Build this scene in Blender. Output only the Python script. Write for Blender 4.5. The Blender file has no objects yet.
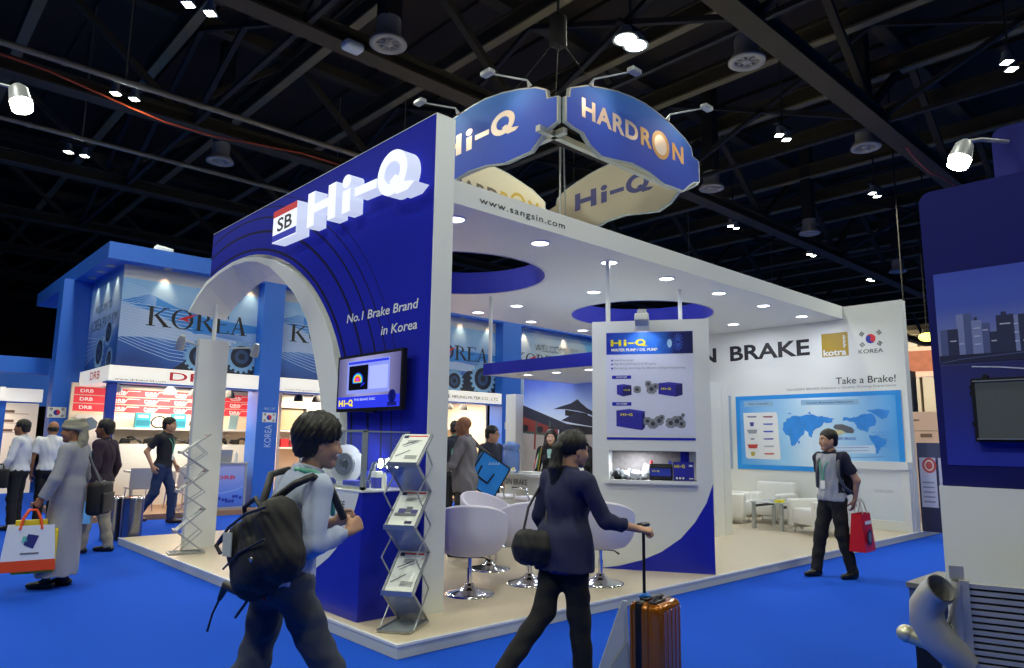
import bpy, math, random
import numpy as np
from mathutils import Vector, Matrix, Euler
random.seed(7)
SC = bpy.context.scene
COL = SC.collection
PI = math.pi

# ------------------------------------------------------------------ camera, world, hall light, exposure
cam_d = bpy.data.cameras.new('camera'); cam = bpy.data.objects.new('camera', cam_d); COL.objects.link(cam)
cam_d.sensor_width = 36.0; cam_d.lens = 708.8 / 1024 * 36.0; cam_d.clip_start = 0.05; cam_d.clip_end = 300
_p, _r, _y = [math.radians(a) for a in (8.6716, 0.7529, 47.2953)]
_F = Vector((math.cos(_y) * math.cos(_p), math.sin(_y) * math.cos(_p), math.sin(_p)))
_R = Vector((math.sin(_y), -math.cos(_y), 0)); _U = _R.cross(_F)
_X = math.cos(_r) * _R + math.sin(_r) * _U; _Y = math.cos(_r) * _U - math.sin(_r) * _R
cm = Matrix((_X, _Y, -_F)).transposed().to_4x4(); cm.translation = (-2.9543, -4.3330, 1.5)
cam.matrix_world = cm
SC.camera = cam
SC.view_settings.view_transform = 'Standard'; SC.view_settings.look = 'None'
SC.view_settings.gamma = 1.0; SC.view_settings.use_curve_mapping = False
SC.view_settings.exposure = 0.0
wd = bpy.data.worlds.new('world'); SC.world = wd; wd.use_nodes = True
wd.node_tree.nodes['Background'].inputs[0].default_value = (0.012, 0.012, 0.014, 1)
wd.node_tree.nodes['Background'].inputs[1].default_value = 1.0
SC.cycles.max_bounces = 7; SC.cycles.diffuse_bounces = 4; SC.cycles.glossy_bounces = 4
SC.cycles.transmission_bounces = 6; SC.cycles.transparent_max_bounces = 12
SC.cycles.caustics_reflective = False; SC.cycles.caustics_refractive = False
SC.cycles.sample_clamp_indirect = 4.0; SC.cycles.blur_glossy = 0.5
HALL_W = 158.0        # one high-bay lamp of the hall
DOWN_W = 11.0         # one downlight of the booth
HALL_C = (0.98, 1.0, 0.83); COOL_C = (0.86, 0.90, 1.0); WARM_C = (1.0, 0.72, 0.45)

def area(name, loc, size, power, color, direction=(0, 0, -1), parent=None, spread=None, shape='DISK'):
    l = bpy.data.lights.new(name, 'AREA'); l.shape = shape; l.size = size; l.energy = power; l.color = color
    if spread: l.spread = spread
    o = bpy.data.objects.new(name, l); COL.objects.link(o); o.location = loc
    o.rotation_euler = Vector(direction).to_track_quat('-Z', 'Y').to_euler()
    return o

def spot(name, loc, target, power, color, angle=60, blend=0.6, radius=0.03):
    l = bpy.data.lights.new(name, 'SPOT'); l.energy = power; l.color = color
    l.spot_size = math.radians(angle); l.spot_blend = blend; l.shadow_soft_size = radius
    o = bpy.data.objects.new(name, l); COL.objects.link(o); o.location = loc
    o.rotation_euler = (Vector(target) - Vector(loc)).to_track_quat('-Z', 'Y').to_euler()
    return o

# ------------------------------------------------------------------ materials
def lin(h):
    if not isinstance(h, str): return tuple(h)
    h = h.lstrip('#'); c = [int(h[i:i + 2], 16) / 255 for i in (0, 2, 4)]
    return tuple(x / 12.92 if x <= 0.04045 else ((x + 0.055) / 1.055) ** 2.4 for x in c)

_mats = {}
def mat(key, col='#808080', rough=0.5, metal=0.0, emit=0.0, ecol=None, noise=0.04, scale=30.0, bump=0.0, alpha=1.0, spec=None, trans=0.0, coat=0.0):
    if key in _mats: return _mats[key]
    m = bpy.data.materials.new(key); m.use_nodes = True; nt = m.node_tree
    b = nt.nodes['Principled BSDF']; c = lin(col)
    b.inputs['Roughness'].default_value = rough; b.inputs['Metallic'].default_value = metal
    if spec is not None: b.inputs['Specular IOR Level'].default_value = spec
    b.inputs['Alpha'].default_value = alpha; b.inputs['Transmission Weight'].default_value = trans
    b.inputs['Coat Weight'].default_value = coat
    tc = nt.nodes.new('ShaderNodeTexCoord'); n = nt.nodes.new('ShaderNodeTexNoise'); n.inputs['Scale'].default_value = scale
    nt.links.new(tc.outputs['Object'], n.inputs['Vector'])
    mx = nt.nodes.new('ShaderNodeMix'); mx.data_type = 'RGBA'
    mx.inputs[6].default_value = tuple(x * (1 - noise) for x in c) + (1,); mx.inputs[7].default_value = tuple(min(1, x * (1 + noise)) for x in c) + (1,)
    nt.links.new(n.outputs['Fac'], mx.inputs[0]); nt.links.new(mx.outputs[2], b.inputs['Base Color'])
    if emit > 0:
        b.inputs['Emission Color'].default_value = tuple(lin(ecol or col)) + (1,); b.inputs['Emission Strength'].default_value = emit
    if bump > 0:
        bp = nt.nodes.new('ShaderNodeBump'); bp.inputs['Strength'].default_value = bump; bp.inputs['Distance'].default_value = 0.01
        nt.links.new(n.outputs['Fac'], bp.inputs['Height']); nt.links.new(bp.outputs[0], b.inputs['Normal'])
    _mats[key] = m; return m

def mat_ramp(key, axis, lo, hi, stops, rough=0.4, emit=0.0, noise=0.0, nscale=2.0):
    """printed colour ramp along one object-space axis (0,1,2), between lo and hi"""
    if key in _mats: return _mats[key]
    m = bpy.data.materials.new(key); m.use_nodes = True; nt = m.node_tree; b = nt.nodes['Principled BSDF']
    b.inputs['Roughness'].default_value = rough
    tc = nt.nodes.new('ShaderNodeTexCoord'); sp = nt.nodes.new('ShaderNodeSeparateXYZ'); nt.links.new(tc.outputs['Object'], sp.inputs[0])
    mr = nt.nodes.new('ShaderNodeMapRange'); mr.inputs['From Min'].default_value = lo; mr.inputs['From Max'].default_value = hi
    nt.links.new(sp.outputs[axis], mr.inputs['Value'])
    out = mr.outputs[0]
    if noise:
        n = nt.nodes.new('ShaderNodeTexNoise'); n.inputs['Scale'].default_value = nscale; nt.links.new(tc.outputs['Object'], n.inputs['Vector'])
        ma = nt.nodes.new('ShaderNodeMath'); ma.operation = 'MULTIPLY_ADD'; ma.inputs[1].default_value = noise
        nt.links.new(n.outputs['Fac'], ma.inputs[0])
        sb = nt.nodes.new('ShaderNodeMath'); sb.operation = 'SUBTRACT'; sb.inputs[1].default_value = noise * 0.5
        nt.links.new(out, sb.inputs[0]); nt.links.new(sb.outputs[0], ma.inputs[2]); out = ma.outputs[0]
    cr = nt.nodes.new('ShaderNodeValToRGB'); el = cr.color_ramp.elements
    while len(el) < len(stops): el.new(0.5)
    for e, (p, c) in zip(el, stops): e.position = p; e.color = tuple(lin(c)) + (1,)
    nt.links.new(out, cr.inputs[0]); nt.links.new(cr.outputs[0], b.inputs['Base Color'])
    if emit:
        nt.links.new(cr.outputs[0], b.inputs['Emission Color']); b.inputs['Emission Strength'].default_value = emit
    _mats[key] = m; return m

def glass(key, col='#e6f2f0', alpha=0.16, rough=0.03):
    return mat(key, col, rough=rough, alpha=alpha, noise=0.0, spec=0.6)

# ------------------------------------------------------------------ mesh builder
class Pl:
    """a plane with origin o, horizontal u, vertical v; n points at the viewer"""
    def __init__(s, o, u, v=(0, 0, 1)):
        s.o = Vector(o); s.u = Vector(u).normalized(); s.v = Vector(v).normalized(); s.n = s.u.cross(s.v).normalized()
    def P(s, a, b, d=0.0): return s.o + s.u * a + s.v * b + s.n * d

class MB:
    def __init__(s): s.v = []; s.f = []; s.mi = []; s.sm = []; s.T = None
    def add(s, V, F, m=0, smooth=False):
        k = len(s.v)
        for p in V:
            p = Vector(p)
            s.v.append(tuple(s.T @ p) if s.T is not None else tuple(p))
        for f in F: s.f.append([k + i for i in f]); s.mi.append(m); s.sm.append(smooth)
        return s
    def box(s, x0, x1, y0, y1, z0, z1, m=0):
        V = [(x, y, z) for z in (z0, z1) for y in (y0, y1) for x in (x0, x1)]
        return s.add(V, [(0, 2, 3, 1), (4, 5, 7, 6), (0, 1, 5, 4), (2, 6, 7, 3), (0, 4, 6, 2), (1, 3, 7, 5)], m)
    def cbox(s, c, sz, R=None, m=0):
        c = Vector(c); V = []
        for z in (-.5, .5):
            for y in (-.5, .5):
                for x in (-.5, .5):
                    p = Vector((x * sz[0], y * sz[1], z * sz[2]))
                    V.append(c + (R @ p if R is not None else p))
        return s.add(V, [(0, 2, 3, 1), (4, 5, 7, 6), (0, 1, 5, 4), (2, 6, 7, 3), (0, 4, 6, 2), (1, 3, 7, 5)], m)
    def rbox(s, c, sz, r=0.02, n=3, R=None, m=0, smooth=True):
        """rounded box"""
        c = Vector(c); hx, hy, hz = [max(a / 2 - r, 1e-4) for a in sz]
        rings = []
        V = []
        lat = [(-PI / 2) + PI / 2 * i / n for i in range(n + 1)]; lat = [(t, -1) for t in lat] + [(-t, 1) for t in reversed(lat)]
        for t, sg in lat:
            ring = []
            for q, (sx, sy) in enumerate(((1, 1), (-1, 1), (-1, -1), (1, -1))):
                for i in range(n + 1):
                    a = q * PI / 2 + PI / 2 * i / n
                    p = Vector((sx * hx + r * math.cos(t) * math.cos(a), sy * hy + r * math.cos(t) * math.sin(a), sg * hz + r * math.sin(t)))
                    ring.append(c + (R @ p if R is not None else p))
            rings.append(ring); V += ring
        k = len(rings[0]); F = []
        for i in range(len(rings) - 1):
            for j in range(k):
                F.append((i * k + j, i * k + (j + 1) % k, (i + 1) * k + (j + 1) % k, (i + 1) * k + j))
        F.append(tuple(reversed(range(k)))); F.append(tuple((len(rings) - 1) * k + j for j in range(k)))
        return s.add(V, F, m, smooth)
    def ppoly(s, pl, pts, m=0, off=0.0):
        return s.add([pl.P(a, b, off) for a, b in pts], [tuple(range(len(pts)))], m)
    def prect(s, pl, a0, b0, a1, b1, m=0, off=0.0): return s.ppoly(pl, [(a0, b0), (a1, b0), (a1, b1), (a0, b1)], m, off)
    def pprism(s, pl, pts, d0, d1, m=0, mside=None):
        k = len(pts); V = [pl.P(a, b, d0) for a, b in pts] + [pl.P(a, b, d1) for a, b in pts]
        s.add(V, [tuple(range(k, 2 * k)), tuple(reversed(range(k)))], m)
        return s.add(V, [(i, (i + 1) % k, k + (i + 1) % k, k + i) for i in range(k)], m if mside is None else mside)
    def pline(s, pl, pts, w, m=0, off=0.0):
        for (a0, b0), (a1, b1) in zip(pts[:-1], pts[1:]):
            d = math.hypot(a1 - a0, b1 - b0) or 1; nx, ny = -(b1 - b0) / d * w / 2, (a1 - a0) / d * w / 2
            s.ppoly(pl, [(a0 - nx, b0 - ny), (a1 - nx, b1 - ny), (a1 + nx, b1 + ny), (a0 + nx, b0 + ny)], m, off)
        return s
    def disc(s, pl, a, b, r, m=0, off=0.0, n=24, ry=None):
        return s.ppoly(pl, [(a + r * math.cos(2 * PI * i / n), b + (ry or r) * math.sin(2 * PI * i / n)) for i in range(n)], m, off)
    def tube(s, path, r, n=8, m=0, caps=True, smooth=True, closed=False):
        P = [Vector(p) for p in path]; k = len(P); rs = r if isinstance(r, (list, tuple)) else [r] * k
        V = []; up = None
        for i in range(k):
            a = P[(i - 1) % k] if (i > 0 or closed) else P[i]; b = P[(i + 1) % k] if (i < k - 1 or closed) else P[i]
            t = (b - a).normalized()
            if up is None:
                up = Vector((0, 0, 1)) if abs(t.z) < 0.9 else Vector((1, 0, 0))
            e1 = (up - t * up.dot(t)); e1 = e1.normalized() if e1.length > 1e-6 else t.orthogonal().normalized()
            up = e1; e2 = t.cross(e1)
            for j in range(n):
                q = 2 * PI * j / n; V.append(P[i] + (e1 * math.cos(q) + e2 * math.sin(q)) * rs[i])
        F = []
        for i in range(k if closed else k - 1):
            i2 = (i + 1) % k
            for j in range(n): F.append((i * n + j, i * n + (j + 1) % n, i2 * n + (j + 1) % n, i2 * n + j))
        s.add(V, F, m, smooth)
        if caps and not closed:
            s.add(V[:n], [tuple(reversed(range(n)))], m); s.add(V[-n:], [tuple(range(n))], m)
        return s
    def bar(s, a, b, w, h=None, m=0):
        """square bar from a to b"""
        a = Vector(a); b = Vector(b); t = (b - a); L = t.length; t.normalize()
        up = Vector((0, 0, 1)) if abs(t.z) < 0.95 else Vector((1, 0, 0))
        e = t.cross(up).normalized(); f = e.cross(t)
        R = Matrix((t, e, f)).transposed()
        return s.cbox((a + b) / 2, (L, w, h or w), R, m)
    def lathe(s, prof, n=24, c=(0, 0, 0), R=None, m=0, smooth=True, caps=True):
        c = Vector(c); V = []; k = len(prof)
        for r, z in prof:
            for j in range(n):
                p = Vector((r * math.cos(2 * PI * j / n), r * math.sin(2 * PI * j / n), z)); V.append(c + (R @ p if R is not None else p))
        F = [(i * n + j, i * n + (j + 1) % n, (i + 1) * n + (j + 1) % n, (i + 1) * n + j) for i in range(k - 1) for j in range(n)]
        s.add(V, F, m, smooth)
        if not caps: return s
        if prof[0][0] > 1e-5: s.add(V[:n], [tuple(reversed(range(n)))], m)
        if prof[-1][0] > 1e-5: s.add(V[-n:], [tuple(range(n))], m)
        return s
    def sphere(s, c, r, nu=16, nv=10, m=0, R=None):
        r = r if isinstance(r, (tuple, list)) else (r, r, r); c = Vector(c); V = []; F = []
        for i in range(nv + 1):
            t = -PI / 2 + PI * i / nv
            for j in range(nu):
                p = Vector((r[0] * math.cos(t) * math.cos(2 * PI * j / nu), r[1] * math.cos(t) * math.sin(2 * PI * j / nu), r[2] * math.sin(t)))
                V.append(c + (R @ p if R is not None else p))
        for i in range(nv):
            for j in range(nu): F.append((i * nu + j, i * nu + (j + 1) % nu, (i + 1) * nu + (j + 1) % nu, (i + 1) * nu + j))
        return s.add(V, F, m, True)
    def grid(s, fn, nu, nv, m=0, smooth=True, closed_u=False):
        V = [fn(i / nu, j / nv) for j in range(nv + 1) for i in range(nu + 1)]
        F = [(j * (nu + 1) + i, j * (nu + 1) + i + 1, (j + 1) * (nu + 1) + i + 1, (j + 1) * (nu + 1) + i) for j in range(nv) for i in range(nu)]
        return s.add(V, F, m, smooth)
    def build(s, name, mats, parent=None, local=False):
        me = bpy.data.meshes.new(name); me.from_pydata(s.v, [], s.f)
        for q in (mats if isinstance(mats, (list, tuple)) else [mats]): me.materials.append(q)
        me.polygons.foreach_set('material_index', s.mi); me.polygons.foreach_set('use_smooth', s.sm); me.update()
        return link(name, me, parent, local)

_world = {}
def link(name, me, parent=None, local=False):
    o = bpy.data.objects.new(name, me); COL.objects.link(o)
    if parent is not None:
        o.parent = parent
        if not local: o.matrix_parent_inverse = _world.get(parent.name, Matrix.Identity(4)).inverted()
        _world[o.name] = _world.get(parent.name, Matrix.Identity(4)) if local else Matrix.Identity(4)
    else: _world[o.name] = Matrix.Identity(4)
    return o

def tag(o, label=None, cat=None, group=None, kind=None):
    if label: o['label'] = label
    if cat: o['category'] = cat
    if group: o['group'] = group
    if kind: o['kind'] = kind
    return o

def thing(name, label, cat, loc=(0, 0, 0), rz=0.0, group=None, scale=1.0):
    o = bpy.data.objects.new(name, None); COL.objects.link(o); o.empty_display_size = 0.1
    o.location = loc; o.rotation_euler = (0, 0, rz); o.scale = (scale,) * 3
    _world[o.name] = Matrix.Translation(loc) @ Matrix.Rotation(rz, 4, 'Z') @ Matrix.Scale(scale, 4)
    tag(o, label, cat, group, 'thing'); return o

def copy_tree(o, parent=None):
    c = o.copy(); COL.objects.link(c)
    if parent is not None: c.parent = parent
    for ch in list(o.children): copy_tree(ch, c)
    return c

def text(name, body, pl, a0, b0, width, height, m, parent=None, off=0.003, ext=0.0, bold=0.0, shear=0.0, spacing=1.0, local=False):
    """lettering fitted into width x height with its lower left corner at (a0, b0) of the plane"""
    cu = bpy.data.curves.new(name, 'FONT'); cu.body = body; cu.size = 1.0; cu.offset = bold; cu.shear = shear
    cu.space_character = spacing; cu.extrude = 0.0; cu.resolution_u = 3; cu.align_y = 'BOTTOM_BASELINE'
    t = bpy.data.objects.new(name, cu); COL.objects.link(t)
    dg = bpy.context.evaluated_depsgraph_get(); me = bpy.data.meshes.new_from_object(t.evaluated_get(dg))
    bpy.data.objects.remove(t); bpy.data.curves.remove(cu)
    n = len(me.vertices); co = np.zeros(n * 3); me.vertices.foreach_get('co', co); co = co.reshape(-1, 3)
    lo, hi = co[:, :2].min(0), co[:, :2].max(0)
    faces = [tuple(p.vertices) for p in me.polygons]; bpy.data.meshes.remove(me)
    sx = width / max(hi[0] - lo[0], 1e-6); sy = height / max(hi[1] - lo[1], 1e-6)
    A = (co[:, 0] - lo[0]) * sx + a0; B = (co[:, 1] - lo[1]) * sy + b0
    mb = MB(); mb.add([pl.P(a, b, off + ext) for a, b in zip(A, B)], faces)
    if ext > 0:   # side walls along the open edges
        cnt = {}
        for f in faces:
            for i in range(len(f)):
                e = (f[i], f[(i + 1) % len(f)]); k = tuple(sorted(e)); cnt.setdefault(k, []).append(e)
        V = []; Fq = []
        for k, es in cnt.items():
            if len(es) == 1:
                i, j = es[0]; q = len(V)
                V += [pl.P(A[i], B[i], off), pl.P(A[j], B[j], off), pl.P(A[j], B[j], off + ext), pl.P(A[i], B[i], off + ext)]; Fq.append((q, q + 1, q + 2, q + 3))
        mb.add(V, Fq)
    return mb.build(name, m, parent, local)

ORD = ['first', 'second', 'third', 'fourth', 'fifth', 'sixth', 'seventh', 'eighth', 'ninth', 'tenth', 'eleventh', 'twelfth']

HIQ = {'H': [(0, 0), (.155, 0), (.155, .36), (.46, .36), (.46, 0), (.615, 0), (.615, 1), (.46, 1), (.46, .62), (.155, .62), (.155, 1), (0, 1)],
       'i': [(.755, 0), (.91, 0), (.91, .64), (.755, .64)], 'dot': [(.8325 + .09 * math.cos(2 * PI * i / 16), .86 + .155 * math.sin(2 * PI * i / 16)) for i in range(16)],
       '-': [(.995, .33), (1.37, .33), (1.37, .56), (.995, .56)]}
def hiq(pl, a, z, w, h, m, parent, off=.004, name='lettering'):
    """the wide Hi-Q word mark as flat lettering"""
    b = MB(); k = w / 2.035
    for pts in HIQ.values(): b.ppoly(pl, [(a + x * k, z + y * h) for x, y in pts], 0, off)
    n = 28; cx = 1.72
    for i in range(n):
        t0, t1 = 2 * PI * i / n, 2 * PI * (i + 1) / n
        b.ppoly(pl, [(a + (cx + r * math.cos(t)) * k, z + (.53 + q * math.sin(t)) * h) for r, q, t in ((.30, .53, t0), (.30, .53, t1), (.16, .29, t1), (.16, .29, t0))], 0, off)
    b.ppoly(pl, [(a + x * k, z + y * h) for x, y in ((1.70, .32), (1.84, -.06), (2.035, -.06), (2.12, .06), (1.93, .16), (1.80, .40))], 0, off * 1.02)
    return b.build(name, m, parent)
# ------------------------------------------------------------------ common materials
M_white = mat('white_laminate', '#dfe2de', rough=0.45, noise=0.015)
M_whiteg = mat('white_gloss', '#e6e8e6', rough=0.25, noise=0.01)
M_blue = mat('brand_blue', '#1622ac', rough=0.38, noise=0.02)
M_blue_dark = mat('ink_navy', '#15174e', rough=0.4)
M_black = mat('black_plastic', '#0c0c0e', rough=0.4)
M_ink = mat('black_ink', '#17171c', rough=0.5)
M_grey_ink = mat('grey_ink', '#8d9098', rough=0.5)
M_chrome = mat('chrome', '#e4e6ea', rough=0.12, metal=1.0, noise=0.01)
M_alu = mat('aluminium', '#b4b8ba', rough=0.38, metal=0.9)
M_alu_paint = mat('silver_paint', '#a9adb0', rough=0.4, metal=0.35)
M_dark_steel = mat('dark_steel', (.014,.011,.008), rough=0.75, noise=0.15, scale=3)
M_yellow = mat('yellow_ink', '#e6d816', rough=0.5)
M_red = mat('red_ink', '#d8202c', rough=0.5)
M_gold = mat('gold_ink', '#a88a1c', rough=0.5)
M_glow = mat('downlight_glow', '#ffffff', emit=9.0, ecol='#f4f6ff')
M_warmglow = mat('warm_glow', '#ffe2b8', emit=8.0, ecol='#ffdfae')
M_hallglow = mat('lamp_glow', '#ffffff', emit=24.0, ecol='#fbffe8')

# ------------------------------------------------------------------ hall shell
def carpet():
    m = mat('blue_carpet', '#184cbe', rough=0.95, noise=0.13, scale=160, bump=0.25, spec=0.1); return m
fl = MB(); fl.add([(-14, -18, 0), (60, -18, 0), (60, 48, 0), (-14, 48, 0)], [(0, 1, 2, 3)])
tag(fl.build('floor', carpet()), kind='structure')
M_roof = mat('roof_deck', (.034, .021, .008), rough=0.9, noise=0.25, scale=1.5)
M_beam = mat('beam_steel', (.052, .037, .014), rough=0.8, noise=0.2, scale=2)
M_beam2 = mat('purlin_steel', (.20, .155, .07), rough=0.75, noise=0.2, scale=2)
rf = MB(); rf.box(-14, 60, -18, 48, 11.0, 11.2)
for k in range(37):        # ribs of the deck
    rf.box(-14 + 2 * k, -13.8 + 2 * k, -18, 48, 10.9, 11.0)
tag(rf.build('ceiling', M_roof), kind='structure')
M_hallwall = mat('hall_wall_panel', '#8f7c68', rough=0.85, noise=0.1, scale=0.6)
M_hallwall_d = mat('hall_wall_dark', '#2a2624', rough=0.9, noise=0.1, scale=0.6)
w = MB(); w.box(58, 58.3, -18, 48, 0, 11)
for k in range(33): w.box(57.9, 58, -18 + 2 * k, -17.9 + 2 * k, 0, 11, 1)
tag(w.build('wall_east', [M_hallwall, M_hallwall_d]), kind='structure')
w = MB(); w.box(-14, 60, 47.5, 48, 0, 11); tag(w.build('wall_north', M_hallwall_d), kind='structure')
w = MB(); w.box(-14.3, -14, -18, 48, 0, 11); tag(w.build('wall_west', M_hallwall_d), kind='structure')
w = MB(); w.box(-14, 60, -18.3, -18, 0, 11); tag(w.build('wall_south', M_hallwall_d), kind='structure')

# roof trusses along X, purlins along Y
for y in (-4.4, 0.7, 5.75, 10.8, 15.9, 21.0, 26.1, 31.2, 36.3):
    t = MB()
    t.box(-14, 58, y - .19, y + .19, 8.0, 8.05); t.box(-14, 58, y - .03, y + .03, 8.05, 8.27); t.box(-14, 58, y - .17, y + .17, 8.27, 8.31)
    t.box(-14, 58, y - .14, y + .14, 10.35, 10.6)
    k = 0; x = -14.0
    while x < 56:
        t.bar((x, y, 8.3), (x + 2.55, y, 10.4), .15, .12); t.bar((x + 2.55, y, 10.4), (x + 5.1, y, 8.3), .15, .12); x += 5.1
    tag(t.build('ceiling_truss', M_beam), kind='structure')
for i in range(30):
    x = -13.2 + 2.4 * i
    t = MB(); t.box(x - .1, x + .1, -18, 47, 9.7, 9.75, 1); t.box(x - .025, x + .025, -18, 47, 9.75, 10.1); t.box(x - .09, x + .09, -18, 47, 10.1, 10.14)
    tag(t.build('ceiling_purlin', [M_beam, M_beam2]), kind='structure')
for i, x in enumerate((-8.5, 1.7, 6.8, 11.9, 22.1)):      # cross braces hanging between trusses
    t = MB()
    for y in (-4.4, 0.7, 5.75, 10.8, 15.9):
        t.bar((x, y, 8.2), (x, y + 5.07, 10.3), .1); t.bar((x, y, 10.3), (x, y + 5.07, 8.2), .1); t.bar((x, y, 8.1), (x, y + 5.07, 8.1), .09)
    tag(t.build('ceiling_brace', M_dark_steel), kind='structure')
def duct(y, z, r, x0, x1, label):
    t = MB(); t.tube([(x0, y, z), (x1, y, z)], r, n=14)
    for k in range(int((x1 - x0) / 3)): t.tube([(x0 + 3 * k, y, z), (x0 + 3 * k + .08, y, z)], r + .012, n=14)
    for k in range(int((x1 - x0) / 6)): t.bar((x0 + 6 * k + 1, y, z), (x0 + 6 * k + 1, y, 10.88), .02)
    tag(t.build('air_duct', M_duct), label, 'duct', kind='thing')
M_duct = mat('duct_grey', (.22, .18, .11), rough=0.6, noise=0.08, scale=2)
duct(9.25, 7.85, .055, -13, 30, 'long pale grey pipe running under the dark roof past the arch wall')
duct(12.5, 7.8, .05, -13, 30, 'thick grey duct under the roof behind the blue stand with the curved banners')
t = MB(); t.tube([(-13 + i * 1.0, 10.2 + .25 * math.sin(i * .5), 7.9 + .12 * math.cos(i * 1.1)) for i in range(24)], .022, n=6)
tag(t.build('orange_cable', mat('cable_orange', '#c04a1c', rough=0.6)), 'orange cable slung along the dark roof beam above the arch wall', 'cable')
t = MB(); t.tube([(13 + i * .8, 0.55 + .05 * math.sin(i), 7.85 - .1 * math.sin(i * .9) ** 2) for i in range(16)], .02, n=6)
tag(t.build('red_cable', mat('cable_red', '#a03a2c', rough=0.6)), 'red cable slung along the beam above the back wall', 'cable')

# hall lamps: twin-head high-bay lights, one area light each
lamp_n = 0
def high_bay(x, y, label, big=1.0, z=7.9, light=True):
    r = thing('high_bay_lamp', label, 'ceiling lamp', (x, y, z))
    b = MB(); b.bar((x, y, z + .28), (x, y, 10.995), .03); b.box(x - .34, x + .34, y - .05, y + .05, z + .22, z + .28)
    b.build('hanger', M_dark_steel, r)
    for s in (-1, 1):
        h = MB(); h.lathe([(.06 * big, .2), (.07 * big, .12), (.115 * big, .02), (.125 * big, 0)], n=16 if big > 1 else 4, c=(x + (.16 if big == 1 else .13) * s, y, z)); hd = h.build('lamp_head', M_alu_paint, r)
        g = MB(); g.lathe([(.115 * big, 0), (.09 * big, -.02), (.0, -.03)], n=16 if big > 1 else 4, c=(x + (.16 if big == 1 else .13) * s, y, z + .012)); g.build('bulb_glass', M_hallglow, hd)
    if light: area('hall_area_light', (x, y, z - .06), .55, HALL_W, HALL_C)
high_bay(5.6, 2.2, 'bright round lamp hanging right above the ring of curved sign boards', big=1.7, z=7.9)
spots = [(.21, 6.15, 'bright twin lamp at the top edge above the arch wall'), (.18, 10.0, 'twin lamp next to the orange cable above the arch wall'),
         (.16, 13.85, 'twin lamp deep over the blue corner stand with the two curved banners'), (10.75, 2.2, 'twin lamp between the sign boards and the dark blue stand wall, nearest the long beam'),
         (10.75, -1.8, 'brightest twin lamp over the dark blue stand wall in the corner'), (15.7, 2.2, 'twin lamp above the back wall, second along its row'),
         (15.65, 6.18, 'small twin lamp just beside the corner of the ring of sign boards'), (20.3, 5.95, 'small twin lamp over the long front edge of the canopy'), (25.5, 6.0, 'farthest small twin lamp above the end of the back wall')]
for x, y, l in spots: high_bay(x, y, l)
for x, y in ((-4.9, -1.8), (-4.9, 2.2), (.2, -1.8), (5.6, -5.8), (-4.9, -5.8), (.2, -9), (-9, 2.2), (-9, 8), (10.75, -8), (16, -4), (46, 14), (52, 8), (50, 18), (5.6, 13.85), (10.75, 10.0), (5.6, 18), (15.7, 14), (-5, 13), (24, 0), (34, 2), (44, 10), (24, 16), (40, -8)):  # lights without lamp bodies; the ones by the far wall added to brighten it
    area('hall_area_light', (x, y, 7.84), .55, HALL_W, HALL_C)

for y in (9.0, 15.5, 22.0): area('wall_fill_light', (50.5, y, 9.0), 1.0, 650, (1, .93, .78), (1, 0, -.45))  # added lights without lamps, only to brighten the far hall wall
# round air diffusers
M_diff = mat('diffuser_beige', '#a39a8c', rough=0.6)
dl = ['above the top corner of the blue arch wall', 'just under the long beam to the side of the round lamp', 'high above the curved banners of the blue corner stand', 'next to the beam over the dark blue stand wall',
      'half behind the corner of the ring of sign boards', 'over the far end of the white canopy', 'farthest one, above the end of the back wall']
for (x, y), l in zip(((2.87, 5.09), (7.6, 1.27), (2.78, 12.17), (12.7, 1.27), (12.55, 5.0), (18.1, 5.0), (25.1, 4.86)), dl):
    r = thing('air_diffuser', 'round beige air diffuser ' + l, 'air vent', (x, y, 7.95))
    a = MB(); a.lathe([(.2, .42), (.2, .14), (.24, .1), (.31, 0), (.31, -.03), (.2, -.03), (.19, .05)], n=24, c=(x, y, 8.0)); a.build('housing', M_diff, r)
    a = MB()
    for k in range(8):
        q = k * PI / 4; a.bar((x, y, 8.0), (x + .2 * math.cos(q), y + .2 * math.sin(q), 8.0), .03, .02)
    a.lathe([(.08, .02), (.08, -.03), (0.0, -.03)], n=14, c=(x, y, 8.0)); a.build('grille', M_diff, r)
    a = MB(); a.bar((x, y, 8.4), (x, y, 10.995), .3); a.build('duct_drop', M_dark_steel, r)
# ------------------------------------------------------------------ booth: platform, arch wall, canopy, back wall
PH = .095
PW = Pl((0.62, 0, 0), (0, -1, 0))
PB = Pl((10.31, 0, 0), (0, -1, 0))
M_floor_b = mat('platform_beige', '#cdbfa6', rough=0.32, noise=0.05, scale=6)
M_edge = mat('platform_edge', '#c4cac9', rough=0.5)
pf = thing('booth_platform', 'low pale stand platform with beige floor and white edge on the blue carpet', 'platform', (6, 3.5, 0))
b = MB(); b.box(0, 12.1, 0, 7.0, 0.002, PH - .012); b.build('platform_base', M_edge, pf)
b = MB(); b.box(.02, 12.08, .02, 6.98, PH - .0125, PH); b.build('platform_floor', M_floor_b, pf)
b = MB(); b.box(-.006, 12.1, -.006, .02, PH - .014, PH + .004); b.box(-.006, .02, .02, 7.0, PH - .014, PH + .004); b.build('edge_trim', M_whiteg, pf)

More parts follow.
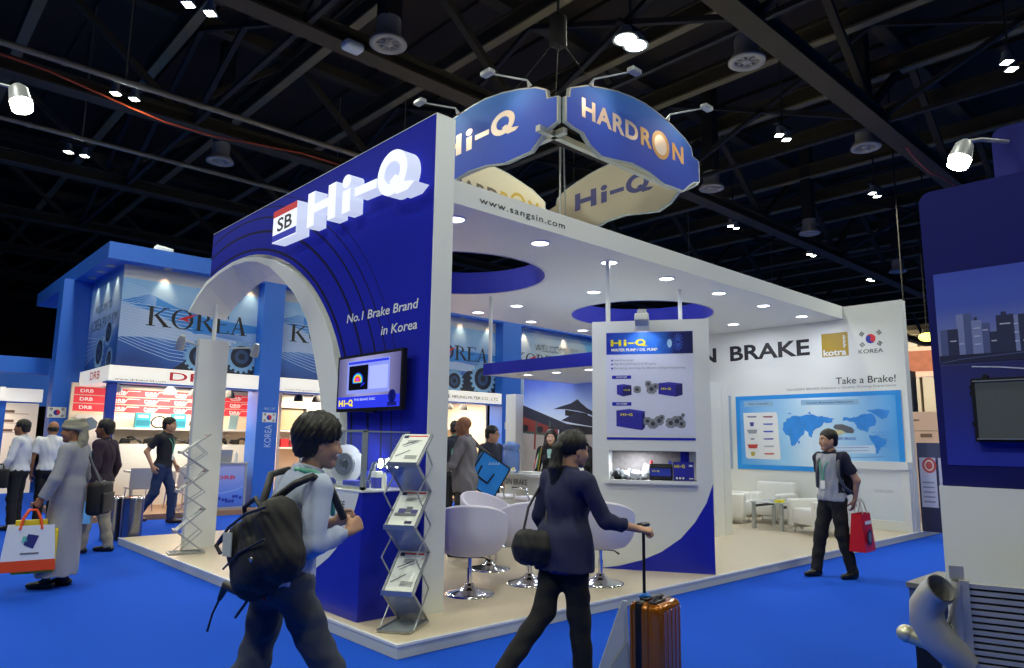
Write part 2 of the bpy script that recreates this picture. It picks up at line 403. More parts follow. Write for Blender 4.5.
def stripes_mat():
    m = bpy.data.materials.new('blue_wall_stripes'); m.use_nodes = True; nt = m.node_tree; bs = nt.nodes['Principled BSDF']; bs.inputs['Roughness'].default_value = .75; bs.inputs['Specular IOR Level'].default_value = .15
    tc = nt.nodes.new('ShaderNodeTexCoord'); sp = nt.nodes.new('ShaderNodeSeparateXYZ'); nt.links.new(tc.outputs['Object'], sp.inputs[0])
    def M(op, a, b=None, c=None):
        n = nt.nodes.new('ShaderNodeMath'); n.operation = op
        for i, q in enumerate((a, b, c)):
            if q is None: continue
            if hasattr(q, 'node'): nt.links.new(q, n.inputs[i])
            else: n.inputs[i].default_value = q
        return n.outputs[0]
    ty = M('DIVIDE', M('SUBTRACT', sp.outputs[1], 5.0), 3.1)
    tz = M('DIVIDE', M('MAXIMUM', M('SUBTRACT', sp.outputs[2], 1.5), 0.0), 2.38)
    s = M('SQRT', M('ADD', M('MULTIPLY', ty, ty), M('MULTIPLY', tz, tz)))
    tot = None
    for c, w in ((1.026, .0065), (1.122, .0065), (1.197, .0045), (1.252, .003), (1.302, .0018)):
        q = M('LESS_THAN', M('ABSOLUTE', M('SUBTRACT', s, c)), w)
        tot = q if tot is None else M('MAXIMUM', tot, q)
    mx = nt.nodes.new('ShaderNodeMix'); mx.data_type = 'RGBA'; mx.inputs[6].default_value = lin('#1320a6') + (1,); mx.inputs[7].default_value = lin('#12123e') + (1,)
    nt.links.new(tot, mx.inputs[0]); nt.links.new(mx.outputs[2], bs.inputs['Base Color']); return m
M_stripes = stripes_mat()

aw = thing('arch_wall', 'tall blue stand wall with dark curved stripes and a white end face above the arch', 'wall', (.72, 3, 0))
hole = [(1.96, PH), (1.9, 1.5)] + [(5 - 3.1 * math.cos(t), 1.5 + 2.38 * math.sin(t)) for t in [PI * .5 * i / 24 for i in range(1, 25)]] + [(5.35, 3.865), (5.7, 3.817), (5.98, 3.757)]
poly = [(-y, z) for y, z in [(.58, PH)] + hole + [(5.98, 4.43), (.58, 4.43)]]
poly = list(reversed(poly))
b = MB(); b.pprism(PW, poly, -.205, 0, 0, 1)
b.build('wall_panel', [M_stripes, M_white], aw)
b = MB(); b.box(.618, .832, .572, .58, PH, 4.432); b.box(.618, .832, .572, 5.98, 4.43, 4.436); b.build('end_face', M_white, aw)
text('lettering', 'No.1 Brake Brand', PW, -2.005, 2.665, 1.24, .088, M_white, aw, bold=.012, shear=.12)
text('lettering', 'in Korea', PW, -1.357, 2.478, .586, .088, M_white, aw, bold=.012, shear=.12)

# the white arch liner that swings out over the aisle
st = [  # outer front, inner front, inner back, outer back
 ((.6, 1.96, PH), (.6, 2.30, PH), (.84, 2.30, PH), (.84, 1.96, PH)), ((.6, 1.965, 1.0), (.6, 2.32, 1.0), (.84, 2.32, 1.0), (.84, 1.965, 1.0)),
 ((.6, 1.98, 1.55), (.6, 2.35, 1.55), (.84, 2.35, 1.55), (.84, 1.98, 1.55)), ((.6, 2.09, 2.07), (.6, 2.47, 2.02), (.84, 2.47, 2.02), (.84, 2.09, 2.07)),
 ((.6, 2.262, 2.511), (.6, 2.70, 2.52), (.84, 2.70, 2.52), (.84, 2.26, 2.511)), ((.6, 2.456, 2.779), (.6, 2.84, 2.78), (.84, 2.84, 2.78), (.84, 2.456, 2.78)),
 ((.6, 2.702, 3.027), (.6, 3.03, 2.99), (.84, 3.03, 2.99), (.84, 2.70, 3.03)), ((.6, 2.95, 3.217), (.6, 3.22, 3.16), (.86, 3.22, 3.16), (.86, 2.95, 3.22)),
 ((.6, 3.373, 3.47), (.6, 3.56, 3.38), (.9, 3.56, 3.38), (.9, 3.4, 3.47)), ((.6, 3.818, 3.658), (.6, 3.92, 3.588), (.9, 3.95, 3.60), (.9, 3.95, 3.67)),
 ((.58, 4.242, 3.77), (.58, 4.26, 3.71), (.9, 4.309, 3.631), (.9, 4.309, 3.70)), ((.54, 4.512, 3.80), (.54, 4.512, 3.75), (.9, 4.669, 3.611), (.9, 4.669, 3.68)),
 ((.48, 4.80, 3.785), (.48, 4.80, 3.735), (.88, 4.98, 3.549), (.88, 4.98, 3.62)), ((.38, 5.004, 3.677), (.38, 4.99, 3.63), (.86, 5.2, 3.47), (.86, 5.22, 3.53)),
 ((.30, 5.178, 3.553), (.30, 5.15, 3.51), (.83, 5.39, 3.375), (.83, 5.42, 3.43)), ((.22, 5.27, 3.357), (.22, 5.235, 3.34), (.79, 5.54, 3.26), (.79, 5.58, 3.30)),
 ((.15, 5.343, 3.142), (.15, 5.30, 3.14), (.75, 5.60, 3.139), (.75, 5.645, 3.145))]
b = MB(); V = [p for s in st for p in s]; F = []
for i in range(len(st) - 1):
    for j in range(4): F.append((4 * i + j, 4 * (i + 1) + j, 4 * (i + 1) + (j + 1) % 4, 4 * i + (j + 1) % 4))
F += [(0, 1, 2, 3), tuple(reversed(range(len(V) - 4, len(V))))]
b.add(V, F, 0)
ar = tag(b.build('arch_liner', M_white), 'white curved arch band rising through the blue wall and curling out over the aisle', 'arch', kind='thing')

# free-standing white upright below the arch tip
lg = thing('arch_support_panel', 'narrow white upright panel with two arm lamps under the arch tip', 'panel', (.5, 5.26, PH))
PL = Pl((.335, 5.36, 0), (.998, .05, 0))
b = MB(); b.pprism(PL, [(0, PH), (.40, PH), (.40, 2.81), (0, 2.81)], -.09, 0); b.build('panel_board', M_white, lg)
b = MB(); b.tube([PL.P(.2, 2.80, -.04), PL.P(.2, 3.42, -.04)], .028, n=12); b.build('pole', M_white, lg)
for s, a in ((-1, 0.0), (1, .40)):
    b = MB(); e = PL.P(a + s * .30, 2.74, .16); b.tube([PL.P(a, 2.72, -.04), PL.P(a + s * .16, 2.74, .06), e], .012, n=8); b.build('lamp_arm', M_alu_paint, lg)
    b = MB(); q = Matrix.Rotation(math.radians(30), 3, 'X'); b.lathe([(.03, .12), (.05, .06), (.055, -.06), (.05, -.07)], n=14, c=e - Vector((0, 0, .05)), R=q); hd = b.build('lamp_head', M_alu_paint, lg)
    b = MB(); b.lathe([(.046, -.071), (0, -.072)], n=14, c=e - Vector((0, 0, .05)), R=q); b.build('bulb', M_glow, hd)

# booth canopy
def slab_hole(mb, cx, cy, s, r, z0, z1, m):
    n = 48; C = []; Q = []
    for i in range(n):
        t = 2 * PI * i / n; c, sn = math.cos(t), math.sin(t); k = s / max(abs(c), abs(sn)); C.append((cx + r * c, cy + r * sn)); Q.append((cx + k * c, cy + k * sn))
    for z, fl in ((z0, True), (z1, False)):
        V = [(x, y, z) for x, y in C] + [(x, y, z) for x, y in Q]
        F = [(i, (i + 1) % n, n + (i + 1) % n, n + i) for i in range(n)]
        mb.add(V, F if fl else [tuple(reversed(f)) for f in F], m)
cz0, cz1, cy0, cy1 = 3.83, 4.07, 1.03, 5.78
H1, H2 = (3.12, 3.42, 1.25), (7.4, 3.38, 1.27); S = 1.45
cn = thing('booth_canopy', 'wide white flat canopy with downlights and two round blue-rimmed openings over the stand', 'canopy', (5.5, 3.4, cz0))
b = MB()
for z, rev in ((cz0, 1), (cz1, 0)):
    ys = [cy0, H1[1] - S, H1[1] + S, cy1]; xs = [.83, H1[0] - S, H1[0] + S, H2[0] - S, H2[0] + S, 10.31]
    for i in range(5):
        for j in range(3):
            if j == 1 and i in (1, 3): continue
            f = [(xs[i], ys[j], z), (xs[i + 1], ys[j], z), (xs[i + 1], ys[j + 1], z), (xs[i], ys[j + 1], z)]
            b.add(f, [(3, 2, 1, 0) if rev else (0, 1, 2, 3)])
slab_hole(b, H1[0], H1[1], S, H1[2], cz0, cz1, 0); slab_hole(b, H2[0], H1[1], S, H2[2], cz0, cz1, 0)
b.box(.83, 10.31, cy0 - .02, cy0, cz0, cz1); b.box(.83, 10.31, cy1, cy1 + .02, cz0, cz1)
b.build('canopy_slab', M_white, cn)
for (x, y, r) in (H1, (H2[0], H1[1], H2[2])):
    b = MB(); b.lathe([(r, cz0 - .004), (r, cz1 + .1), (r + .03, cz1 + .1), (r + .03, cz0 - .004)], n=64, c=(x, y, 0), caps=False, smooth=False); b.build('opening_rim', mat('rim_blue', '#1622ac', rough=.7), cn)
PFx = Pl((0, cy0 - .02, 0), (1, 0, 0))
text('lettering', 'www.sangsin.com', PFx, 1.50, 3.885, 1.275, .088, M_ink, cn, bold=.006, spacing=1.15)

M_dlrim = mat('downlight_rim', '#f4f4f4', rough=.3)
def downlight(x, y, z, label, group=None, power=DOWN_W, r=.1, light=True, cat='downlight'):
    q = thing('recessed_downlight', label, cat, (x, y, z), group=group)
    b = MB(); b.lathe([(r + .025, 0), (r + .02, -.012), (r, -.014), (r, 0.0)], n=24, c=(x, y, z)); b.build('rim', M_dlrim, q)
    b = MB(); b.lathe([(r, -.006), (0, -.007)], n=24, c=(x, y, z)); b.build('lens', M_glow, q)
    if light: area('downlight_light', (x, y, z - .03), .18, power, COOL_C)
rows = {1.41: ('canopy front row', [1.5, 2.78, 4.05, 5.32, 6.7, 8.1, 9.5]), 2.75: ('short row between the round openings', [5.3, 9.45]), 4.45: ('row behind the openings', [5.25]),
        5.42: ('canopy rear row', [1.6, 2.9, 5.2, 6.55, 8.05])}
for y, (nm, xs) in rows.items():
    for i, x in enumerate(xs): downlight(x, y, cz0, 'glowing downlight, %s in the %s' % (ORD[i] + ' from the arch wall', nm))
for x, y in ((.0, 0.0),): pass

# back wall of the booth
bw = thing('back_wall', 'long white back wall with black company name, world map and flag', 'wall', (10.4, 3.2, 0))
b = MB(); b.box(10.31, 10.5, .0, 6.6, PH, 4.06); b.build('wall_panel', M_white, bw)
text('lettering', 'SANGSIN', PB, -6.1, 3.215, 2.44, .312, M_ink, bw, bold=.026); text('lettering', 'BRAKE', PB, -3.34, 3.215, 1.68, .312, M_ink, bw, bold=.026)
lg_ = MB(); lg_.prect(PB, -1.425, 3.15, -.94, 3.588, 0, .004); emb = lg_.build('gold_logo', M_gold, bw)
text('logo_lettering', 'kotra', PB, -1.40, 3.165, .42, .12, M_white, emb, off=.006, bold=.03)
for i, t_ in enumerate(('Korea', 'Business', 'Center')): pass
lb = MB()
for k in range(14): lb.prect(PB, -1.03 + .0, 3.30 + k * .017, -1.03 + .03 + .03 * ((k * 5) % 4) / 4, 3.311 + k * .017, 0, .006)
lb.build('logo_lettering', M_white, emb)
def korean_flag(pl, a, b, r, parent, off=.003, white=None):
    """red and blue disc with four trigrams"""
    if white:
        w = MB(); w.prect(pl, a - white[0] / 2, b - white[1] / 2, a + white[0] / 2, b + white[1] / 2, 0, off); parent = w.build('flag', M_white, parent); off += .002
    m = MB(); up = []; lo = []
    ang = math.radians(-28)
    def R(x, y): return (a + x * math.cos(ang) - y * math.sin(ang), b + x * math.sin(ang) + y * math.cos(ang))
    n = 14
    top = [R(r * math.cos(PI * i / n), r * math.sin(PI * i / n)) for i in range(n + 1)]
    wave = [R(-r / 2 + r / 2 * math.cos(PI + PI * i / 10), -(r / 2) * math.sin(PI * i / 10) * -1) for i in range(1, 11)] + [R(r / 2 + r / 2 * math.cos(PI - PI * i / 10), -r / 2 * math.sin(PI * i / 10)) for i in range(1, 10)]
    bot = [R(r * math.cos(-PI * i / n), r * math.sin(-PI * i / n)) for i in range(n + 1)]
    m.ppoly(pl, top + wave, 0, off); m.ppoly(pl, list(reversed(bot + wave)), 1, off)
    pats = {(-1, 1): (1, 1, 1), (1, -1): (0, 0, 0), (1, 1): (0, 1, 0), (-1, -1): (1, 0, 1)}
    for (sx, sy), pt in pats.items():
        cx, cy = a + sx * r * 1.75, b + sy * r * 1.15; q = math.atan2(sy, sx * 1.4); ux, uy = math.cos(q), math.sin(q)
        for i, full in enumerate(pt):
            ox, oy = cx + ux * (i - 1) * r * .3, cy + uy * (i - 1) * r * .3; L = r * .44; wd = r * .19
            segs = [(-L, L)] if full else [(-L, -L * .12), (L * .12, L)]
            for s0, s1 in segs: m.pline(pl, [(ox - uy * s0, oy + ux * s0), (ox - uy * s1, oy + ux * s1)], wd, 2, off)
    m.build('flag_emblem', [M_red, mat('flag_blue', '#1a2f9c'), M_ink], parent)
korean_flag(PB, -.545, 3.42, .085, bw)
text('lettering', 'KOREA', PB, -.765, 3.16, .42, .075, M_ink, bw, bold=.0)
text('lettering', 'Take a Brake!', PB, -1.20, 2.63, 1.03, .125, M_ink, bw, bold=.004, shear=.05)
text('lettering', 'SANGSIN BRAKE Delivers a Quality Driving Experience', PB, -2.15, 2.54, 1.98, .05, M_grey_ink, bw, bold=.01)

# printed world map board
M_map = mat_ramp('map_print', 1, .1, 3.24, [(0, '#3f9de4'), (.3, '#a9d6f4'), (.5, '#d6ecfa'), (.66, '#a2d2f2'), (1, '#3b98e2')], rough=.35, noise=.12)
mp = thing('world_map_board', 'blue printed world map board with white customer logo box on the back wall', 'poster', (10.3, 1.7, 1.0))
b = MB(); b.pprism(PB, [(-3.24, 1.03), (-.10, 1.03), (-.10, 2.48), (-3.24, 2.48)], .002, .02, 0, 1); b.build('board', [mat('map_border', '#1f8fe0', rough=.35), M_white], mp)
b = MB(); b.prect(PB, -3.15, 1.12, -.19, 2.40, 0, .022); b.build('map_print', M_map, mp)
def mpx(zx, zy):
    t = (zx - 5) / 940.; return (-(3.241 - t * 3.14), 2.482 - (zy - (65 - 33 * t)) * (.00354 - .00054 * t))
def mpoly(mb, pts, m, off=.024): mb.ppoly(PB, list(reversed([mpx(*p) for p in pts])), m, off)
lands = [[(300, 260), (305, 215), (330, 190), (355, 180), (390, 178), (440, 170), (500, 178), (560, 185), (600, 195), (590, 210), (545, 215), (520, 240), (480, 262), (470, 300), (450, 275), (430, 258), (400, 300), (380, 330), (360, 345), (345, 335), (340, 300), (318, 285)],
         [(640, 205), (650, 185), (700, 185), (740, 170), (790, 165), (815, 195), (810, 235), (775, 250), (770, 275), (740, 262), (715, 235), (690, 212)],
         [(775, 290), (810, 290), (860, 318), (850, 350), (820, 375), (808, 395), (800, 350), (785, 320)],
         [(770, 148), (830, 140), (885, 148), (870, 190), (845, 200), (815, 175)], [(385, 320), (398, 318), (392, 340)], [(520, 330), (550, 325), (555, 345), (530, 352)], [(330, 162), (352, 158), (350, 166)], [(450, 160), (462, 152), (470, 168)]]
def coast(pts, amp=7.0):
    rr = random.Random(5)
    for k in range(2):
        q = []
        for i in range(len(pts)):
            (x0, y0), (x1, y1) = pts[i], pts[(i + 1) % len(pts)]; q += [(x0, y0), ((x0 + x1) / 2 + rr.uniform(-amp, amp), (y0 + y1) / 2 + rr.uniform(-amp, amp))]
        pts = q; amp *= .55
    return pts
b = MB()
for L_ in lands: mpoly(b, coast(L_, 7 if len(L_) > 6 else 3), 0)
for yy, x0, x1 in ((273, 790, 880), (288, 800, 882), (318, 820, 870), (355, 835, 868)): b.pline(PB, [mpx(x0, yy), mpx(x1, yy)], .006, 0, .024)
b.build('continents', mat('map_land', '#2c8be0', rough=.4, noise=.2, scale=9), mp)
b = MB()
mpoly(b, [(54, 160), (262, 155), (270, 165), (280, 415), (272, 425), (72, 418), (62, 408)], 0); lbx = b.build('customer_box', M_whiteg, mp)
b = MB()
cc = ['#6a7590', '#8b4a52', '#3a3f98', '#5a60b8', '#9098a0', '#3b50b8', '#808890', '#4a4ea8', '#c04038', '#a0a8b0', '#b0a040', '#c05048']
cmats = [mat('logo_' + str(i), c) for i, c in enumerate(cc)]
k = 0
for row in range(6):
    for cx in (108, 210):
        yy = 182 + row * 42; wd_ = 34 if row % 2 == 0 or cx == 210 else 14; hh = 4 if row in (0, 3) or cx == 210 else 11
        mpoly(b, [(cx - wd_, yy - hh), (cx + wd_, yy - hh - 1), (cx + wd_ * .8, yy + hh), (cx - wd_ * .7, yy + hh)], k, .026); k += 1
b.build('customer_logos', cmats, lbx)
for x0, x1, yy, tx in ((62, 248, 108, 'Major Customers'), (415, 735, 100, 'Global Business Network')):
    b = MB(); mpoly(b, [(x0, yy - 14), (x1, yy - 16), (x1, yy + 14), (x0, yy + 16)], 0); q = b.build('title_bar', mat('title_bar_blue', '#8fb9d8'), mp)
    a0, z0 = mpx(x0 + 30, yy + 8); a1, z1 = mpx(x1 - 30, yy - 8); text('lettering', tx, PB, a0, z0, a1 - a0, z1 - z0, M_blue_dark, q, off=.027)
b = MB()   # brake pad picture, note panel
mpoly(b, [(590, 245), (600, 228), (640, 226), (690, 245), (702, 262), (695, 278), (660, 276), (640, 262), (610, 258)], 0, .027)
mpoly(b, [(558, 285), (575, 262), (610, 256), (640, 262), (655, 275), (620, 288), (590, 294)], 1, .029)
mpoly(b, [(560, 350), (800, 346), (805, 392), (562, 390)], 2, .025)
b.build('picture_print', [mat('pad_grey', '#5c5f66'), mat('pad_cream', '#ccc79e'), mat('note_pale', '#c9dff2')], mp)
a0, z0 = mpx(560, 314); a1, z1 = mpx(708, 300); text('lettering', 'SANGSIN BRAKE', PB, a0, z0, a1 - a0, z1 - z0, mat('map_ink', '#4a5fc0'), mp, off=.026, bold=.01)
b = MB()
for yy in (360, 378): b.pline(PB, [mpx(575, yy), mpx(770, yy - 2)], .007, 0, .027)
b.pline(PB, [mpx(650, 415), mpx(840, 412)], .007, 0, .027)
b.build('lettering', mat('map_ink', '#4a5fc0'), mp)

# frosted window bay with projecting sill at the wall end
fb = thing('frosted_window_bay', 'frosted glass bay with white frame and sill at the open end of the back wall', 'window bay', (10.28, .6, PH))
b = MB(); b.box(10.17, 10.31, .02, .14, PH, 1.24); b.box(10.17, 10.31, 1.0, 1.1, PH, 1.24); b.box(10.175, 10.309, .14, 1.0, PH, .26); b.box(10.12, 10.309, .012, 1.108, 1.121, 1.25); b.build('bay_frame', M_white, fb)
b = MB(); b.box(10.27, 10.31, .14, 1.0, .26, 1.12); b.build('frosted_pane', mat_ramp('frosted', 2, .26, 1.12, [(0, '#bcc6cf'), (1, '#d4dadd')], rough=.25, emit=.12), fb)
text('lettering', 'SANGSIN', Pl((10.269, 0, 0), (0, -1, 0)), -.62, .72, .3, .05, mat('frost_ink', '#a8afb8'), fb)

# white partition block of the meeting corner with a recessed door leaf
mb_ = thing('meeting_partition', 'white partition block with a recessed panel behind the water pump display', 'partition', (7.4, 3, PH))
b = MB(); b.box(6.64, 7.53, 1.79, 4.6, PH, 2.49); b.build('partition_body', M_white, mb_)
b = MB(); b.box(7.02, 7.30, 1.782, 1.789, PH, 2.08); b.box(7.315, 7.325, 1.784, 1.789, PH, 2.49); b.build('recessed_panel', M_whiteg, mb_)
sp_ = thing('photo_strip_panel', 'narrow grey panel with three dark photos beside the map board', 'panel', (10.1, 3.5, 1.0))
PS = Pl((9.95, 3.56, 0), (.4, -.25, 0)); b = MB(); b.pprism(PS, [(0, 1.03), (.4, 1.03), (.4, 2.5), (0, 2.5)], -.03, 0); b.build('board', mat('panel_grey', '#9fb0c4'), sp_)
b = MB()
for z in (1.35, 1.7, 2.05): b.prect(PS, .1, z, .3, z + .16, 0, .003)
b.build('photo_prints', mat('photo_dark', '#2a3a58'), sp_)
# ------------------------------------------------------------------ glowing sign on the arch wall
M_signface = mat('sign_glow', '#8a90a0', rough=.5, emit=.95, ecol='#f0f4ff', noise=0)
M_signside = mat('sign_glow_side', '#8088a0', rough=.5, emit=.74, ecol='#dde6ff', noise=0)
sg = thing('illuminated_sign', 'glowing white raised Hi-Q letters with a square SB logo box on the blue wall', 'sign', (.52, 2, 3.9))
def solid(name, pts, d0=.03, d1=.18, holes=None):
    b = MB(); pts = [(a, z) for a, z in pts]
    b.pprism(PW, pts, d0, d1, 0, 1); return b.build(name, [M_signface, M_signside], sg)
b = MB(); b.pprism(PW, [(-3.52, 3.765), (-2.91, 3.76), (-2.91, 4.147), (-3.52, 4.147)], .02, .18, 0, 1); lb = b.build('logo_box', [M_signface, M_signside], sg)
b = MB(); b.prect(PW, -3.52, 4.066, -2.91, 4.147, 0, .182); b.prect(PW, -3.52, 3.775, -2.91, 3.852, 1, .182); b.build('logo_bands', [mat('sign_red', '#d8202c', emit=.25), mat('sign_blue', '#1c2bc0', emit=.2)], lb)
text('logo_lettering', 'SB', PW, -3.40, 3.875, .38, .165, M_ink, lb, off=.183, bold=.02)
# H
solid('letter', [(-2.655, 3.765), (-2.5, 3.765), (-2.5, 3.905), (-2.2, 3.905), (-2.2, 3.75), (-2.04, 3.75), (-2.04, 4.13), (-2.2, 4.13), (-2.2, 4.0), (-2.5, 4.0), (-2.5, 4.15), (-2.655, 4.15)])
solid('letter', [(-1.9, 3.745), (-1.745, 3.745), (-1.745, 3.985), (-1.9, 3.985)])
solid('letter', [(-1.825 + .085 * math.cos(2 * PI * i / 20), 4.075 + .068 * math.sin(2 * PI * i / 20)) for i in range(20)])
solid('letter', [(-1.66, 3.87), (-1.26, 3.86), (-1.26, 3.95), (-1.66, 3.96)])
# Q: ring as a keyhole outline plus tail
n = 36; cx, cz = -1.0, 3.935
outer = [(cx + .245 * math.cos(PI / 2 + 2 * PI * i / n), cz + .215 * math.sin(PI / 2 + 2 * PI * i / n)) for i in range(n + 1)]
inner = [(cx + .13 * math.cos(PI / 2 - 2 * PI * i / n), cz + .108 * math.sin(PI / 2 - 2 * PI * i / n)) for i in range(n + 1)]
b = MB(); V = []; F = []; mi = []
for d in (.03, .18):
    V += [PW.P(a, z, d) for a, z in outer[:n]] + [PW.P(2 * cx - a, z, d) for a, z in inner[:n]]
for i in range(n):
    j = (i + 1) % n
    b.add([V[2 * n + i], V[2 * n + j], V[3 * n + j], V[3 * n + i]], [(0, 1, 2, 3)], 0)
    b.add([V[i], V[j], V[2 * n + j], V[2 * n + i]], [(0, 1, 2, 3)], 1, True); b.add([V[n + i], V[n + j], V[3 * n + j], V[3 * n + i]], [(3, 2, 1, 0)], 1, True)
b.pprism(PW, [(-1.02, 3.85), (-.90, 3.70), (-.72, 3.70), (-.62, 3.755), (-.80, 3.80), (-.93, 3.90)], .03, .19, 0, 1)
b.build('letter', [M_signface, M_signside], sg)

# television
tv = thing('wall_television', 'black flat television on the blue arch wall showing a thermal scan', 'television', (.52, 1.2, 1.57))
class TvPl(Pl):
    def P(s, a, b, d=0.0): return s.o + s.u * (-1.92 + (a + 1.85) * .896) + s.v * (1.765 + (b - 1.555) * .849) + s.n * d
PT = TvPl((.50, 0, 0), (0, -1, 0))
b = MB(); b.pprism(PT, [(-1.85, 1.555), (-.60, 1.555), (-.60, 2.185), (-1.85, 2.185)], -.045, 0); b.build('housing', M_black, tv)
b = MB(); b.box(.545, .622, 1.1, 1.55, 1.9, 2.2); b.box(.50, .545, 1.25, 1.4, 1.75, 1.766); b.build('wall_bracket', M_black, tv)
def scr(k, c, e=.8): return mat('screen_' + k, c, rough=.25, emit=e, noise=0)
S0 = mat_ramp('screen_bg', 1, .8, 1.92, [(0, '#4e4a76'), (.35, '#8a88b4'), (.65, '#9694bd'), (1, '#4e4c74')], rough=.25, emit=.75)
b = MB(); b.prect(PT, -1.82, 1.59, -.63, 2.155, 0, .002)
b.prect(PT, -1.64, 1.75, -.82, 2.115, 1, .003); b.prect(PT, -1.60, 1.79, -1.22, 2.06, 2, .004); b.prect(PT, -1.20, 1.79, -.85, 2.04, 3, .004); b.prect(PT, -1.62, 2.08, -.84, 2.105, 4, .004)
b.prect(PT, -1.82, 1.59, -.63, 1.72, 4, .003)
sc_ = b.build('screen', [S0, scr('win', '#7f8ad8'), scr('black', '#0a0a14', .3), scr('pale', '#9fa9ea'), scr('bar', '#2a36d0')], tv)
b = MB()
for k, (r, c) in enumerate(((.105, 0), (.088, 1), (.07, 2), (.05, 3), (.03, 4))):
    pts = [(-1.42 + r * 1.05 * math.cos(q), 1.9 + r * .8 * math.sin(q)) for q in [PI * (-.15 + 1.3 * i / 16) for i in range(17)]]
    b.ppoly(PT, pts, k, .005 + .0006 * k)
b.ppoly(PT, [(-1.36, 1.82), (-1.28, 1.85), (-1.27, 1.87), (-1.34, 1.845)], 0, .006)
b.build('scan_image', [scr('a', '#2030c0'), scr('b', '#30c0b0'), scr('c', '#e8b020'), scr('d', '#e03030'), scr('e', '#c040d8')], sc_)
hiq(PT, -1.79, 1.615, .29, .07, scr('yel', '#f0d820'), sc_, .005)
text('lettering', 'THE BRAKE DISC', PT, -1.48, 1.67, .42, .025, scr('wht', '#c8d0f4'), sc_, off=.005)
b = MB(); b.disc(PT, -.76, 1.70, .07, 0, .005, 14); b.prect(PT, -.84, 1.60, -.68, 1.64, 0, .005); b.prect(PT, -.79, 1.63, -.73, 1.75, 0, .005); b.build('scan_image', scr('navy', '#181d70', .5), sc_)

# ------------------------------------------------------------------ corner display counter with glass case
cx0, cx1, ky0, ky1, kz = .107, .60, .72, 1.95, 1.085
ct = thing('display_counter', 'blue and white counter with curved swoosh under the glass case at the platform corner', 'counter', (.35, 1.3, PH))
b = MB(); b.box(cx0, cx1, ky0, ky1, PH, kz); b.build('counter_body', M_blue, ct)
PC = Pl((cx0, 0, 0), (0, -1, 0))
sw = [(-.765, 1.085), (-.79, 1.02), (-.853, .885), (-.98, .714), (-1.09, .61), (-1.203, .527), (-1.4, .42), (-1.65, .34), (-1.95, .30)]
b = MB(); b.ppoly(PC, [(-1.95, 1.085)] + list(reversed(sw)), 0, .003); b.build('white_swoosh', M_white, ct)
text('lettering', 'SANGSIN BRAKE', PC, -1.66, .948, .68, .055, M_ink, ct, off=.005)
b = MB(); b.box(cx0 - .01, cx1, ky0 - .01, ky1, kz, kz + .012); b.build('worktop', M_whiteg, ct)
gc = thing('glass_display_case', 'glass case with metal corner posts standing on the display counter', 'display case', (.37, 1.3, kz))
M_gl = glass('case_glass', '#cfe4e6', .06)
M_post = mat('case_post', '#b9c2bb', rough=.3, metal=.5)
gx0, gx1, gy0, gy1, gz0, gz1 = .15, .60, .80, 1.90, kz + .012, 1.565
for (x, y) in ((gx0, gy0), (gx1 - .03, gy0), (gx0, gy1), (gx1 - .03, gy1)):
    b = MB(); b.box(x, x + .035, y, y + .035, gz0, gz1); b.build('corner_post', M_post, gc)
b = MB(); b.box(gx0, gx1, gy0, gy0 + .02, gz1, gz1 + .012); b.box(gx0, gx0 + .03, gy0, gy1, gz1, gz1 + .02); b.box(gx0, gx0 + .03, gy0, gy1, gz0, gz0 + .025); b.box(gx0, gx1, gy1, gy1 + .035, gz1, gz1 + .02); b.build('top_frame', M_post, gc)
b = MB(); b.box(gx0 + .035, gx1 - .03, gy0 + .006, gy0 + .012, gz0, gz1); b.build('side_pane', M_gl, gc)
b = MB(); b.box(gx0 + .01, gx0 + .016, gy0 + .035, gy1, gz0 + .025, gz1); b.build('front_pane', M_gl, gc)
b = MB(); b.box(gx0, gx1, gy0, gy1, gz1 + .012, gz1 + .018); b.build('top_pane', M_gl, gc)
spot('case_light', (.25, 1.1, 1.54), (.36, 1.4, 1.2), 14, COOL_C, 120)
# exhibits
zc = kz + .0125
bd = thing('brake_disc_exhibit', 'shiny brake disc with red caliper on a stand inside the glass case', 'brake disc', (.36, 1.46, zc))
Rd = Matrix.Rotation(math.radians(-90), 3, 'Y') @ Matrix.Rotation(math.radians(24), 3, 'X'); cd = Vector((.36, 1.44, 1.285))
def hub(r0, r1, z0, z1, m, name, parent):
    b = MB(); b.lathe([(r0, z0), (r1, z0), (r1, z1), (r0, z1), (r0, z0)], n=40, c=cd, R=Rd, smooth=False, caps=False); return b.build(name, m, parent)
hub(.095, .175, -.012, .004, mat('disc_steel', '#d4d8dc', rough=.3, metal=.5), 'disc_ring', bd); hub(.05, .1, -.012, .035, mat('hub_grey', '#7f858c', rough=.3, metal=.9), 'hub', bd); hub(.0001, .035, -.02, .012, M_black, 'hub_bore', bd)
b = MB(); q = Matrix.Rotation(.5, 3, 'X'); b.rbox(cd + Vector((-.03, .135, .085)), (.09, .075, .17), .025, R=Matrix.Rotation(math.radians(30), 3, 'X')); b.build('caliper', mat('caliper_red', '#d01c24', rough=.25), bd)
b = MB(); b.box(.30, .44, 1.38, 1.52, zc, zc + .02); b.tube([(.37, 1.44, zc + .02), (.37, 1.44, 1.2)], .012); b.build('stand', M_chrome, bd)
for i, (x, y, l) in enumerate(((.3, 1.72, 'flat blue brochure box beside the brake disc in the case'), (.28, 1.12, 'small blue part box behind the corner post of the glass case'))):
    b = MB(); b.cbox((x, y, zc + .03), (.14, .2, .06)); o = tag(b.build('blue_part_box', M_blue), l, 'box', kind='thing')
bx = thing('white_filter_box', 'white carton on a blue carton inside the glass case', 'box', (.42, .98, zc))
b = MB(); b.cbox((.40, .98, zc + .045), (.06, .08, .09)); b.build('carton', M_blue, bx)
b = MB(); b.cbox((.40, .98, zc + .115), (.06, .085, .05)); b.build('carton_lid', M_white, bx)
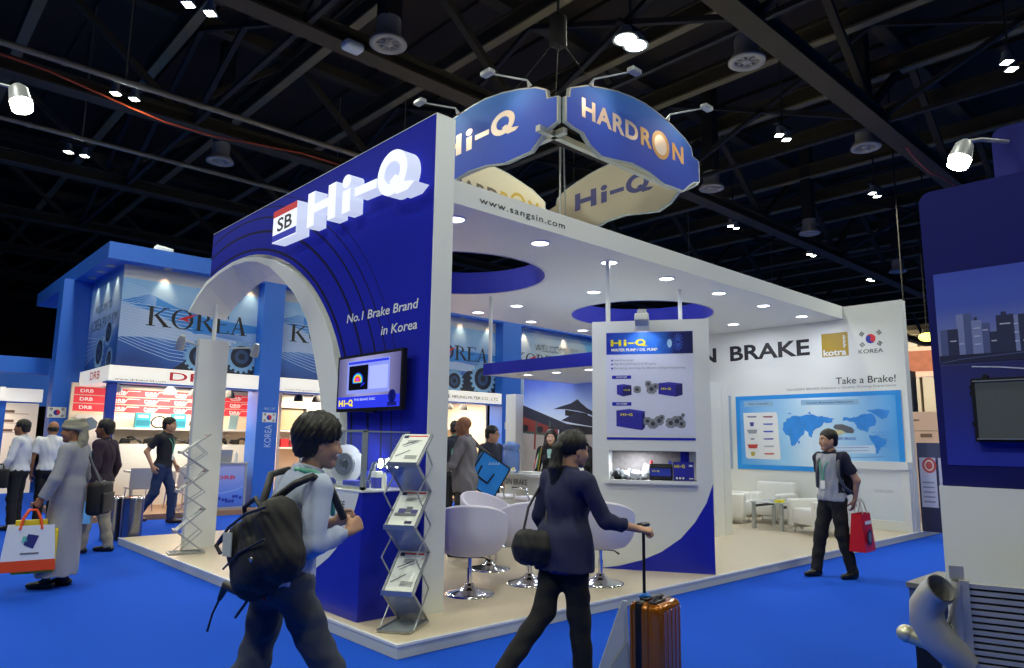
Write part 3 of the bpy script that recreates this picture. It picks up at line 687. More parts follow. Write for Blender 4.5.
b = MB(); b.lathe([(.022, 0), (.022, .1), (.012, .115), (.012, .13)], n=14, c=(.40, .865, zc)); tag(b.build('white_bottle', M_whiteg), 'small white bottle in the glass case corner', 'bottle', kind='thing')
b = MB(); b.tube([(.33 + .055 * math.cos(t), 1.09 + .0 * t, zc + .004 + .055 * math.sin(t)) for t in [PI * i / 12 for i in range(13)]], .012, n=8); tag(b.build('brake_shoe', mat('shoe_brown', '#8c6f5c', rough=.4, metal=.6)), 'curved metal brake shoe standing in the glass case', 'brake shoe', kind='thing')
b = MB(); b.tube([(.40, 1.12, zc), (.44, 1.08, zc + .2), (.44, 1.04, zc + .22)], [.03, .028, .012], n=12); tag(b.build('shock_absorber_exhibit', M_chrome), 'leaning bright metal strut between the boxes in the glass case', 'car part', kind='thing')
for i, (y, z) in enumerate(((1.12, 1.30), (1.0, 1.305), (.86, 1.31))):
    r = thing('case_spotlight', 'small glaring spotlight on the wall in the glass case, %s from the brake disc' % ORD[i], 'spotlight', (.57, y, z))
    b = MB(); b.lathe([(.045, 0), (.045, .05)], n=14, c=(.57, y, z), R=Matrix.Rotation(math.radians(-90), 3, 'Y')); b.build('lamp_can', M_alu_paint, r)
    b = MB(); b.lathe([(.043, .051), (0, .0525)], n=14, c=(.57, y, z), R=Matrix.Rotation(math.radians(-90), 3, 'Y')); b.build('bulb', M_hallglow, r)
b = MB(); b.box(.585, .615, .84, 1.5, 1.10, 1.22); tag(b.build('case_back_card', mat('card_blue', '#2f47d8', rough=.3, emit=.15)), 'bright blue product card strip at the back of the glass case', 'card', kind='thing')

# ------------------------------------------------------------------ folding zigzag brochure stands
M_shelf = mat('frosted_acrylic', '#a3aeb4', rough=.2, alpha=.72)
M_paper = mat('brochure_paper', '#e8ece8', rough=.45)
def brochure_stand(loc, rz, label, levels=3):
    r = thing('brochure_stand', label, 'brochure stand', loc, rz)   # front = +X, width along Y
    w = .125; zf = [.03, .265, .735, 1.21]; 
    pts = [(.20, .005), (-.20, .005)]
    z = [(.0, 0)]
    b = MB()
    for y in (-w, w): b.bar((.2, y, .012), (-.2, y, .012), .016)
    b.bar((.2, -w, .012), (.2, w, .012), .016); b.bar((-.2, -w, .012), (-.2, w, .012), .016); b.box(-.2, .2, -w, w, .008, .012, 1); b.build('base_frame', [M_alu, M_shelf], r, True)
    back = [.02] + [.53, 1.0]; front = [.265, .745, 1.215]; tops = [.53, 1.0, 1.45]
    for i in range(3):
        b = MB()   # lower sheet rising forward
        for y in (-w, w): b.bar((-.18, y, back[i]), (.13, y, front[i]), .014)
        b.add([(-.18, -w, back[i]), (-.18, w, back[i]), (.13, w, front[i]), (.13, -w, front[i])], [(0, 1, 2, 3)], 1); b.build('acrylic_sheet', [M_alu, M_shelf], r, True)
        b = MB()   # brochure shelf rising backward
        for y in (-w, w): b.bar((.15, y, front[i]), (-.17, y, tops[i]), .016)
        b.bar((-.17, -w, tops[i]), (-.17, w, tops[i]), .014); b.bar((.16, -w, front[i] + .01), (.16, w, front[i] + .01), .02, .035)
        b.add([(.15, -w, front[i]), (.15, w, front[i]), (-.17, w, tops[i]), (-.17, -w, tops[i])], [(0, 1, 2, 3)], 1); b.build('shelf', [M_alu, M_shelf], r, True)
        pass
    for y in (-w - .012, w + .012):      # mirrored scissor bars on both sides
        b = MB(); zz_ = [(.13, .015), (-.15, .265), (.15, .53), (-.15, .745), (.15, 1.0), (-.15, 1.215), (-.02, 1.33)]
        for (xa, za), (xb, zb) in zip(zz_[:-1], zz_[1:]): b.bar((xa, y, za), (xb, y, zb), .009)
        b.build('scissor_bar', M_alu, r, True)
    return r, front, tops
def brochure(stand, i, front, tops, label, group):
    M4 = _world[stand.name]
    f = Vector((.145, 0, front[i] + .012)); t = Vector((-.165, 0, tops[i] + .012)); d = (t - f).normalized()
    o = M4 @ (f + d * .012 + Vector((0, -.11, 0))); u = (M4.to_3x3() @ Vector((0, 1, 0))); v = M4.to_3x3() @ d
    P_ = Pl(o, u, v); L = (t - f).length - .02
    r = thing('brochure', label, 'brochure', tuple(o), group=group)
    b = MB(); b.pprism(P_, [(0, 0), (.22, 0), (.22, L), (0, L)], -.004, .001); b.build('cover', M_paper, r)
    b = MB(); b.prect(P_, .01, L - .035, .21, L - .02, 0, .002); b.prect(P_, .01, L - .055, .05, L - .02, 1, .003)
    k = i + int(P_.o.y * 3)
    if k % 2 == 0:
        for q in range(3): b.rbox_ = None
        for q, (a, z, w_, h_) in enumerate(((.04, .13, .06, .05), (.1, .14, .05, .06), (.15, .12, .05, .05), (.02, .1, .18, .03))): b.prect(P_, a, z, a + w_, z + h_, 2 if q % 2 else 3, .003 + q * .0003)
        b.prect(P_, .13, .02, .19, .05, 1, .003)
    else:
        b.pline(P_, [(.03, .22), (.14, .29)], .008, 1, .003); b.pline(P_, [(.02, .08), (.12, .16)], .01, 2, .003); b.pline(P_, [(.05, .2), (.16, .27)], .006, 3, .003)
        for q in range(4): b.prect(P_, .1, .05 + q * .012, .2, .056 + q * .012, 2, .003)
    for q in range(3): b.prect(P_, .06, L - .09 - q * .014, .18 - q * .03, L - .084 - q * .014, 2, .003)
    b.build('cover_print', [M_red, M_blue_dark, mat('print_grey', '#6f747c'), mat('print_violet', '#4a4a8c')], r)
st1, f1, t1 = brochure_stand((.315, .385, PH), math.radians(213), 'silver zigzag brochure stand at the platform corner in front of the blue counter')
for i, l in enumerate(('lowest brochure on the stand beside the blue counter', 'middle brochure on the stand beside the blue counter', 'topmost brochure on the stand beside the blue counter')):
    brochure(st1, i, f1, t1, 'white printed ' + l, 'brochures on the zigzag stands')
st2, f2, t2 = brochure_stand((.26, 5.04, PH), math.radians(168), 'silver zigzag brochure stand seen edge-on before the narrow white upright')
for i, l in enumerate(('lowest brochure on the stand by the white upright', 'middle brochure on the stand by the white upright', 'topmost brochure on the stand by the white upright')):
    brochure(st2, i, f2, t2, 'white printed ' + l, 'brochures on the zigzag stands')
# ------------------------------------------------------------------ water pump display panel with niche
PP = Pl((3.45, 1.19, 0), (.53798, -.84296, 0))
WP = 1.3476
dp = thing('product_display_panel', 'tall white water pump display panel with blue poster and lit niche, at the platform edge', 'display panel', (3.85, .6, PH))
b = MB()
na, nb, nz0, nz1 = .19, 1.17, 1.09, 1.42
for (a0, z0, a1, z1) in ((0, PH, WP, nz0), (0, nz1, WP, 2.94), (0, nz0, na, nz1), (nb, nz0, WP, nz1)):
    b.pprism(PP, [(a0, z0), (a1, z0), (a1, z1), (a0, z1)], -.06, 0)
b.pprism(PP, [(na - .03, nz0 - .03), (nb + .03, nz0 - .03), (nb + .03, nz0), (na - .03, nz0)], -.36, -.06); b.pprism(PP, [(na - .03, nz1), (nb + .03, nz1), (nb + .03, nz1 + .03), (na - .03, nz1 + .03)], -.36, -.06)
b.pprism(PP, [(na - .03, nz0), (na, nz0), (na, nz1), (na - .03, nz1)], -.36, -.06); b.pprism(PP, [(nb, nz0), (nb + .03, nz0), (nb + .03, nz1), (nb, nz1)], -.36, -.06)
b.build('panel_board', M_white, dp)
b = MB(); b.pprism(PP, [(na - .03, nz0 - .03), (nb + .03, nz0 - .03), (nb + .03, nz1 + .03), (na - .03, nz1 + .03)], -.38, -.362)
b.prect(PP, na, nz0, nb, nz1, 1, -.361); b.prect(PP, .99, nz0, 1.09, nz1, 2, -.36); b.prect(PP, 1.09, nz0, nb, nz1, 0, -.3595)
b.build('niche_back', [M_white, mat('paving_photo', '#8f8a86', rough=.6, noise=.35, scale=22), M_blue], dp)
b = MB(); b.pprism(PP, [(.156, 1.05), (1.181, 1.05), (1.181, 1.09), (.156, 1.09)], -.30, .05); b.build('niche_shelf', M_whiteg, dp)
b = MB(); cur = [(1.3476, 1.072), (1.271, .857), (1.14, .641), (.988, .466), (.773, .309), (.556, .209), (.294, .132), (.096, .1)]
b.ppoly(PP, [(.096, PH + .001), (1.3476, PH + .001)] + cur, 0, .003); b.build('blue_swoosh', M_blue, dp)
PO = MB(); PO.prect(PP, .165, 1.60, 1.172, 2.81, 0, .002); po = PO.build('poster', mat('poster_pale', '#d8dcee', rough=.35), dp)
b = MB(); b.prect(PP, .17, 2.54, 1.168, 2.80, 0, .004); hd = b.build('poster_header', mat_ramp('header_blue', 0, 3.54, 4.08, [(0, '#1a2fa8'), (.3, '#2e6cd8'), (.6, '#2f74de'), (.8, '#16206c'), (1, '#10164c')], rough=.35, noise=.25, nscale=9), po)
hiq(PP, .222, 2.638, .415, .076, M_yellow, hd, .006)
text('lettering', 'WATER PUMP / OIL PUMP', PP, .227, 2.575, .54, .036, M_white, hd, off=.006, bold=.04, shear=.2)
b = MB()
for i in range(14):
    q = 2 * PI * i / 14; b.pline(PP, [(1.0 + .012 * math.cos(q), 2.675 + .02 * math.sin(q)), (1.0 + .06 * math.cos(q), 2.675 + .105 * math.sin(q))], .008, 0, .006)
b.disc(PP, .905, 2.66, .028, 1, .006, 12, ry=.05); b.build('wheel_print', [mat('wheel_blue', '#3f66d8'), mat('flare_pale', '#a8d4f4')], hd)
for k, (z, tx, wd_) in enumerate(((2.455, 'Leak-Free design', .23), (2.41, 'High flow performance of OE quality', .49), (2.36, 'Die casting technology for efficient cooling and long lasting', .82))):
    b = MB(); b.disc(PP, .236, z + .014, .011, 0, .004, 10); b.build('bullet', M_blue, po)
    text('lettering', tx, PP, .258, z, wd_, .03, M_grey_ink, po, off=.004)
for z, tx in ((2.251, 'WATER PUMP'), (1.939, 'OIL PUMP')):
    b = MB(); b.prect(PP, .234, z, .457, z + .039, 0, .004); q = b.build('caption_box', M_blue, po); text('lettering', tx, PP, .28, z + .01, .13, .02, M_white, q, off=.006, bold=.03)
M_cast = mat('cast_print', '#85888e', noise=.6, scale=55); M_pv = mat('box_violet', '#2c2a9a'); M_pv2 = mat('box_violet_dark', '#1b1a66'); M_pv3 = mat('box_violet_top', '#3a38a8')
def print_box(parent, a0, z0, a1, z1, sk, name=True):
    b = MB(); m_ = a0 + (a1 - a0) * sk; dz = (z1 - z0) * .18
    b.ppoly(PP, [(a0, z0 + dz), (m_, z0), (m_, z1 - dz * 1.2), (a0, z1 - dz * .4)], 0, .004); b.ppoly(PP, [(m_, z0), (a1, z0 + dz * .7), (a1, z1 - dz * .6), (m_, z1 - dz * 1.2)], 1, .004)
    b.ppoly(PP, [(a0, z1 - dz * .4), (m_, z1 - dz * 1.2), (a1, z1 - dz * .6), (a0 + (a1 - a0) * .45, z1)], 2, .004); o = b.build('box_print', [M_pv, M_pv2, M_pv3], parent)
    return o
q = print_box(po, .29, 2.045, .46, 2.19, .4); hiq(PP, .37, 2.11, .07, .02, M_yellow, q, .007)
q = print_box(po, .769, 2.04, 1.04, 2.21, .72); hiq(PP, .80, 2.12, .11, .024, M_yellow, q, .007)
q = print_box(po, .281, 1.655, .61, 1.90, .9); hiq(PP, .33, 1.82, .14, .03, M_yellow, q, .007)
for grp in (((.526, 2.125, .045),), ((.655, 2.19, .04), (.69, 2.13, .06), (.735, 2.16, .04)), ((.64, 1.76, .05), (.70, 1.73, .06), (.77, 1.765, .055), (.80, 1.80, .035)), ((.9, 1.74, .06), (.97, 1.76, .065), (1.02, 1.73, .05), (1.01, 1.79, .035), (1.04, 1.83, .022))):
    b = MB()
    for q, (a, z, r) in enumerate(grp):
        b.ppoly(PP, [(a + r * (1 + .25 * (k % 2) - .12) * math.cos(2 * PI * k / 12), z + r * (1 + .2 * ((k + 1) % 2) - .1) * math.sin(2 * PI * k / 12)) for k in range(12)], 0, .0045 + .0004 * q)
        b.disc(PP, a, z, r * .42, 1, .0065 + .0004 * q, 12)
    b.build('pump_print', [M_cast, mat('cast_print_dark', '#3a3b42')], po)
b = MB(); b.prect(PP, .168, 1.545, 1.173, 1.572, 0, .004); b.build('blue_rule', M_blue, dp)
fl_ = thing('panel_floodlight', 'white boxy floodlight clipped over the top of the water pump panel', 'spotlight', tuple(PP.P(.6, 2.95, 0)))
b = MB(); b.bar(PP.P(.6, 2.93, -.03), PP.P(.6, 3.0, .03), .03); b.build('bracket', M_alu_paint, fl_)
Rf = Matrix((PP.u, PP.n, PP.v)).transposed() @ Matrix.Rotation(math.radians(25), 3, 'X')
b = MB(); b.rbox(PP.P(.60, 2.93, .13), (.16, .14, .10), .015, R=Rf); hd = b.build('lamp_head', mat('lamp_grey', '#aeb2b4', rough=.4), fl_)
b = MB(); b.rbox(PP.P(.60, 3.01, .10), (.11, .09, .06), .012, R=Rf); b.build('driver_box', mat('lamp_grey2', '#8f9396', rough=.4), fl_)
spot('panel_light', tuple(PP.P(.6, 2.90, .2)), tuple(PP.P(.6, 2.3, 0)), 9, COOL_C, 110)
spot('niche_light', tuple(PP.P(.45, 1.405, -.06)), tuple(PP.P(.45, 1.1, -.12)), 7, COOL_C, 75); area('niche_light', tuple(PP.P(.5, 1.412, -.08)), .15, 6.5, COOL_C)
# things in the niche
bt = thing('car_battery', 'black and blue car battery with red and blue terminal caps in the lit niche', 'battery', tuple(PP.P(.77, 1.09, -.1)))
Rp = Matrix((PP.u, PP.n, PP.v)).transposed()
b = MB(); b.rbox(PP.P(.776, 1.175, -.10), (.26, .15, .165), .012, R=Rp); b.rbox(PP.P(.776, 1.262, -.10), (.25, .14, .03), .01, R=Rp); b.build('battery_case', M_black, bt)
b = MB(); b.prect(PP, .66, 1.14, .89, 1.225, 0, -.0235); q = b.build('battery_label', mat('battery_label', '#2a3ca8'), bt); hiq(PP, .68, 1.185, .08, .02, M_yellow, q, -.022)
for a, c in ((.67, M_red), (.88, mat('cap_blue', '#3848e0'))):
    b = MB(); b.lathe([(.016, 0), (.016, .03), (.01, .035)], n=12, c=PP.P(a, 1.275, -.10)); b.build('terminal_cap', c, bt)
bx = thing('battery_carton', 'blue Hi-Q battery carton standing next to the black battery in the niche', 'box', tuple(PP.P(1.03, 1.09, -.1)))
b = MB(); b.cbox(PP.P(1.03, 1.195, -.115), (.225, .16, .205), Rp); b.build('carton', mat('carton_blue', '#23269a'), bx)
hiq(PP, .93, 1.235, .115, .035, M_yellow, bx, -.033); b = MB()
for k in range(3): b.disc(PP, .955 + k * .035, 1.12, .013, 0, -.033, 10)
b.prect(PP, 1.09, 1.11, 1.135, 1.125, 0, -.033); b.prect(PP, 1.09, 1.25, 1.13, 1.27, 0, -.033); b.build('carton_print', M_white, bx)
for i, (a, d, l) in enumerate(((.27, -.1, 'dark and silver water pump nearest the niche edge'), (.38, -.14, 'pale cast pump body between the other pumps in the niche'), (.48, -.08, 'bright cast oil pump in the middle of the lit niche'), (.59, -.13, 'upright silver pump housing leaning beside the battery'))):
    r = thing('water_pump', l, 'car part', tuple(PP.P(a, 1.09, d)))
    b = MB(); c = PP.P(a, 1.135, d)
    b.lathe([(.05, -.04), (.062, -.02), (.066, .0), (.05, .02), (.052, .035), (.025, .055)], n=14, c=c, R=Rp @ Matrix.Rotation(math.radians(-80 + 25 * i), 3, 'X')); b.build('pump_body', mat('pump_bright', '#d6dae0', rough=.3, metal=.35) if i else mat('pump_dark', '#2b2d33', metal=.6, rough=.3), r)
    b = MB()
    for k in range(9): b.cbox(c + Rp @ Vector((.072 * math.cos(k * 1.3 + i), .03 * math.sin(k), max(-.03, .06 * math.sin(k * 1.3 + i)))), (.034, .03, .03), Rp @ Matrix.Rotation(k, 3, 'Y'))
    if i == 3: b.cbox(c + Rp @ Vector((.01, 0, .09)), (.07, .03, .09), Rp @ Matrix.Rotation(.4, 3, 'Y'))
    b.build('mounting_flange', mat('cast_alu', '#e2e6ec', metal=.2, rough=.35), r)
for i, (px_, py_, z0, l) in enumerate(((3.98, 1.38, 2.94, 'white rod rising to the canopy behind the corner of the water pump panel'), (6.1, 1.72, PH, 'white rod under the edge of the second round opening'))):
    b = MB(); b.tube([(px_, py_, PH), (px_, py_, 3.83)], .03, n=12); tag(b.build('canopy_post', M_white), l, 'post', kind='thing')

# ------------------------------------------------------------------ reception: desk, small blue canopy, palace picture
rd = thing('reception_desk', 'white reception desk with company name and blue end behind the stools', 'desk', (4.7, 3, PH))
b = MB(); b.box(4.4, 5.0, 2.05, 4.05, PH, 1.0); b.build('desk_body', M_white, rd)
b = MB(); b.box(4.36, 5.02, 2.02, 4.08, 1.0, 1.04); b.build('desk_top', M_whiteg, rd)
PD = Pl((4.4, 0, 0), (0, -1, 0))
b = MB(); b.ppoly(PD, [(-2.05, PH), (-2.05, 1.0), (-2.24, 1.0), (-2.32, .88), (-2.5, .6), (-2.8, .35), (-3.2, .2), (-3.5, PH)], 0, .003); b.build('blue_swoosh', M_blue, rd)
text('lettering', 'SANGSIN BRAKE', PD, -4.0, .875, .74, .085, M_ink, rd, off=.004, bold=.01)
rc = thing('reception_canopy', 'small blue-edged canopy with downlights over the reception desk', 'canopy', (5.4, 3, 2.55))
b = MB(); b.box(4.36, 4.42, 1.95, 4.26, 2.548, 2.73); b.box(4.42, 6.49, 4.22, 4.258, 2.549, 2.729); b.box(4.42, 6.49, 1.96, 4.22, 2.55, 2.72, 1); b.build('canopy_frame', [M_blue, M_white], rc)
for i, y in enumerate((3.61, 2.99, 2.34)): downlight(4.72, y, 2.549, 'small glowing downlight, %s from the free end of the reception canopy' % ORD[i], power=4, r=.075)
b = MB(); b.tube([(4.45, 4.2, 2.72), (4.45, 4.2, 3.83)], .03, n=12); tag(b.build('canopy_hanger', M_white), 'white rod between the reception canopy and the big canopy', 'post', kind='thing')
pw = thing('palace_picture_wall', 'large printed wall picture of a palace roof under blue sky behind the reception desk', 'picture wall', (6.6, 3.6, PH))
b = MB(); b.box(6.5, 6.6, 1.95, 5.56, PH, 2.73); b.build('wall_panel', M_white, pw)
PV = Pl((6.5, 0, 0), (0, -1, 0))
b = MB(); b.prect(PV, -5.55, PH, -1.96, 2.72, 0, .003)
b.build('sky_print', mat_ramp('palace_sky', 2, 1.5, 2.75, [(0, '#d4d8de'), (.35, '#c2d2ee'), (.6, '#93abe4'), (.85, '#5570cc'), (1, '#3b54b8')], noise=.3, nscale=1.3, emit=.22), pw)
def pv(zx, zy): return (-(5.56 - (zx - 160) * .00527), 2.71 - (zy - 90) * .00406)
b = MB()
def pvp(pts, m, off): b.ppoly(PV, list(reversed([pv(*p) for p in pts])), m, off)
pvp([(160, 345), (160, 725), (840, 725), (840, 345)], 3, .004)
pvp([(160, 215), (408, 318), (408, 335), (335, 330), (160, 268)], 0, .006)
pvp([(160, 266), (335, 322), (335, 352), (160, 336)], 1, .0055); pvp([(160, 334), (335, 350), (335, 362), (160, 345)], 4, .006)
for x in (172, 248, 305): pvp([(x + 8 * math.cos(2 * PI * i / 12) * 2, 322 + (x - 172) * .09 + 16 * math.sin(2 * PI * i / 12)) for i in range(12)], 2, .007)
for x in (225, 290): pvp([(x, 290), (x + 10, 292), (x + 10, 345), (x, 343)], 4, .0065)
pvp([(425, 198), (440, 215), (470, 240), (520, 268), (520, 285), (470, 262), (430, 250), (370, 240), (312, 238), (345, 228), (395, 215)], 0, .006)
pvp([(368, 242), (470, 262), (470, 282), (368, 268)], 2, .0055)
pvp([(425, 252), (480, 272), (560, 305), (560, 330), (420, 305), (350, 290), (385, 272)], 0, .0065)
pvp([(340, 300), (560, 330), (560, 352), (340, 352)], 2, .005)
pvp([(218, 345), (228, 345), (226, 420), (216, 420)], 1, .007)
b.build('palace_print', [mat('tile_dark', '#2f3347', noise=.3, scale=25), mat('palace_red', '#8e3a36'), mat('palace_shadow', '#23242c'), mat('palace_stone', '#b4aeaa', noise=.12, scale=8), mat('palace_green', '#4a5a52')], pw)
b = MB(); b.box(6.3, 6.5, 5.56, 5.84, PH, 2.41); tag(b.build('white_pilaster', M_white), 'white square pillar at the edge of the palace picture', 'pillar', kind='thing')
# desk items
dx = thing('desk_flag', 'small hanging table flag in green white and red on the reception desk', 'flag', (4.6, 3.25, 1.04))
b = MB(); b.tube([(4.6, 3.25, 1.04), (4.6, 3.17, 1.44)], .006, n=8); b.lathe([(.05, 0), (.045, .012), (.01, .02)], n=14, c=(4.6, 3.25, 1.04)); b.build('flag_pole', M_gold, dx)
b = MB()
for k in range(3):
    y0, y1 = 3.18 + k * .035, 3.18 + (k + 1) * .035
    b.add([(4.59, y0, 1.42 - k * .06), (4.585, y1, 1.36 - k * .06), (4.59, y1 + .06, 1.12 - k * .02), (4.58, y0 + .06, 1.14 - k * .02)], [(0, 1, 2, 3)], k)
b.build('flag_cloth', [mat('flag_green', '#2c8a3a'), M_white, M_red], dx)
b = MB(); b.lathe([(.12, 0), (.13, .02), (.13, .30), (.12, .32), (.12, .35), (.13, .36), (.13, .42), (.06, .46), (.03, .47)], n=20, c=(4.62, 3.85, 1.04)); tag(b.build('water_bottle', mat('bottle_blue', '#5f86c8', rough=.15, alpha=.75)), 'large translucent blue water bottle on the reception desk', 'bottle', kind='thing')
pl_ = thing('candy_bowl', 'small bowl of yellow and white sweets on the reception desk', 'bowl', (4.5, 3.72, 1.04))
b = MB(); b.lathe([(.03, 0), (.07, .02), (.08, .045), (.075, .045), (.0, .02)], n=18, c=(4.5, 3.72, 1.04)); b.build('bowl', M_whiteg, pl_)
b = MB()
for k in range(9): b.sphere((4.5 + .04 * math.cos(k * 2.3), 3.72 + .045 * math.sin(k * 2.3), 1.085 + .008 * (k % 3)), .018, 8, 6, k % 2)
b.build('sweets', [M_yellow, M_white], pl_)
b = MB(); b.cbox((4.55, 3.35, 1.055), (.22, .3, .03)); tag(b.build('paper_pile', M_paper), 'low pile of white papers on the reception desk', 'papers', kind='thing')
vp = thing('flower_vase', 'green plant with pale flowers standing on the reception desk by the bending woman', 'plant', (4.75, 2.55, 1.04))
b = MB(); b.lathe([(.05, 0), (.06, .08), (.04, .16), (.05, .18)], n=14, c=(4.75, 2.55, 1.04)); b.build('vase', M_whiteg, vp)
b = MB()
for k in range(16):
    q = k * 2.4; rr = .05 + .06 * ((k * 7) % 5) / 5; z = 1.25 + .3 * ((k * 3) % 7) / 7; b.tube([(4.75, 2.55, 1.2), (4.75 + rr * math.cos(q), 2.55 + rr * math.sin(q), z)], [.004, .003], n=5)
    b.sphere((4.75 + rr * math.cos(q), 2.55 + rr * math.sin(q), z), (.035, .035, .02), 8, 5)
b.build('foliage', mat('leaf_green', '#6f9a3c'), vp)

# ------------------------------------------------------------------ tub chairs and bar tables
M_shell = mat('tub_shell', '#d9d6e2', rough=.5, noise=.02)
def tub_chair(loc, rz, label):
    r = thing('tub_chair', label, 'chair', loc, rz, 'white tub chairs on the platform')   # front = +X
    b = MB(); b.lathe([(.235, 0), (.235, .012), (.20, .022), (.10, .045), (.05, .075), (.04, .10), (.0, .10)], n=36); b.build('base', M_chrome, r, True)
    b = MB(); b.tube([(0, 0, .09), (0, 0, .24)], .026, n=14); b.tube([(0, 0, .24), (0, 0, .345)], .019, n=14); b.build('gas_lift', M_chrome, r, True)
    b = MB(); b.tube([(0, -.02, .335), (-.02, -.14, .33), (-.03, -.19, .30)], [.006, .006, .011], n=8); b.box(-.1, .1, -.09, .09, .34, .352); b.build('lever', M_black, r, True)
    # shell: swept bowl, high at the back, low at the front
    def ring(u, v, t):   # u around (0..1), v from bottom centre (0) to rim (1), t inset
        a = 2 * PI * u; back = (1 - math.cos(a)) / 2          # 0 at the front, 1 at the back
        back = back ** .75; h = .115 + .345 * back
        rx, ry = (.32 - t), (.345 - t)
        prof = math.sin(min(v * 1.25, 1) * PI / 2) ** .8
        zz = .36 + (max(0, v - .32) / .68) ** 1.25 * h + (.012 if t else 0)
        fl = 1 + .04 * v * v * back
        return (rx * prof * math.cos(a) * fl, ry * prof * math.sin(a) * fl, zz)
    b = MB(); b.grid(lambda u, v: ring(u, v, 0), 40, 14); b.grid(lambda u, v: ring(1 - u, v, .03), 40, 14)
    b.grid(lambda u, v: tuple(Vector(ring(u, 1, 0)).lerp(Vector(ring(u, 1, .03)), v) + Vector((0, 0, .012 * math.sin(PI * v)))), 40, 3); b.build('seat_shell', M_shell, r, True)
    b = MB(); b.lathe([(.0, .41), (.20, .41), (.235, .43), (.235, .465), (.2, .485), (.0, .49)], n=28); b.build('seat_cushion', mat('tub_cushion', '#e2e0ea', rough=.55), r, True)
    return r
tub_chair((1.45, .98, PH), math.radians(50), 'white tub chair nearest the brochure stand, its back turned to the aisle')
tub_chair((2.46, 1.86, PH), math.radians(-78), 'white tub chair with its curved side showing behind the nearest one')
tub_chair((2.24, .99, PH), math.radians(60), 'white tub chair hidden behind the black shoulder bag')
tub_chair((2.80, .53, PH), math.radians(38), 'white tub chair beside the water pump panel at the blue swoosh')
tub_chair((1.55, 2.25, PH), math.radians(-60), 'white tub chair mostly hidden behind the end of the blue arch wall')
gt = thing('glass_bistro_table', 'low glass table on chrome legs between the white tub chairs', 'table', (3.1, 2.3, PH))
b = MB(); b.lathe([(.38, .60), (.38, .612)], n=36, c=(3.1, 2.3, PH)); b.build('glass_top', mat('table_glass', '#b7c4cc', rough=.08, alpha=.55), gt)
b = MB(); b.tube([(3.1 + .37 * math.cos(2 * PI * i / 32), 2.3 + .37 * math.sin(2 * PI * i / 32), PH + .59) for i in range(32)], .012, closed=True); b.build('rim_ring', M_chrome, gt)
for k in range(4):
    q = k * PI / 2 + .5; b = MB(); b.tube([(3.1 + .33 * math.cos(q), 2.3 + .33 * math.sin(q), PH), (3.1 + .30 * math.cos(q), 2.3 + .30 * math.sin(q), PH + .6)], .014, n=8); b.build('leg', M_chrome, gt)
def bar_stool(loc, rz, label):
    r = thing('bar_stool', label, 'stool', loc, rz, 'chrome bar stools at the reception desk')
    b = MB(); b.lathe([(.2, 0), (.2, .01), (.05, .04), (.03, .06), (.03, .6)], n=24); b.build('base', M_chrome, r, True)
    b = MB(); b.tube([(-.02, 0, .3), (.16, 0, .3), (.16, 0, .28)], .012); b.build('footrest', M_chrome, r, True)
    b = MB(); b.rbox((0, 0, .66), (.38, .36, .06), .028); b.build('seat', M_shell, r, True)
    b = MB(); b.tube([(-.16, -.17, .66), (-.2, -.18, .8), (-.2, .18, .8), (-.16, .17, .66)], .014, n=8); b.build('back_rail', M_chrome, r, True)
bar_stool((3.75, 3.15, PH), .3, 'chrome bar stool with white seat before the desk lettering, next to the grey shirt')
bar_stool((3.85, 2.6, PH), -.2, 'chrome bar stool with white seat before the desk, beside the ponytail')

# meeting corner: armchairs and glass table
M_leather = mat('white_leather', '#dcdcd8', rough=.4, noise=.03)
def armchair(loc, rz, label):
    r = thing('armchair', label, 'armchair', loc, rz)
    b = MB(); b.rbox((0, 0, .27), (.62, .5, .26), .04); b.build('seat', M_leather, r, True)
    for s in (-1, 1):
        b = MB(); b.rbox((0, s * .32, .31), (.66, .14, .46), .04); b.build('armrest', M_leather, r, True)
    b = MB(); b.rbox((-.29, 0, .42), (.16, .76, .62), .05); b.build('backrest', M_leather, r, True)
    for sx in (-1, 1):
        for sy in (-1, 1):
            b = MB(); b.tube([(sx * .25, sy * .3, 0), (sx * .25, sy * .3, .14)], .02); b.build('leg', M_chrome, r, True)
armchair((9.3, 2.75, PH), math.radians(-85), 'white leather armchair beside the white partition block')
armchair((9.75, 2.3, PH), math.radians(180), 'white leather armchair against the back wall behind the glass table')
armchair((8.75, .95, PH), math.radians(150), 'white leather armchair half hidden behind the standing man')
ct_ = thing('coffee_table', 'low glass coffee table with square chrome legs in the meeting corner', 'table', (8.95, 1.75, PH))
b = MB(); b.box(8.55, 9.35, 1.45, 2.05, PH + .44, PH + .455); b.build('glass_top', mat('table_glass', '#b7c4cc', rough=.08, alpha=.55), ct_)
for x in (8.6, 9.3):
    for y in (1.5, 2.0):
        b = MB(); b.box(x - .025, x + .025, y - .025, y + .025, PH, PH + .44); b.build('leg', M_alu, ct_)
b = MB(); b.box(8.58, 9.32, 1.98, 2.02, PH + .36, PH + .4); b.box(8.58, 9.32, 1.48, 1.52, PH + .36, PH + .4); b.build('rail', M_black, ct_)
b = MB(); b.cbox((8.75, 1.6, PH + .475), (.16, .1, .04)); tag(b.build('yellow_card_box', M_yellow), 'small yellow box on the glass coffee table', 'box', kind='thing')

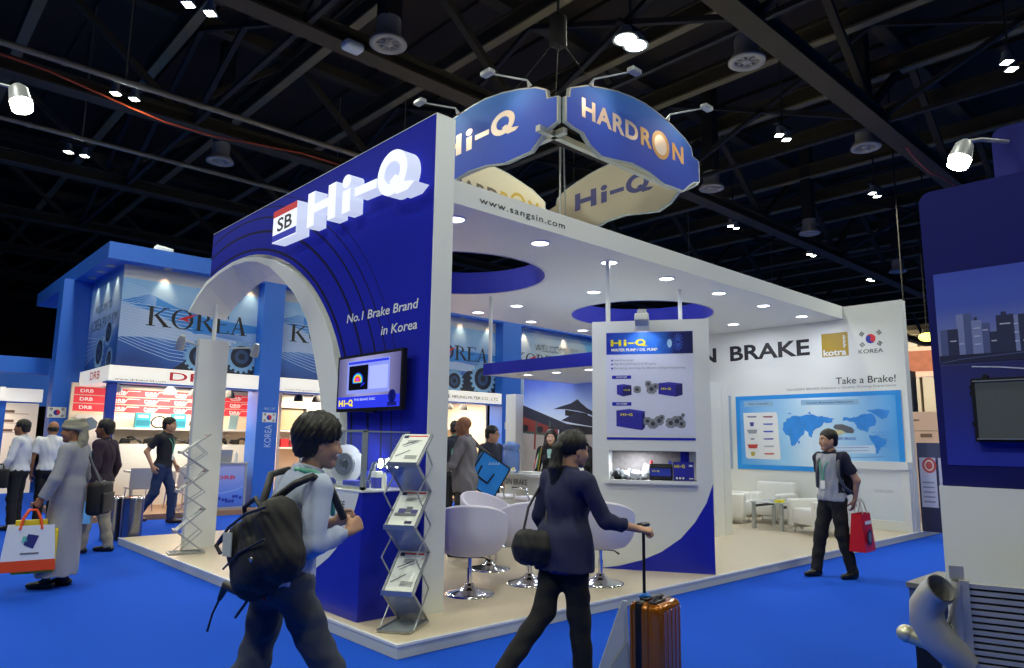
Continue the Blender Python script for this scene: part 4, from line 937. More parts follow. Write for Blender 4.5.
# ------------------------------------------------------------------ hanging ring of four pad-shaped boards
zz, nx, ny = 5.2, 2.469, .771; sc_k = 1.055
rawp = [(0, .146), (.05, .2), (.07, .27), (.124, .30), (.62, .467), (1.183, .555), (1.738, .538), (2.1, .47), (2.315, .368), (2.489, .19), (2.62, .01), (2.615, -.101), (2.52, -.22), (2.40, -.225), (2.165, -.353), (1.812, -.373), (1.492, -.304), (1.167, -.285), (.777, -.343), (.60, -.36), (.408, -.295), (.276, -.179), (.05, -.16), (0, -.14)]
rawp = [(0, .146), (.05, .16), (.07, .27), (.124, .294), (.35, .40), (.62, .467), (.9, .525), (1.183, .555), (1.45, .56), (1.738, .525), (2.03, .46), (2.3, .375), (2.45, .29), (2.47, .18), (2.62, .15), (2.62, -.14), (2.5, -.17), (2.40, -.23), (2.23, -.36), (2.0, -.365), (1.812, -.373), (1.492, -.304), (1.167, -.285), (.777, -.343), (.60, -.365), (.408, -.295), (.276, -.179), (.12, -.165), (0, -.14)]
L_ = 2.62 * sc_k
pads = [(a * sc_k, z_ * sc_k) for a, z_ in rawp]
M_signblue = mat_ramp('board_blue', 2, 4.7, 5.85, [(0, '#1b44c0'), (.5, '#1f50c4'), (1, '#3a80d0')], rough=.7)
M_beige = mat('board_beige', '#bdb39c', rough=.5)
M_rimg = mat('board_rim', '#9aa3a6', rough=.4, metal=.3)
g0 = .06; KX, KY = 1.03, 1.085; LX, LY = 2.62 * KX, 2.62 * KY
brd = [  # origin, u (outer left to right), lettering
    ((nx + g0, ny, zz), (1, 0, 0), 'HARDRON', 'blue board with HARDRON in silver and orange, facing the aisle'),
    ((nx, ny + g0 + LY, zz), (0, -1, 0), 'Hi-Q', 'blue board with silver Hi-Q above the white end of the arch wall'),
    ((nx + g0 * 2 + LX, ny + g0, zz), (0, 1, 0), 'Hi-Q', 'board with blue Hi-Q on its beige inner face, far side of the ring'),
    ((nx + g0 + LX, ny + g0 * 2 + LY, zz), (-1, 0, 0), 'HARDRON', 'board with black and gold HARDRON on its beige inner face')]
M_silver = mat('board_silver', '#d8cbbd', rough=.35, metal=.2); M_orange = mat('board_orange', '#c8902c', rough=.4)
for i, (o, u, tx, lb_) in enumerate(brd):
    sc_k = KX if i in (0, 3) else KY; L_ = 2.62 * sc_k; pads = [(p_ * sc_k, z_ * 1.055) for p_, z_ in rawp]
    Pq = Pl(o, u); r = thing('hanging_sign_board', lb_, 'sign board', tuple(Pq.P(L_ / 2, 0, 0)))
    b = MB(); b.pprism(Pq, pads, -.05, 0, 0, 1); b.build('board', [M_rimg, M_rimg], r)
    ins = [(L_ / 2 + (a - L_ / 2) * .985, .05 + (z_ - .05) * .965) for a, z_ in pads]
    b = MB(); b.ppoly(Pq, ins, 0, .003); b.build('front_print', M_signblue, r)
    b = MB(); b.ppoly(Pq, list(reversed(ins)), 0, -.053); b.build('back_print', M_beige, r)
    Pi = Pl(Pq.P(L_, 0, -.05), -Pq.u)
    def word(P_, inside):
        k = sc_k
        if tx == 'Hi-Q':
            hiq(P_, (.62 if not inside else .55) * k, -.01 * k, 1.36 * k, .26 * k, M_silver if not inside else mat('board_navy', '#2c2f78'), r, .006)
        else:
            k0 = 1.0 if not inside else 1.0; d_ = 0 if not inside else .42; k = k * (1 if not inside else .9)
            text('lettering', 'HARD', P_, (.26 + d_) * k, .0, 1.02 * k, .23 * k, M_silver if not inside else mat('board_brown', '#4a4038'), r, off=.006, bold=.035, spacing=1.12)
            text('lettering', 'R', P_, (1.33 + d_) * k, .0, .23 * k, .23 * k, M_orange if not inside else M_gold, r, off=.006, bold=.035)
            b = MB(); n_ = 24
            for q in range(n_):
                a0, a1 = 2 * PI * q / n_, 2 * PI * (q + 1) / n_; c_ = ((1.74 + d_) * k, .115 * k)
                b.ppoly(P_, [(c_[0] + rr * k * math.cos(t), c_[1] + rr * k * math.sin(t)) for rr, t in ((.185, a0), (.185, a1), (.13, a1), (.13, a0))], 0, .006)
            b.disc(P_, c_[0], c_[1], .13 * k, 1, .0055); b.build('lettering', [M_orange if not inside else M_gold, M_silver if not inside else M_beige], r)
            text('lettering', 'N', P_, (1.99 + d_) * k, .0, .25 * k, .23 * k, M_orange if not inside else M_gold, r, off=.006, bold=.035)
    word(Pq, False); word(Pi, True)
    if i < 2:      # arm lamps over the outer faces
        for a, zt in ((.42, .44), (1.9, .52)) if i == 0 else ((2.2, .44), (.95, .57)):
            a *= sc_k
            q = thing('sign_arm_lamp', ('arm lamp over the %s of the blue HARDRON board' if i == 0 else 'arm lamp over the %s of the blue silver-lettered board') % ('corner end' if (a < 1 and i == 0) or (a > 2 and i == 1) else 'outer part'), 'arm lamp', tuple(Pq.P(a, zt, 0)))
            e = Pq.P(a + (.28 if i == 0 else -.28), zt + .12, .42)
            b = MB(); b.tube([Pq.P(a, zt, 0), Pq.P(a, zt + .06, .05), e], [.03, .012, .01], n=8); b.build('lamp_arm', M_alu_paint, q)
            b = MB(); b.rbox(e + Vector((0, 0, .0)), (.17, .10, .06) if i == 0 else (.10, .17, .06), .015); b.build('lamp_head', M_alu_paint, q)
            spot('sign_light', tuple(e - Vector((0, 0, .05))), tuple(Pq.P(a, .1, 0)), 15, WARM_C, 130, 1.0, .12)
# metal frame inside the ring and hanging wires
fr = thing('hanging_truss', 'silver cross-braced metal frame carrying the ring of sign boards', 'frame', (nx + L_ / 2, ny + L_ / 2, zz))
b = MB(); b.bar((2.35, 1.03, 5.0), (4.95, 1.05, 5.0), .07, .07); b.bar((2.62, .86, 5.0), (2.62, 3.35, 5.0), .07, .07); b.build('frame_bar', M_alu, fr)
cxh, cyh = nx + L_ / 2, ny + L_ / 2
b = MB(); b.tube([(2.62, 1.04, 5.0), (cxh, cyh, 7.2)], .007, n=6); b.tube([(4.9, 1.05, 5.0), (cxh, cyh, 7.2)], .006, n=6); b.tube([(2.62, 3.3, 5.0), (cxh, cyh, 7.2)], .006, n=6); b.build('hanging_wire', M_dark_steel, fr)
b = MB(); b.tube([(cxh - .9, cyh - .9, 5.0), (cxh - .85, cyh - .85, 4.1)], .013, n=6); b.tube([(cxh - .86, cyh - .92, 5.0), (cxh - .7, cyh - .8, 4.1)], .010, n=6); b.build('steel_cable', M_alu, fr)
b = MB(); b.rbox((cxh, cyh, 7.3), (.22, .18, .5), .04); b.tube([(cxh, cyh, 7.5), (cxh, cyh, 10.9)], .02, n=6); b.build('chain_hoist', M_dark_steel, fr)
# ------------------------------------------------------------------ national pavilion along y = 10.3
YF, YB = 10.3, 10.6
PK = Pl((0, YB, 0), (1, 0, 0)); PKF = Pl((0, YF, 0), (1, 0, 0))
M_kblue = mat('pavilion_blue', '#2467cc', rough=.45, noise=.02)
M_klight = mat('lightbox_white', '#f4f2ec', rough=.4, emit=.42, ecol='#fff6e6', noise=0)
M_drbred = mat('lightbox_red', '#c62a3a', rough=.5, emit=.1)
M_warmwall = mat('warm_wall', '#efdcc0', rough=.6)
M_wood = mat('stand_wood', '#a07a5c', rough=.45, noise=.25, scale=5)
M_k = mat('serif_ink', '#14141c', rough=.5)
kv = thing('corner_pavilion', 'tall blue corner frame with pillars and overhanging roof around the KOREA stands', 'pavilion', (5.5, 12, 0))
b = MB()
b.pprism(Pl((0, 0, 4.82), (1, 0, 0), (0, 1, 0)), [(.24, YF), (15.5, YF), (15.5, YF + .9), (1.0, YF + .9), (1.0, 17.3), (.24, 17.3)], 0, .32); b.build('roof_band', M_kblue, kv)
for x0, x1 in ((3.28, 3.74), (6.75, 7.2), (10.2, 10.9)):
    b = MB(); b.box(x0, x1, YF - .02, YF + .5, .1, 4.84); b.build('pillar', M_kblue, kv)
b = MB(); b.box(.06, .66, 13.05, 13.5, .0, 4.84); cp = b.build('pillar', M_kblue, kv)
def pillar_mark(P_, a, parent, z=1.95):
    korean_flag(P_, a, z, .055, parent, off=.003, white=(.3, .2))
    text('lettering', 'HALL 7-207', P_, a - .12, z + .16, .24, .05, mat('mark_pale', '#b9cdea'), parent)
    Pv = Pl(P_.P(a + .07, z - .62, 0), P_.v, -P_.u); text('lettering', 'KOREA', Pv, 0, 0, .46, .15, mat('mark_pale', '#b9cdea'), parent, bold=.0)
pillar_mark(Pl((0, YF - .02, 0), (1, 0, 0)), 3.55, kv); pillar_mark(Pl((0, YF - .02, 0), (1, 0, 0)), 10.45, kv)
korean_flag(Pl((0, 13.05, 0), (1, 0, 0)), .18, 1.99, .06, cp, white=(.34, .22))
b = MB(); b.box(.05, 12.5, YF - .3, 14.0, 0.0, .1); tag(b.build('pavilion_floor', M_wood), 'low wood-coloured stand floor under the pavilion booths', 'platform', kind='thing')

# KOREA banner graphics
M_ban = mat_ramp('banner_print', 2, 2.8, 4.85, [(0, '#16357a'), (.25, '#2c62b8'), (.45, '#7fa6dc'), (.7, '#8fb8e0'), (1, '#6aa0d4')], rough=.4, noise=.45, nscale=.9)
def gear(mb, pl, a, z, r, m, mh, off, teeth=18, hole=.42):
    pts = []
    for i in range(teeth):
        for q, rr in ((0, .86), (.25, .86), (.35, 1), (.75, 1), (.85, .86)):
            t = 2 * PI * (i + q) / teeth; pts.append((a + r * rr * math.cos(t), z + r * rr * math.sin(t)))
    mb.ppoly(pl, pts, m, off); mb.disc(pl, a, z, r * .66, mh, off + .001, 24); mb.disc(pl, a, z, r * hole, 7, off + .002, 20); mb.disc(pl, a, z, r * .2, mh, off + .003, 16)
def korea_word(pl, a, z, w, h, parent, m=M_k):
    """KOREA in a serif face with a red swallow through the O"""
    b = MB(); u = w / 4.9
    def serif(x0, y0, hw): b.prect(pl, x0 - hw, y0, x0 + hw, y0 + h * .045, 0, .006)
    def stem(x, wd_=.17): b.prect(pl, x - u * wd_ / 2, z, x + u * wd_ / 2, z + h, 0, .006); serif(x, z, u * .2); serif(x, z + h * .955, u * .2)
    x = a + u * .2; stem(x); b.ppoly(pl, [(x + u * .05, z + h * .48), (x + u * .62, z + h), (x + u * .72, z + h), (x + u * .2, z + h * .52)], 0, .006); b.ppoly(pl, [(x + u * .14, z + h * .56), (x + u * .62, z), (x + u * .86, z), (x + u * .28, z + h * .62)], 0, .006); serif(x + u * .66, z + h * .955, u * .16); serif(x + u * .74, z, u * .2)
    cx_ = a + u * 1.65; n_ = 28
    for i in range(n_):
        t0, t1 = 2 * PI * i / n_, 2 * PI * (i + 1) / n_
        o_ = [(cx_ + u * .52 * math.cos(t), z + h * .5 + h * .52 * math.sin(t)) for t in (t0, t1)]; q_ = [(cx_ + u * .36 * math.cos(t), z + h * .5 + h * .47 * math.sin(t)) for t in (t1, t0)]
        b.ppoly(pl, o_ + q_, 0, .006)
    b.ppoly(pl, [(cx_ - u * .3, z + h * .42), (cx_ + u * .1, z + h * .66), (cx_ + u * .75, z + h * .9), (cx_ + u * .3, z + h * .58)], 1, .008); b.ppoly(pl, [(cx_ - u * .1, z + h * .5), (cx_ + u * .35, z + h * .38), (cx_ + u * .2, z + h * .6)], 1, .008)
    x = a + u * 2.45; stem(x)
    for i in range(12):
        t0, t1 = -PI / 2 + PI * i / 12, -PI / 2 + PI * (i + 1) / 12
        b.ppoly(pl, [(x + u * .1 + u * .42 * math.cos(t0), z + h * .74 + h * .26 * math.sin(t0)), (x + u * .1 + u * .42 * math.cos(t1), z + h * .74 + h * .26 * math.sin(t1)), (x + u * .1 + u * .27 * math.cos(t1), z + h * .74 + h * .215 * math.sin(t1)), (x + u * .1 + u * .27 * math.cos(t0), z + h * .74 + h * .215 * math.sin(t0))], 0, .006)
    b.ppoly(pl, [(x + u * .2, z + h * .5), (x + u * .56, z), (x + u * .8, z), (x + u * .36, z + h * .5)], 0, .006)
    x = a + u * 3.4; stem(x)
    for yy, ll in ((0, .55), (.955, .52), (.47, .42)): b.prect(pl, x, z + h * yy, x + u * ll, z + h * (yy + .045), 0, .006)
    b.prect(pl, x + u * .5, z, x + u * .55, z + h * .2, 0, .006); b.prect(pl, x + u * .47, z + h * .82, x + u * .52, z + h, 0, .006)
    x = a + u * 4.1
    b.ppoly(pl, [(x, z), (x + u * .06, z), (x + u * .40, z + h), (x + u * .34, z + h)], 0, .006); b.ppoly(pl, [(x + u * .52, z), (x + u * .72, z), (x + u * .42, z + h), (x + u * .30, z + h)], 0, .006); b.prect(pl, x + u * .16, z + h * .32, x + u * .56, z + h * .37, 0, .006); serif(x + u * .03, z, u * .15); serif(x + u * .62, z, u * .2)
    b.build('lettering', [m, mat('swallow_red', '#c8202c')], parent)
def banner(x0, x1, label, kx, kw, gears, mirror=False):
    r = thing('korea_banner', label, 'banner', ((x0 + x1) / 2, YB, 3.8))
    b = MB(); b.box(x0, x1, YB, YB + .06, 2.82, 4.83); b.build('banner_panel', M_kblue, r)
    b = MB(); b.prect(PK, x0, 2.83, x1, 4.82, 0, .003); b.build('background_print', M_ban, r)
    b = MB()
    b.ppoly(PK, [(x0, 4.05), (x0 + .5, 3.95), (x0 + 1.2, 3.65), (x1, 3.5), (x1, 3.35), (x0 + 1.2, 3.4), (x0 + .6, 3.45), (x0, 3.4)], 0, .0035)
    b.ppoly(PK, [(x0, 4.1), (x0 + .5, 4.3), (x0 + 1.0, 4.1), (x0 + 1.6, 3.95), (x1, 3.9), (x1, 3.75), (x0 + 1.4, 3.6), (x0 + .6, 3.95)], 1, .0036)
    for k in range(16):       # wavy contour lines
        z0 = 3.0 + k * .06; b.pline(PK, [(x0, z0 + .35 - .012 * k), (x0 + .45, z0 + .18), (x0 + .95, z0 + .03 + .008 * k), (x0 + 1.35, z0 + .01 * k)], .011, 2, .004)
    for k in range(9): b.pline(PK, [(x0 + .05, 4.45 - k * .06), (x0 + .35, 4.4 - k * .035), (x0 + .62, 4.22 - k * .02)], .008, 2, .004)
    b.prect(PK, x0, 4.56, x1, 4.82, 6, .0044)
    b.ppoly(PK, [(x1 - 1.7, 2.83), (x1, 2.83), (x1, 3.45), (x1 - 1.0, 3.4)], 3, .0042)
    for (ga, gz, gr) in gears: gear(b, PK, ga, gz, gr, 4, 3, .0046)
    b.build('gear_print', [mat('wave_pale', '#9fb6dc'), mat('wave_blue', '#2f7fd0'), mat('wave_line', '#a9c4ea'), mat('gear_dark', '#0f1830'), mat('gear_blue', '#6f9ccc'), mat('gear_highlight', '#c4d4ea'), mat('valance_grey', '#b7bac0'), mat('gear_mid', '#27456f')], r)
    if kw: korea_word(PK, kx, 3.67, kw, .39, r)
    return r
banner(.6, 3.3, 'KOREA banner with gears above the red-lettered header of the corner stand', 1.07, 2.0, [(2.15, 3.15, .34), (3.0, 3.22, .36)])
banner(3.74, 6.75, 'KOREA banner partly showing through the arch opening beside the blue pillar', 4.05, 2.0, [(5.1, 3.15, .34), (6.0, 3.2, .4)])
banner(7.2, 10.2, 'KOREA banner with large gear seen between the arch wall and the reception canopy', 7.75, 2.15, [(8.75, 3.1, .32), (9.75, 3.22, .46)])
r = thing('welcome_banner', 'pale blue WELCOME TO KOREA banner above the reception canopy', 'banner', (13.5, YB, 4))
b = MB(); b.box(10.9, 15.4, YB, YB + .06, 2.82, 4.83); b.build('banner_panel', M_kblue, r)
b = MB(); b.prect(PK, 10.9, 2.83, 15.4, 4.82, 0, .003); b.build('background_print', mat_ramp('banner_print2', 0, 10.9, 15.4, [(0, '#8fb4d8'), (.3, '#bcc8d0'), (.5, '#a8c0d0'), (.75, '#5c9fcc'), (1, '#3c80c0')], rough=.4, noise=.3), r)
b = MB()
for k in range(6):
    for i in range(20):
        t0, t1 = 2 * PI * i / 20, 2 * PI * (i + 1) / 20; rr = .1 + .07 * k
        b.ppoly(PK, [(13.6 + rr * math.cos(t0), 4.35 + rr * .8 * math.sin(t0)), (13.6 + rr * math.cos(t1), 4.35 + rr * .8 * math.sin(t1)), (13.6 + (rr - .02) * math.cos(t1), 4.35 + (rr - .02) * .8 * math.sin(t1)), (13.6 + (rr - .02) * math.cos(t0), 4.35 + (rr - .02) * .8 * math.sin(t0))], 0, .004)
b.build('ripple_print', mat('ripple', '#d9c9a8'), r)
text('lettering', 'WELCOME TO', PK, 11.75, 4.2, 2.0, .21, mat('slate_ink', '#46525e'), r); korea_word(PK, 10.95, 3.78, 1.9, .32, r)
text('lettering', 'PAVILION', PK, 12.95, 3.78, 1.6, .3, M_k, r)
# side banner of the corner
PS_ = Pl((.6, 13.0, 0), (0, -1, 0))
r = thing('side_banner', 'narrow WELCOME TO KOREA PAVILION banner on the end of the blue corner stand', 'banner', (.6, 11.8, 3.8))
b = MB(); b.box(.6, .66, YB + .0, 13.0, 2.82, 4.83); b.build('banner_panel', M_kblue, r)
b = MB(); b.prect(PS_, 0, 2.83, 2.4, 4.82, 0, .003); b.build('background_print', M_ban, r)
b = MB()
for k in range(7): b.pline(PS_, [(0, 3.0 + .1 * k), (.8, 3.2 + .05 * k), (1.6, 3.5), (2.4, 3.9 - .04 * k)], .014, 2, .004)
gear(b, PS_, 1.1, 3.2, .38, 1, 0, .005); gear(b, PS_, 1.7, 3.55, .3, 1, 0, .005); gear(b, PS_, 1.9, 3.0, .25, 1, 0, .005); b.build('gear_print', [mat('gear_dark'), mat('gear_blue'), mat('wave_line'), M_kblue, M_kblue, M_kblue, M_kblue, mat('gear_mid')], r)
text('lettering', 'WELCOME TO', PS_, .45, 4.05, 1.3, .16, M_k, r); text('lettering', 'KOREA PAVILION', PS_, .2, 3.68, 2.1, .24, M_k, r)

# headers
def header(x0, x1, tx, tw, label, th=.16, ta=None, side=False, small=None):
    r = thing('stand_header', label, 'sign', ((x0 + x1) / 2, YF, 2.7))
    b = MB(); b.box(x0, x1, YF, YF + .35, 2.53, 2.82); 
    if side: b.box(x0, x0 + .35, YF + .351, 12.6, 2.53, 2.82)
    b.build('lightbox', M_klight, r)
    b = MB(); b.box(x0 - .01, x1 + .01, YF - .01, YF + .36, 2.50, 2.53); b.build('blue_edge', M_kblue, r)
    if tx: text('lettering', tx, PKF, ta, 2.60, tw, th, M_drbred if 'DRB' in tx else mat('header_ink', '#5c5e5c'), r, bold=.01)
    if side: text('lettering', 'DRB', Pl((x0, 0, 0), (0, -1, 0)), -11.7, 2.6, .75, .16, M_drbred, r, bold=.01)
    if small: text('lettering', small, PKF, x0 + .1, 2.545, .9, .05, mat('header_ink', '#5c5e5c'), r)
    return r
header(.44, 3.28, 'DRB', .95, 'white lightbox header with red DRB lettering on the corner stand', ta=1.5, side=True, small='www.drbworld.com')
header(3.76, 6.74, '', 0, 'plain white lightbox header seen through the arch opening', small='www.hanglobal.com')
header(7.2, 10.19, 'NE HEUNG FILTER CO., LTD', 1.85, 'white lightbox header of the filter stand between the arch wall and the reception canopy', th=.1, ta=8.22)

# stand interiors: back walls, shelves, warm lights
def bay(x0, x1, label, power=60):
    r = thing('stand_booth', label, 'stand', ((x0 + x1) / 2, 12, .1))
    b = MB(); b.box(x0, x1, 12.5, 12.6, .1, 2.6); b.build('booth_back', M_warmwall, r)
    b = MB(); b.box(x1 - .06, x1, 10.9, 12.5, .1, 2.6); b.build('booth_side', M_warmwall, r)
    b = MB(); b.box(max(x0, .82), x1, YF + .36, 12.49, 2.62, 2.68); b.build('booth_ceiling', M_kblue, r)
    area('booth_light', ((x0 + x1) / 2, 11.5, 2.58), 1.6, power, (1, .84, .62), shape='SQUARE')
    return r
s1 = bay(.3, 4.1, 'open corner stand with cream walls and shelves under the DRB header', 150)
pass
b = MB(); b.box(.46, .61, YF + .05, YF + .2, .1, 2.5); tag(b.build('stand_post', mat('post_blue', '#1f3fae')), 'slim blue corner post of the stand under the DRB header', 'post', kind='thing')
for i, z in enumerate((1.70, 1.36)):
    b = MB(); b.box(1.0, 3.95, 12.1, 12.5, z - .04, z); tag(b.build('wall_shelf', M_white), ('upper' if i == 0 else 'lower') + ' cream wall shelf inside the stand with the red strips', 'shelf', kind='thing')
b = MB(); b.box(1.0, 3.95, 12.05, 12.1, .1, 1.32); tag(b.build('low_cabinet_front', M_white), 'cream cabinet front under the shelves of the corner stand', 'cabinet', kind='thing')
PB2 = Pl((0, 12.5, 0), (1, 0, 0))
M_redg = mat('strip_red', '#d83440', rough=.5, emit=.35); M_redw = mat('strip_white', '#f2e6e0', emit=.25)
for i in range(3):
    z = 2.02 + i * .17
    r = thing('red_wall_strip', 'red strip with white lettering, %s from the bottom on the stand back wall' % ORD[i], 'sign', (2.5, 12.5, z))
    b = MB(); b.prect(PB2, .35, z, 3.98, z + .155, 0, .004); b.build('strip', M_redg, r)
    b = MB()
    for k in range(5): b.pline(PB2, [(1.1 + k * .62, z + .03), (1.3 + k * .62, z + .03), (1.36 + k * .62, z + .12), (1.6 + k * .62, z + .12)], .012, 0, .006)
    b.build('lines', M_redw, r)
    for k in range(-1, 5): text('lettering', 'DRB', PB2, 1.08 + k * .62, z + .045, .24, .07, M_redw, r, off=.007, bold=.02)
M_teal = mat('carton_teal', '#2a93a8')
for i, x in enumerate((1.62, 2.35)):
    r = thing('teal_carton', 'teal carton on the upper shelf, %s' % ('beside the slim blue post' if i == 0 else 'near the walking man in navy'), 'box', (x, 12.25, 1.70))
    b = MB(); b.cbox((x, 12.25, 1.70 + .16), (.3, .12, .32)); b.build('carton', M_teal, r)
    b = MB(); b.prect(Pl((0, 12.19, 0), (1, 0, 0)), x - .1, 1.92, x + .1, 1.97, 0, .002); b.prect(Pl((0, 12.19, 0), (1, 0, 0)), x - .13, 1.74, x + .13, 1.86, 1, .002); b.build('carton_print', [M_white, mat('teal_dark', '#1d6f86')], r)
def belt(x, z, label, k=0):
    b = MB(); b.tube([(x + .16 * math.cos(t), 12.2 + .04 * math.sin(2 * t + k), z + .13 + .12 * math.sin(t)) for t in [2 * PI * i / 24 for i in range(24)]], .018, n=6, closed=True); tag(b.build('rubber_belt', M_black), label, 'belt', kind='thing')
belt(1.95, 1.70, 'black rubber belt loop between the two teal cartons'); belt(2.75, 1.70, 'black rubber belt loop beside the farther teal carton')
for i, x in enumerate((1.4, 1.85, 2.3, 2.75, 3.2, 3.7)):
    b = MB(); b.tube([(x + .2 * math.cos(t), 12.15 + .05 * math.sin(t * 2), 1.36 + .015 + .10 * abs(math.sin(t)) + .03 * math.sin(3 * t + i)) for t in [2 * PI * j / 24 for j in range(24)]], .022, n=6, closed=True)
    b.cbox((x - .1, 12.15, 1.42), (.16, .12, .1)); tag(b.build('rubber_belt', M_black), 'heap of black belts on the lower shelf, %s from the blue post' % ORD[i], 'belt', kind='thing')
b = MB(); b.cbox((3.55, 12.2, 1.87), (.2, .02, .34), Matrix.Rotation(.3, 3, 'X')); tag(b.build('display_card', mat('card_green', '#8fb0b8')), 'upright photo card on the upper shelf behind the white upright', 'card', kind='thing')
for i, x in enumerate((.75, 1.75, 2.25, 2.95)):
    r = thing('track_lamp', 'black lamp under the DRB header, %s from the corner' % ORD[i], 'lamp', (x, 11.0, 2.4))
    b = MB(); b.tube([(x, 11.0, 2.62), (x, 11.0, 2.5)], .02); b.lathe([(.05, .12), (.1, .06), (.13, -.04)], n=16, c=(x, 11.0, 2.4)); b.build('lamp_shade', M_black if i in (2, 3) else M_alu_paint, r)
    b = MB(); b.lathe([(.11, -.03), (0, -.035)], n=14, c=(x, 11.0, 2.4)); b.build('bulb', M_warmglow, r)
# DRB counter with laptop
cn_ = thing('info_counter', 'lavender blue counter with red DRB lettering behind the blue pillar', 'counter', (2.75, 10.4, .1))
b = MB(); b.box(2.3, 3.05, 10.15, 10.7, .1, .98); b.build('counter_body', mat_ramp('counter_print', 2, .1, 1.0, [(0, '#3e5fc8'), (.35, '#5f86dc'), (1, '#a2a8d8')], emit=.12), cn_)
b = MB(); b.box(2.26, 3.1, 10.12, 10.74, .98, 1.02); b.box(3.05, 3.09, 10.13, 10.7, .1, .98); b.box(2.3, 3.09, 10.135, 10.15, .1, .15); b.build('counter_frame', M_alu_paint, cn_)
text('lettering', 'DRB', Pl((0, 10.148, 0), (1, 0, 0)), 2.50, .69, .36, .075, M_drbred, cn_, bold=.02)
b = MB(); PC2 = Pl((0, 10.15, 0), (1, 0, 0))
for k in range(9): b.disc(PC2, 2.72 + .045 * k - .12 * (k % 3), .26 + .03 * (k % 4), .035, 0, .003 + k * .0002, 6)
b.pline(PC2, [(2.32, .5), (2.6, .42), (2.9, .48), (3.04, .55)], .012, 1, .003); b.build('hexagon_print', [mat('hex_blue', '#2338a8'), mat('hex_pale', '#b4c4f0')], cn_)
lp = thing('laptop', 'open silver laptop on the lavender counter', 'laptop', (2.62, 10.35, 1.02))
b = MB(); b.box(2.45, 2.82, 10.3, 10.55, 1.02, 1.035); b.build('keyboard_base', M_alu, lp)
b = MB(); b.add([(2.45, 10.3, 1.035), (2.82, 10.3, 1.035), (2.82, 10.24, 1.27), (2.45, 10.24, 1.27), (2.45, 10.31, 1.035), (2.82, 10.31, 1.035), (2.82, 10.25, 1.272), (2.45, 10.25, 1.272)], [(0, 1, 2, 3), (7, 6, 5, 4), (0, 3, 7, 4), (1, 5, 6, 2), (3, 2, 6, 7)]); b.build('screen_lid', M_alu_paint, lp)
b = MB(); b.lathe([(.03, 0), (.035, .02), (.035, .15), (.015, .19), (.015, .21)], n=14, c=(2.93, 10.35, 1.02)); tag(b.build('water_bottle_small', mat('bottle_clear', '#d4dce4', rough=.1, alpha=.6)), 'small clear bottle beside the laptop on the counter', 'bottle', kind='thing')
def plain_chair(x, y, rz, label, m):
    r = thing('meeting_chair', label, 'chair', (x, y, .1), rz)
    b = MB(); b.rbox((0, 0, .44), (.42, .44, .04), .018); b.build('seat', m, r, True)
    b = MB(); b.grid(lambda u, v: (-.2 - .05 * v - .03 * math.cos((u - .5) * PI), (u - .5) * .46, .44 + .38 * v), 10, 6); b.grid(lambda u, v: (-.215 - .05 * v - .03 * math.cos((u - .5) * PI), (.5 - u) * .46, .44 + .38 * v), 10, 6); b.build('backrest', m, r, True)
    for sx in (-1, 1):
        for sy in (-1, 1):
            b = MB(); b.tube([(sx * .17, sy * .18, .43), (sx * .2, sy * .21, 0)], .011, n=8); b.build('leg', M_chrome, r, True)
M_gchair = mat('chair_grey', '#a9adb6', rough=.5); M_wchair = mat('chair_white', '#dad4ca', rough=.5)
plain_chair(1.25, 10.75, PI * .5, 'grey shell chair between the maroon shirt and the walking man', M_gchair)
plain_chair(2.05, 10.85, PI * .6, 'pale chair behind the legs of the walking man in navy', M_wchair)
mt = thing('meeting_table', 'small cream table inside the corner stand behind the walking man', 'table', (1.7, 11.4, .1))
b = MB(); b.box(1.2, 2.2, 11.2, 11.7, .8, .84); b.build('table_top', M_wchair, mt)
for x in (1.3, 2.1):
    b = MB(); b.box(x - .03, x + .03, 11.4, 11.46, .1, .8); b.build('leg', M_alu, mt)
st3, f3, t3 = brochure_stand((1.95, 9.72, 0), math.radians(200), 'second zigzag brochure stand with blue leaflets on the blue carpet before the corner stand')
P_ = Pl(_world[st3.name] @ Vector((.14, -.11, .77)), _world[st3.name].to_3x3() @ Vector((0, 1, 0)), _world[st3.name].to_3x3() @ Vector((-.32, 0, .26)))
b = MB(); b.prect(P_, .0, 0, .21, .36, 0, .012); tag(b.build('blue_leaflet', M_kblue), 'blue leaflet on the brochure stand before the corner stand', 'leaflet', kind='thing')
# poster in the DRB stand
b = MB(); b.box(.42, 1.15, 12.44, 12.48, 1.2, 1.95); ps = tag(b.build('product_poster', mat('poster_cream', '#e8e2d8')), 'cream poster with engine picture inside the stand by the slim blue post', 'poster', kind='thing')
b = MB(); PPp = Pl((0, 12.44, 0), (1, 0, 0)); b.ppoly(PPp, [(.5, 1.62), (.62, 1.6), (.8, 1.68), (.82, 1.8), (.7, 1.9), (.53, 1.84)], 0, .003); b.build('engine_print', mat('engine_print', '#54687c', noise=.4, scale=30), ps)

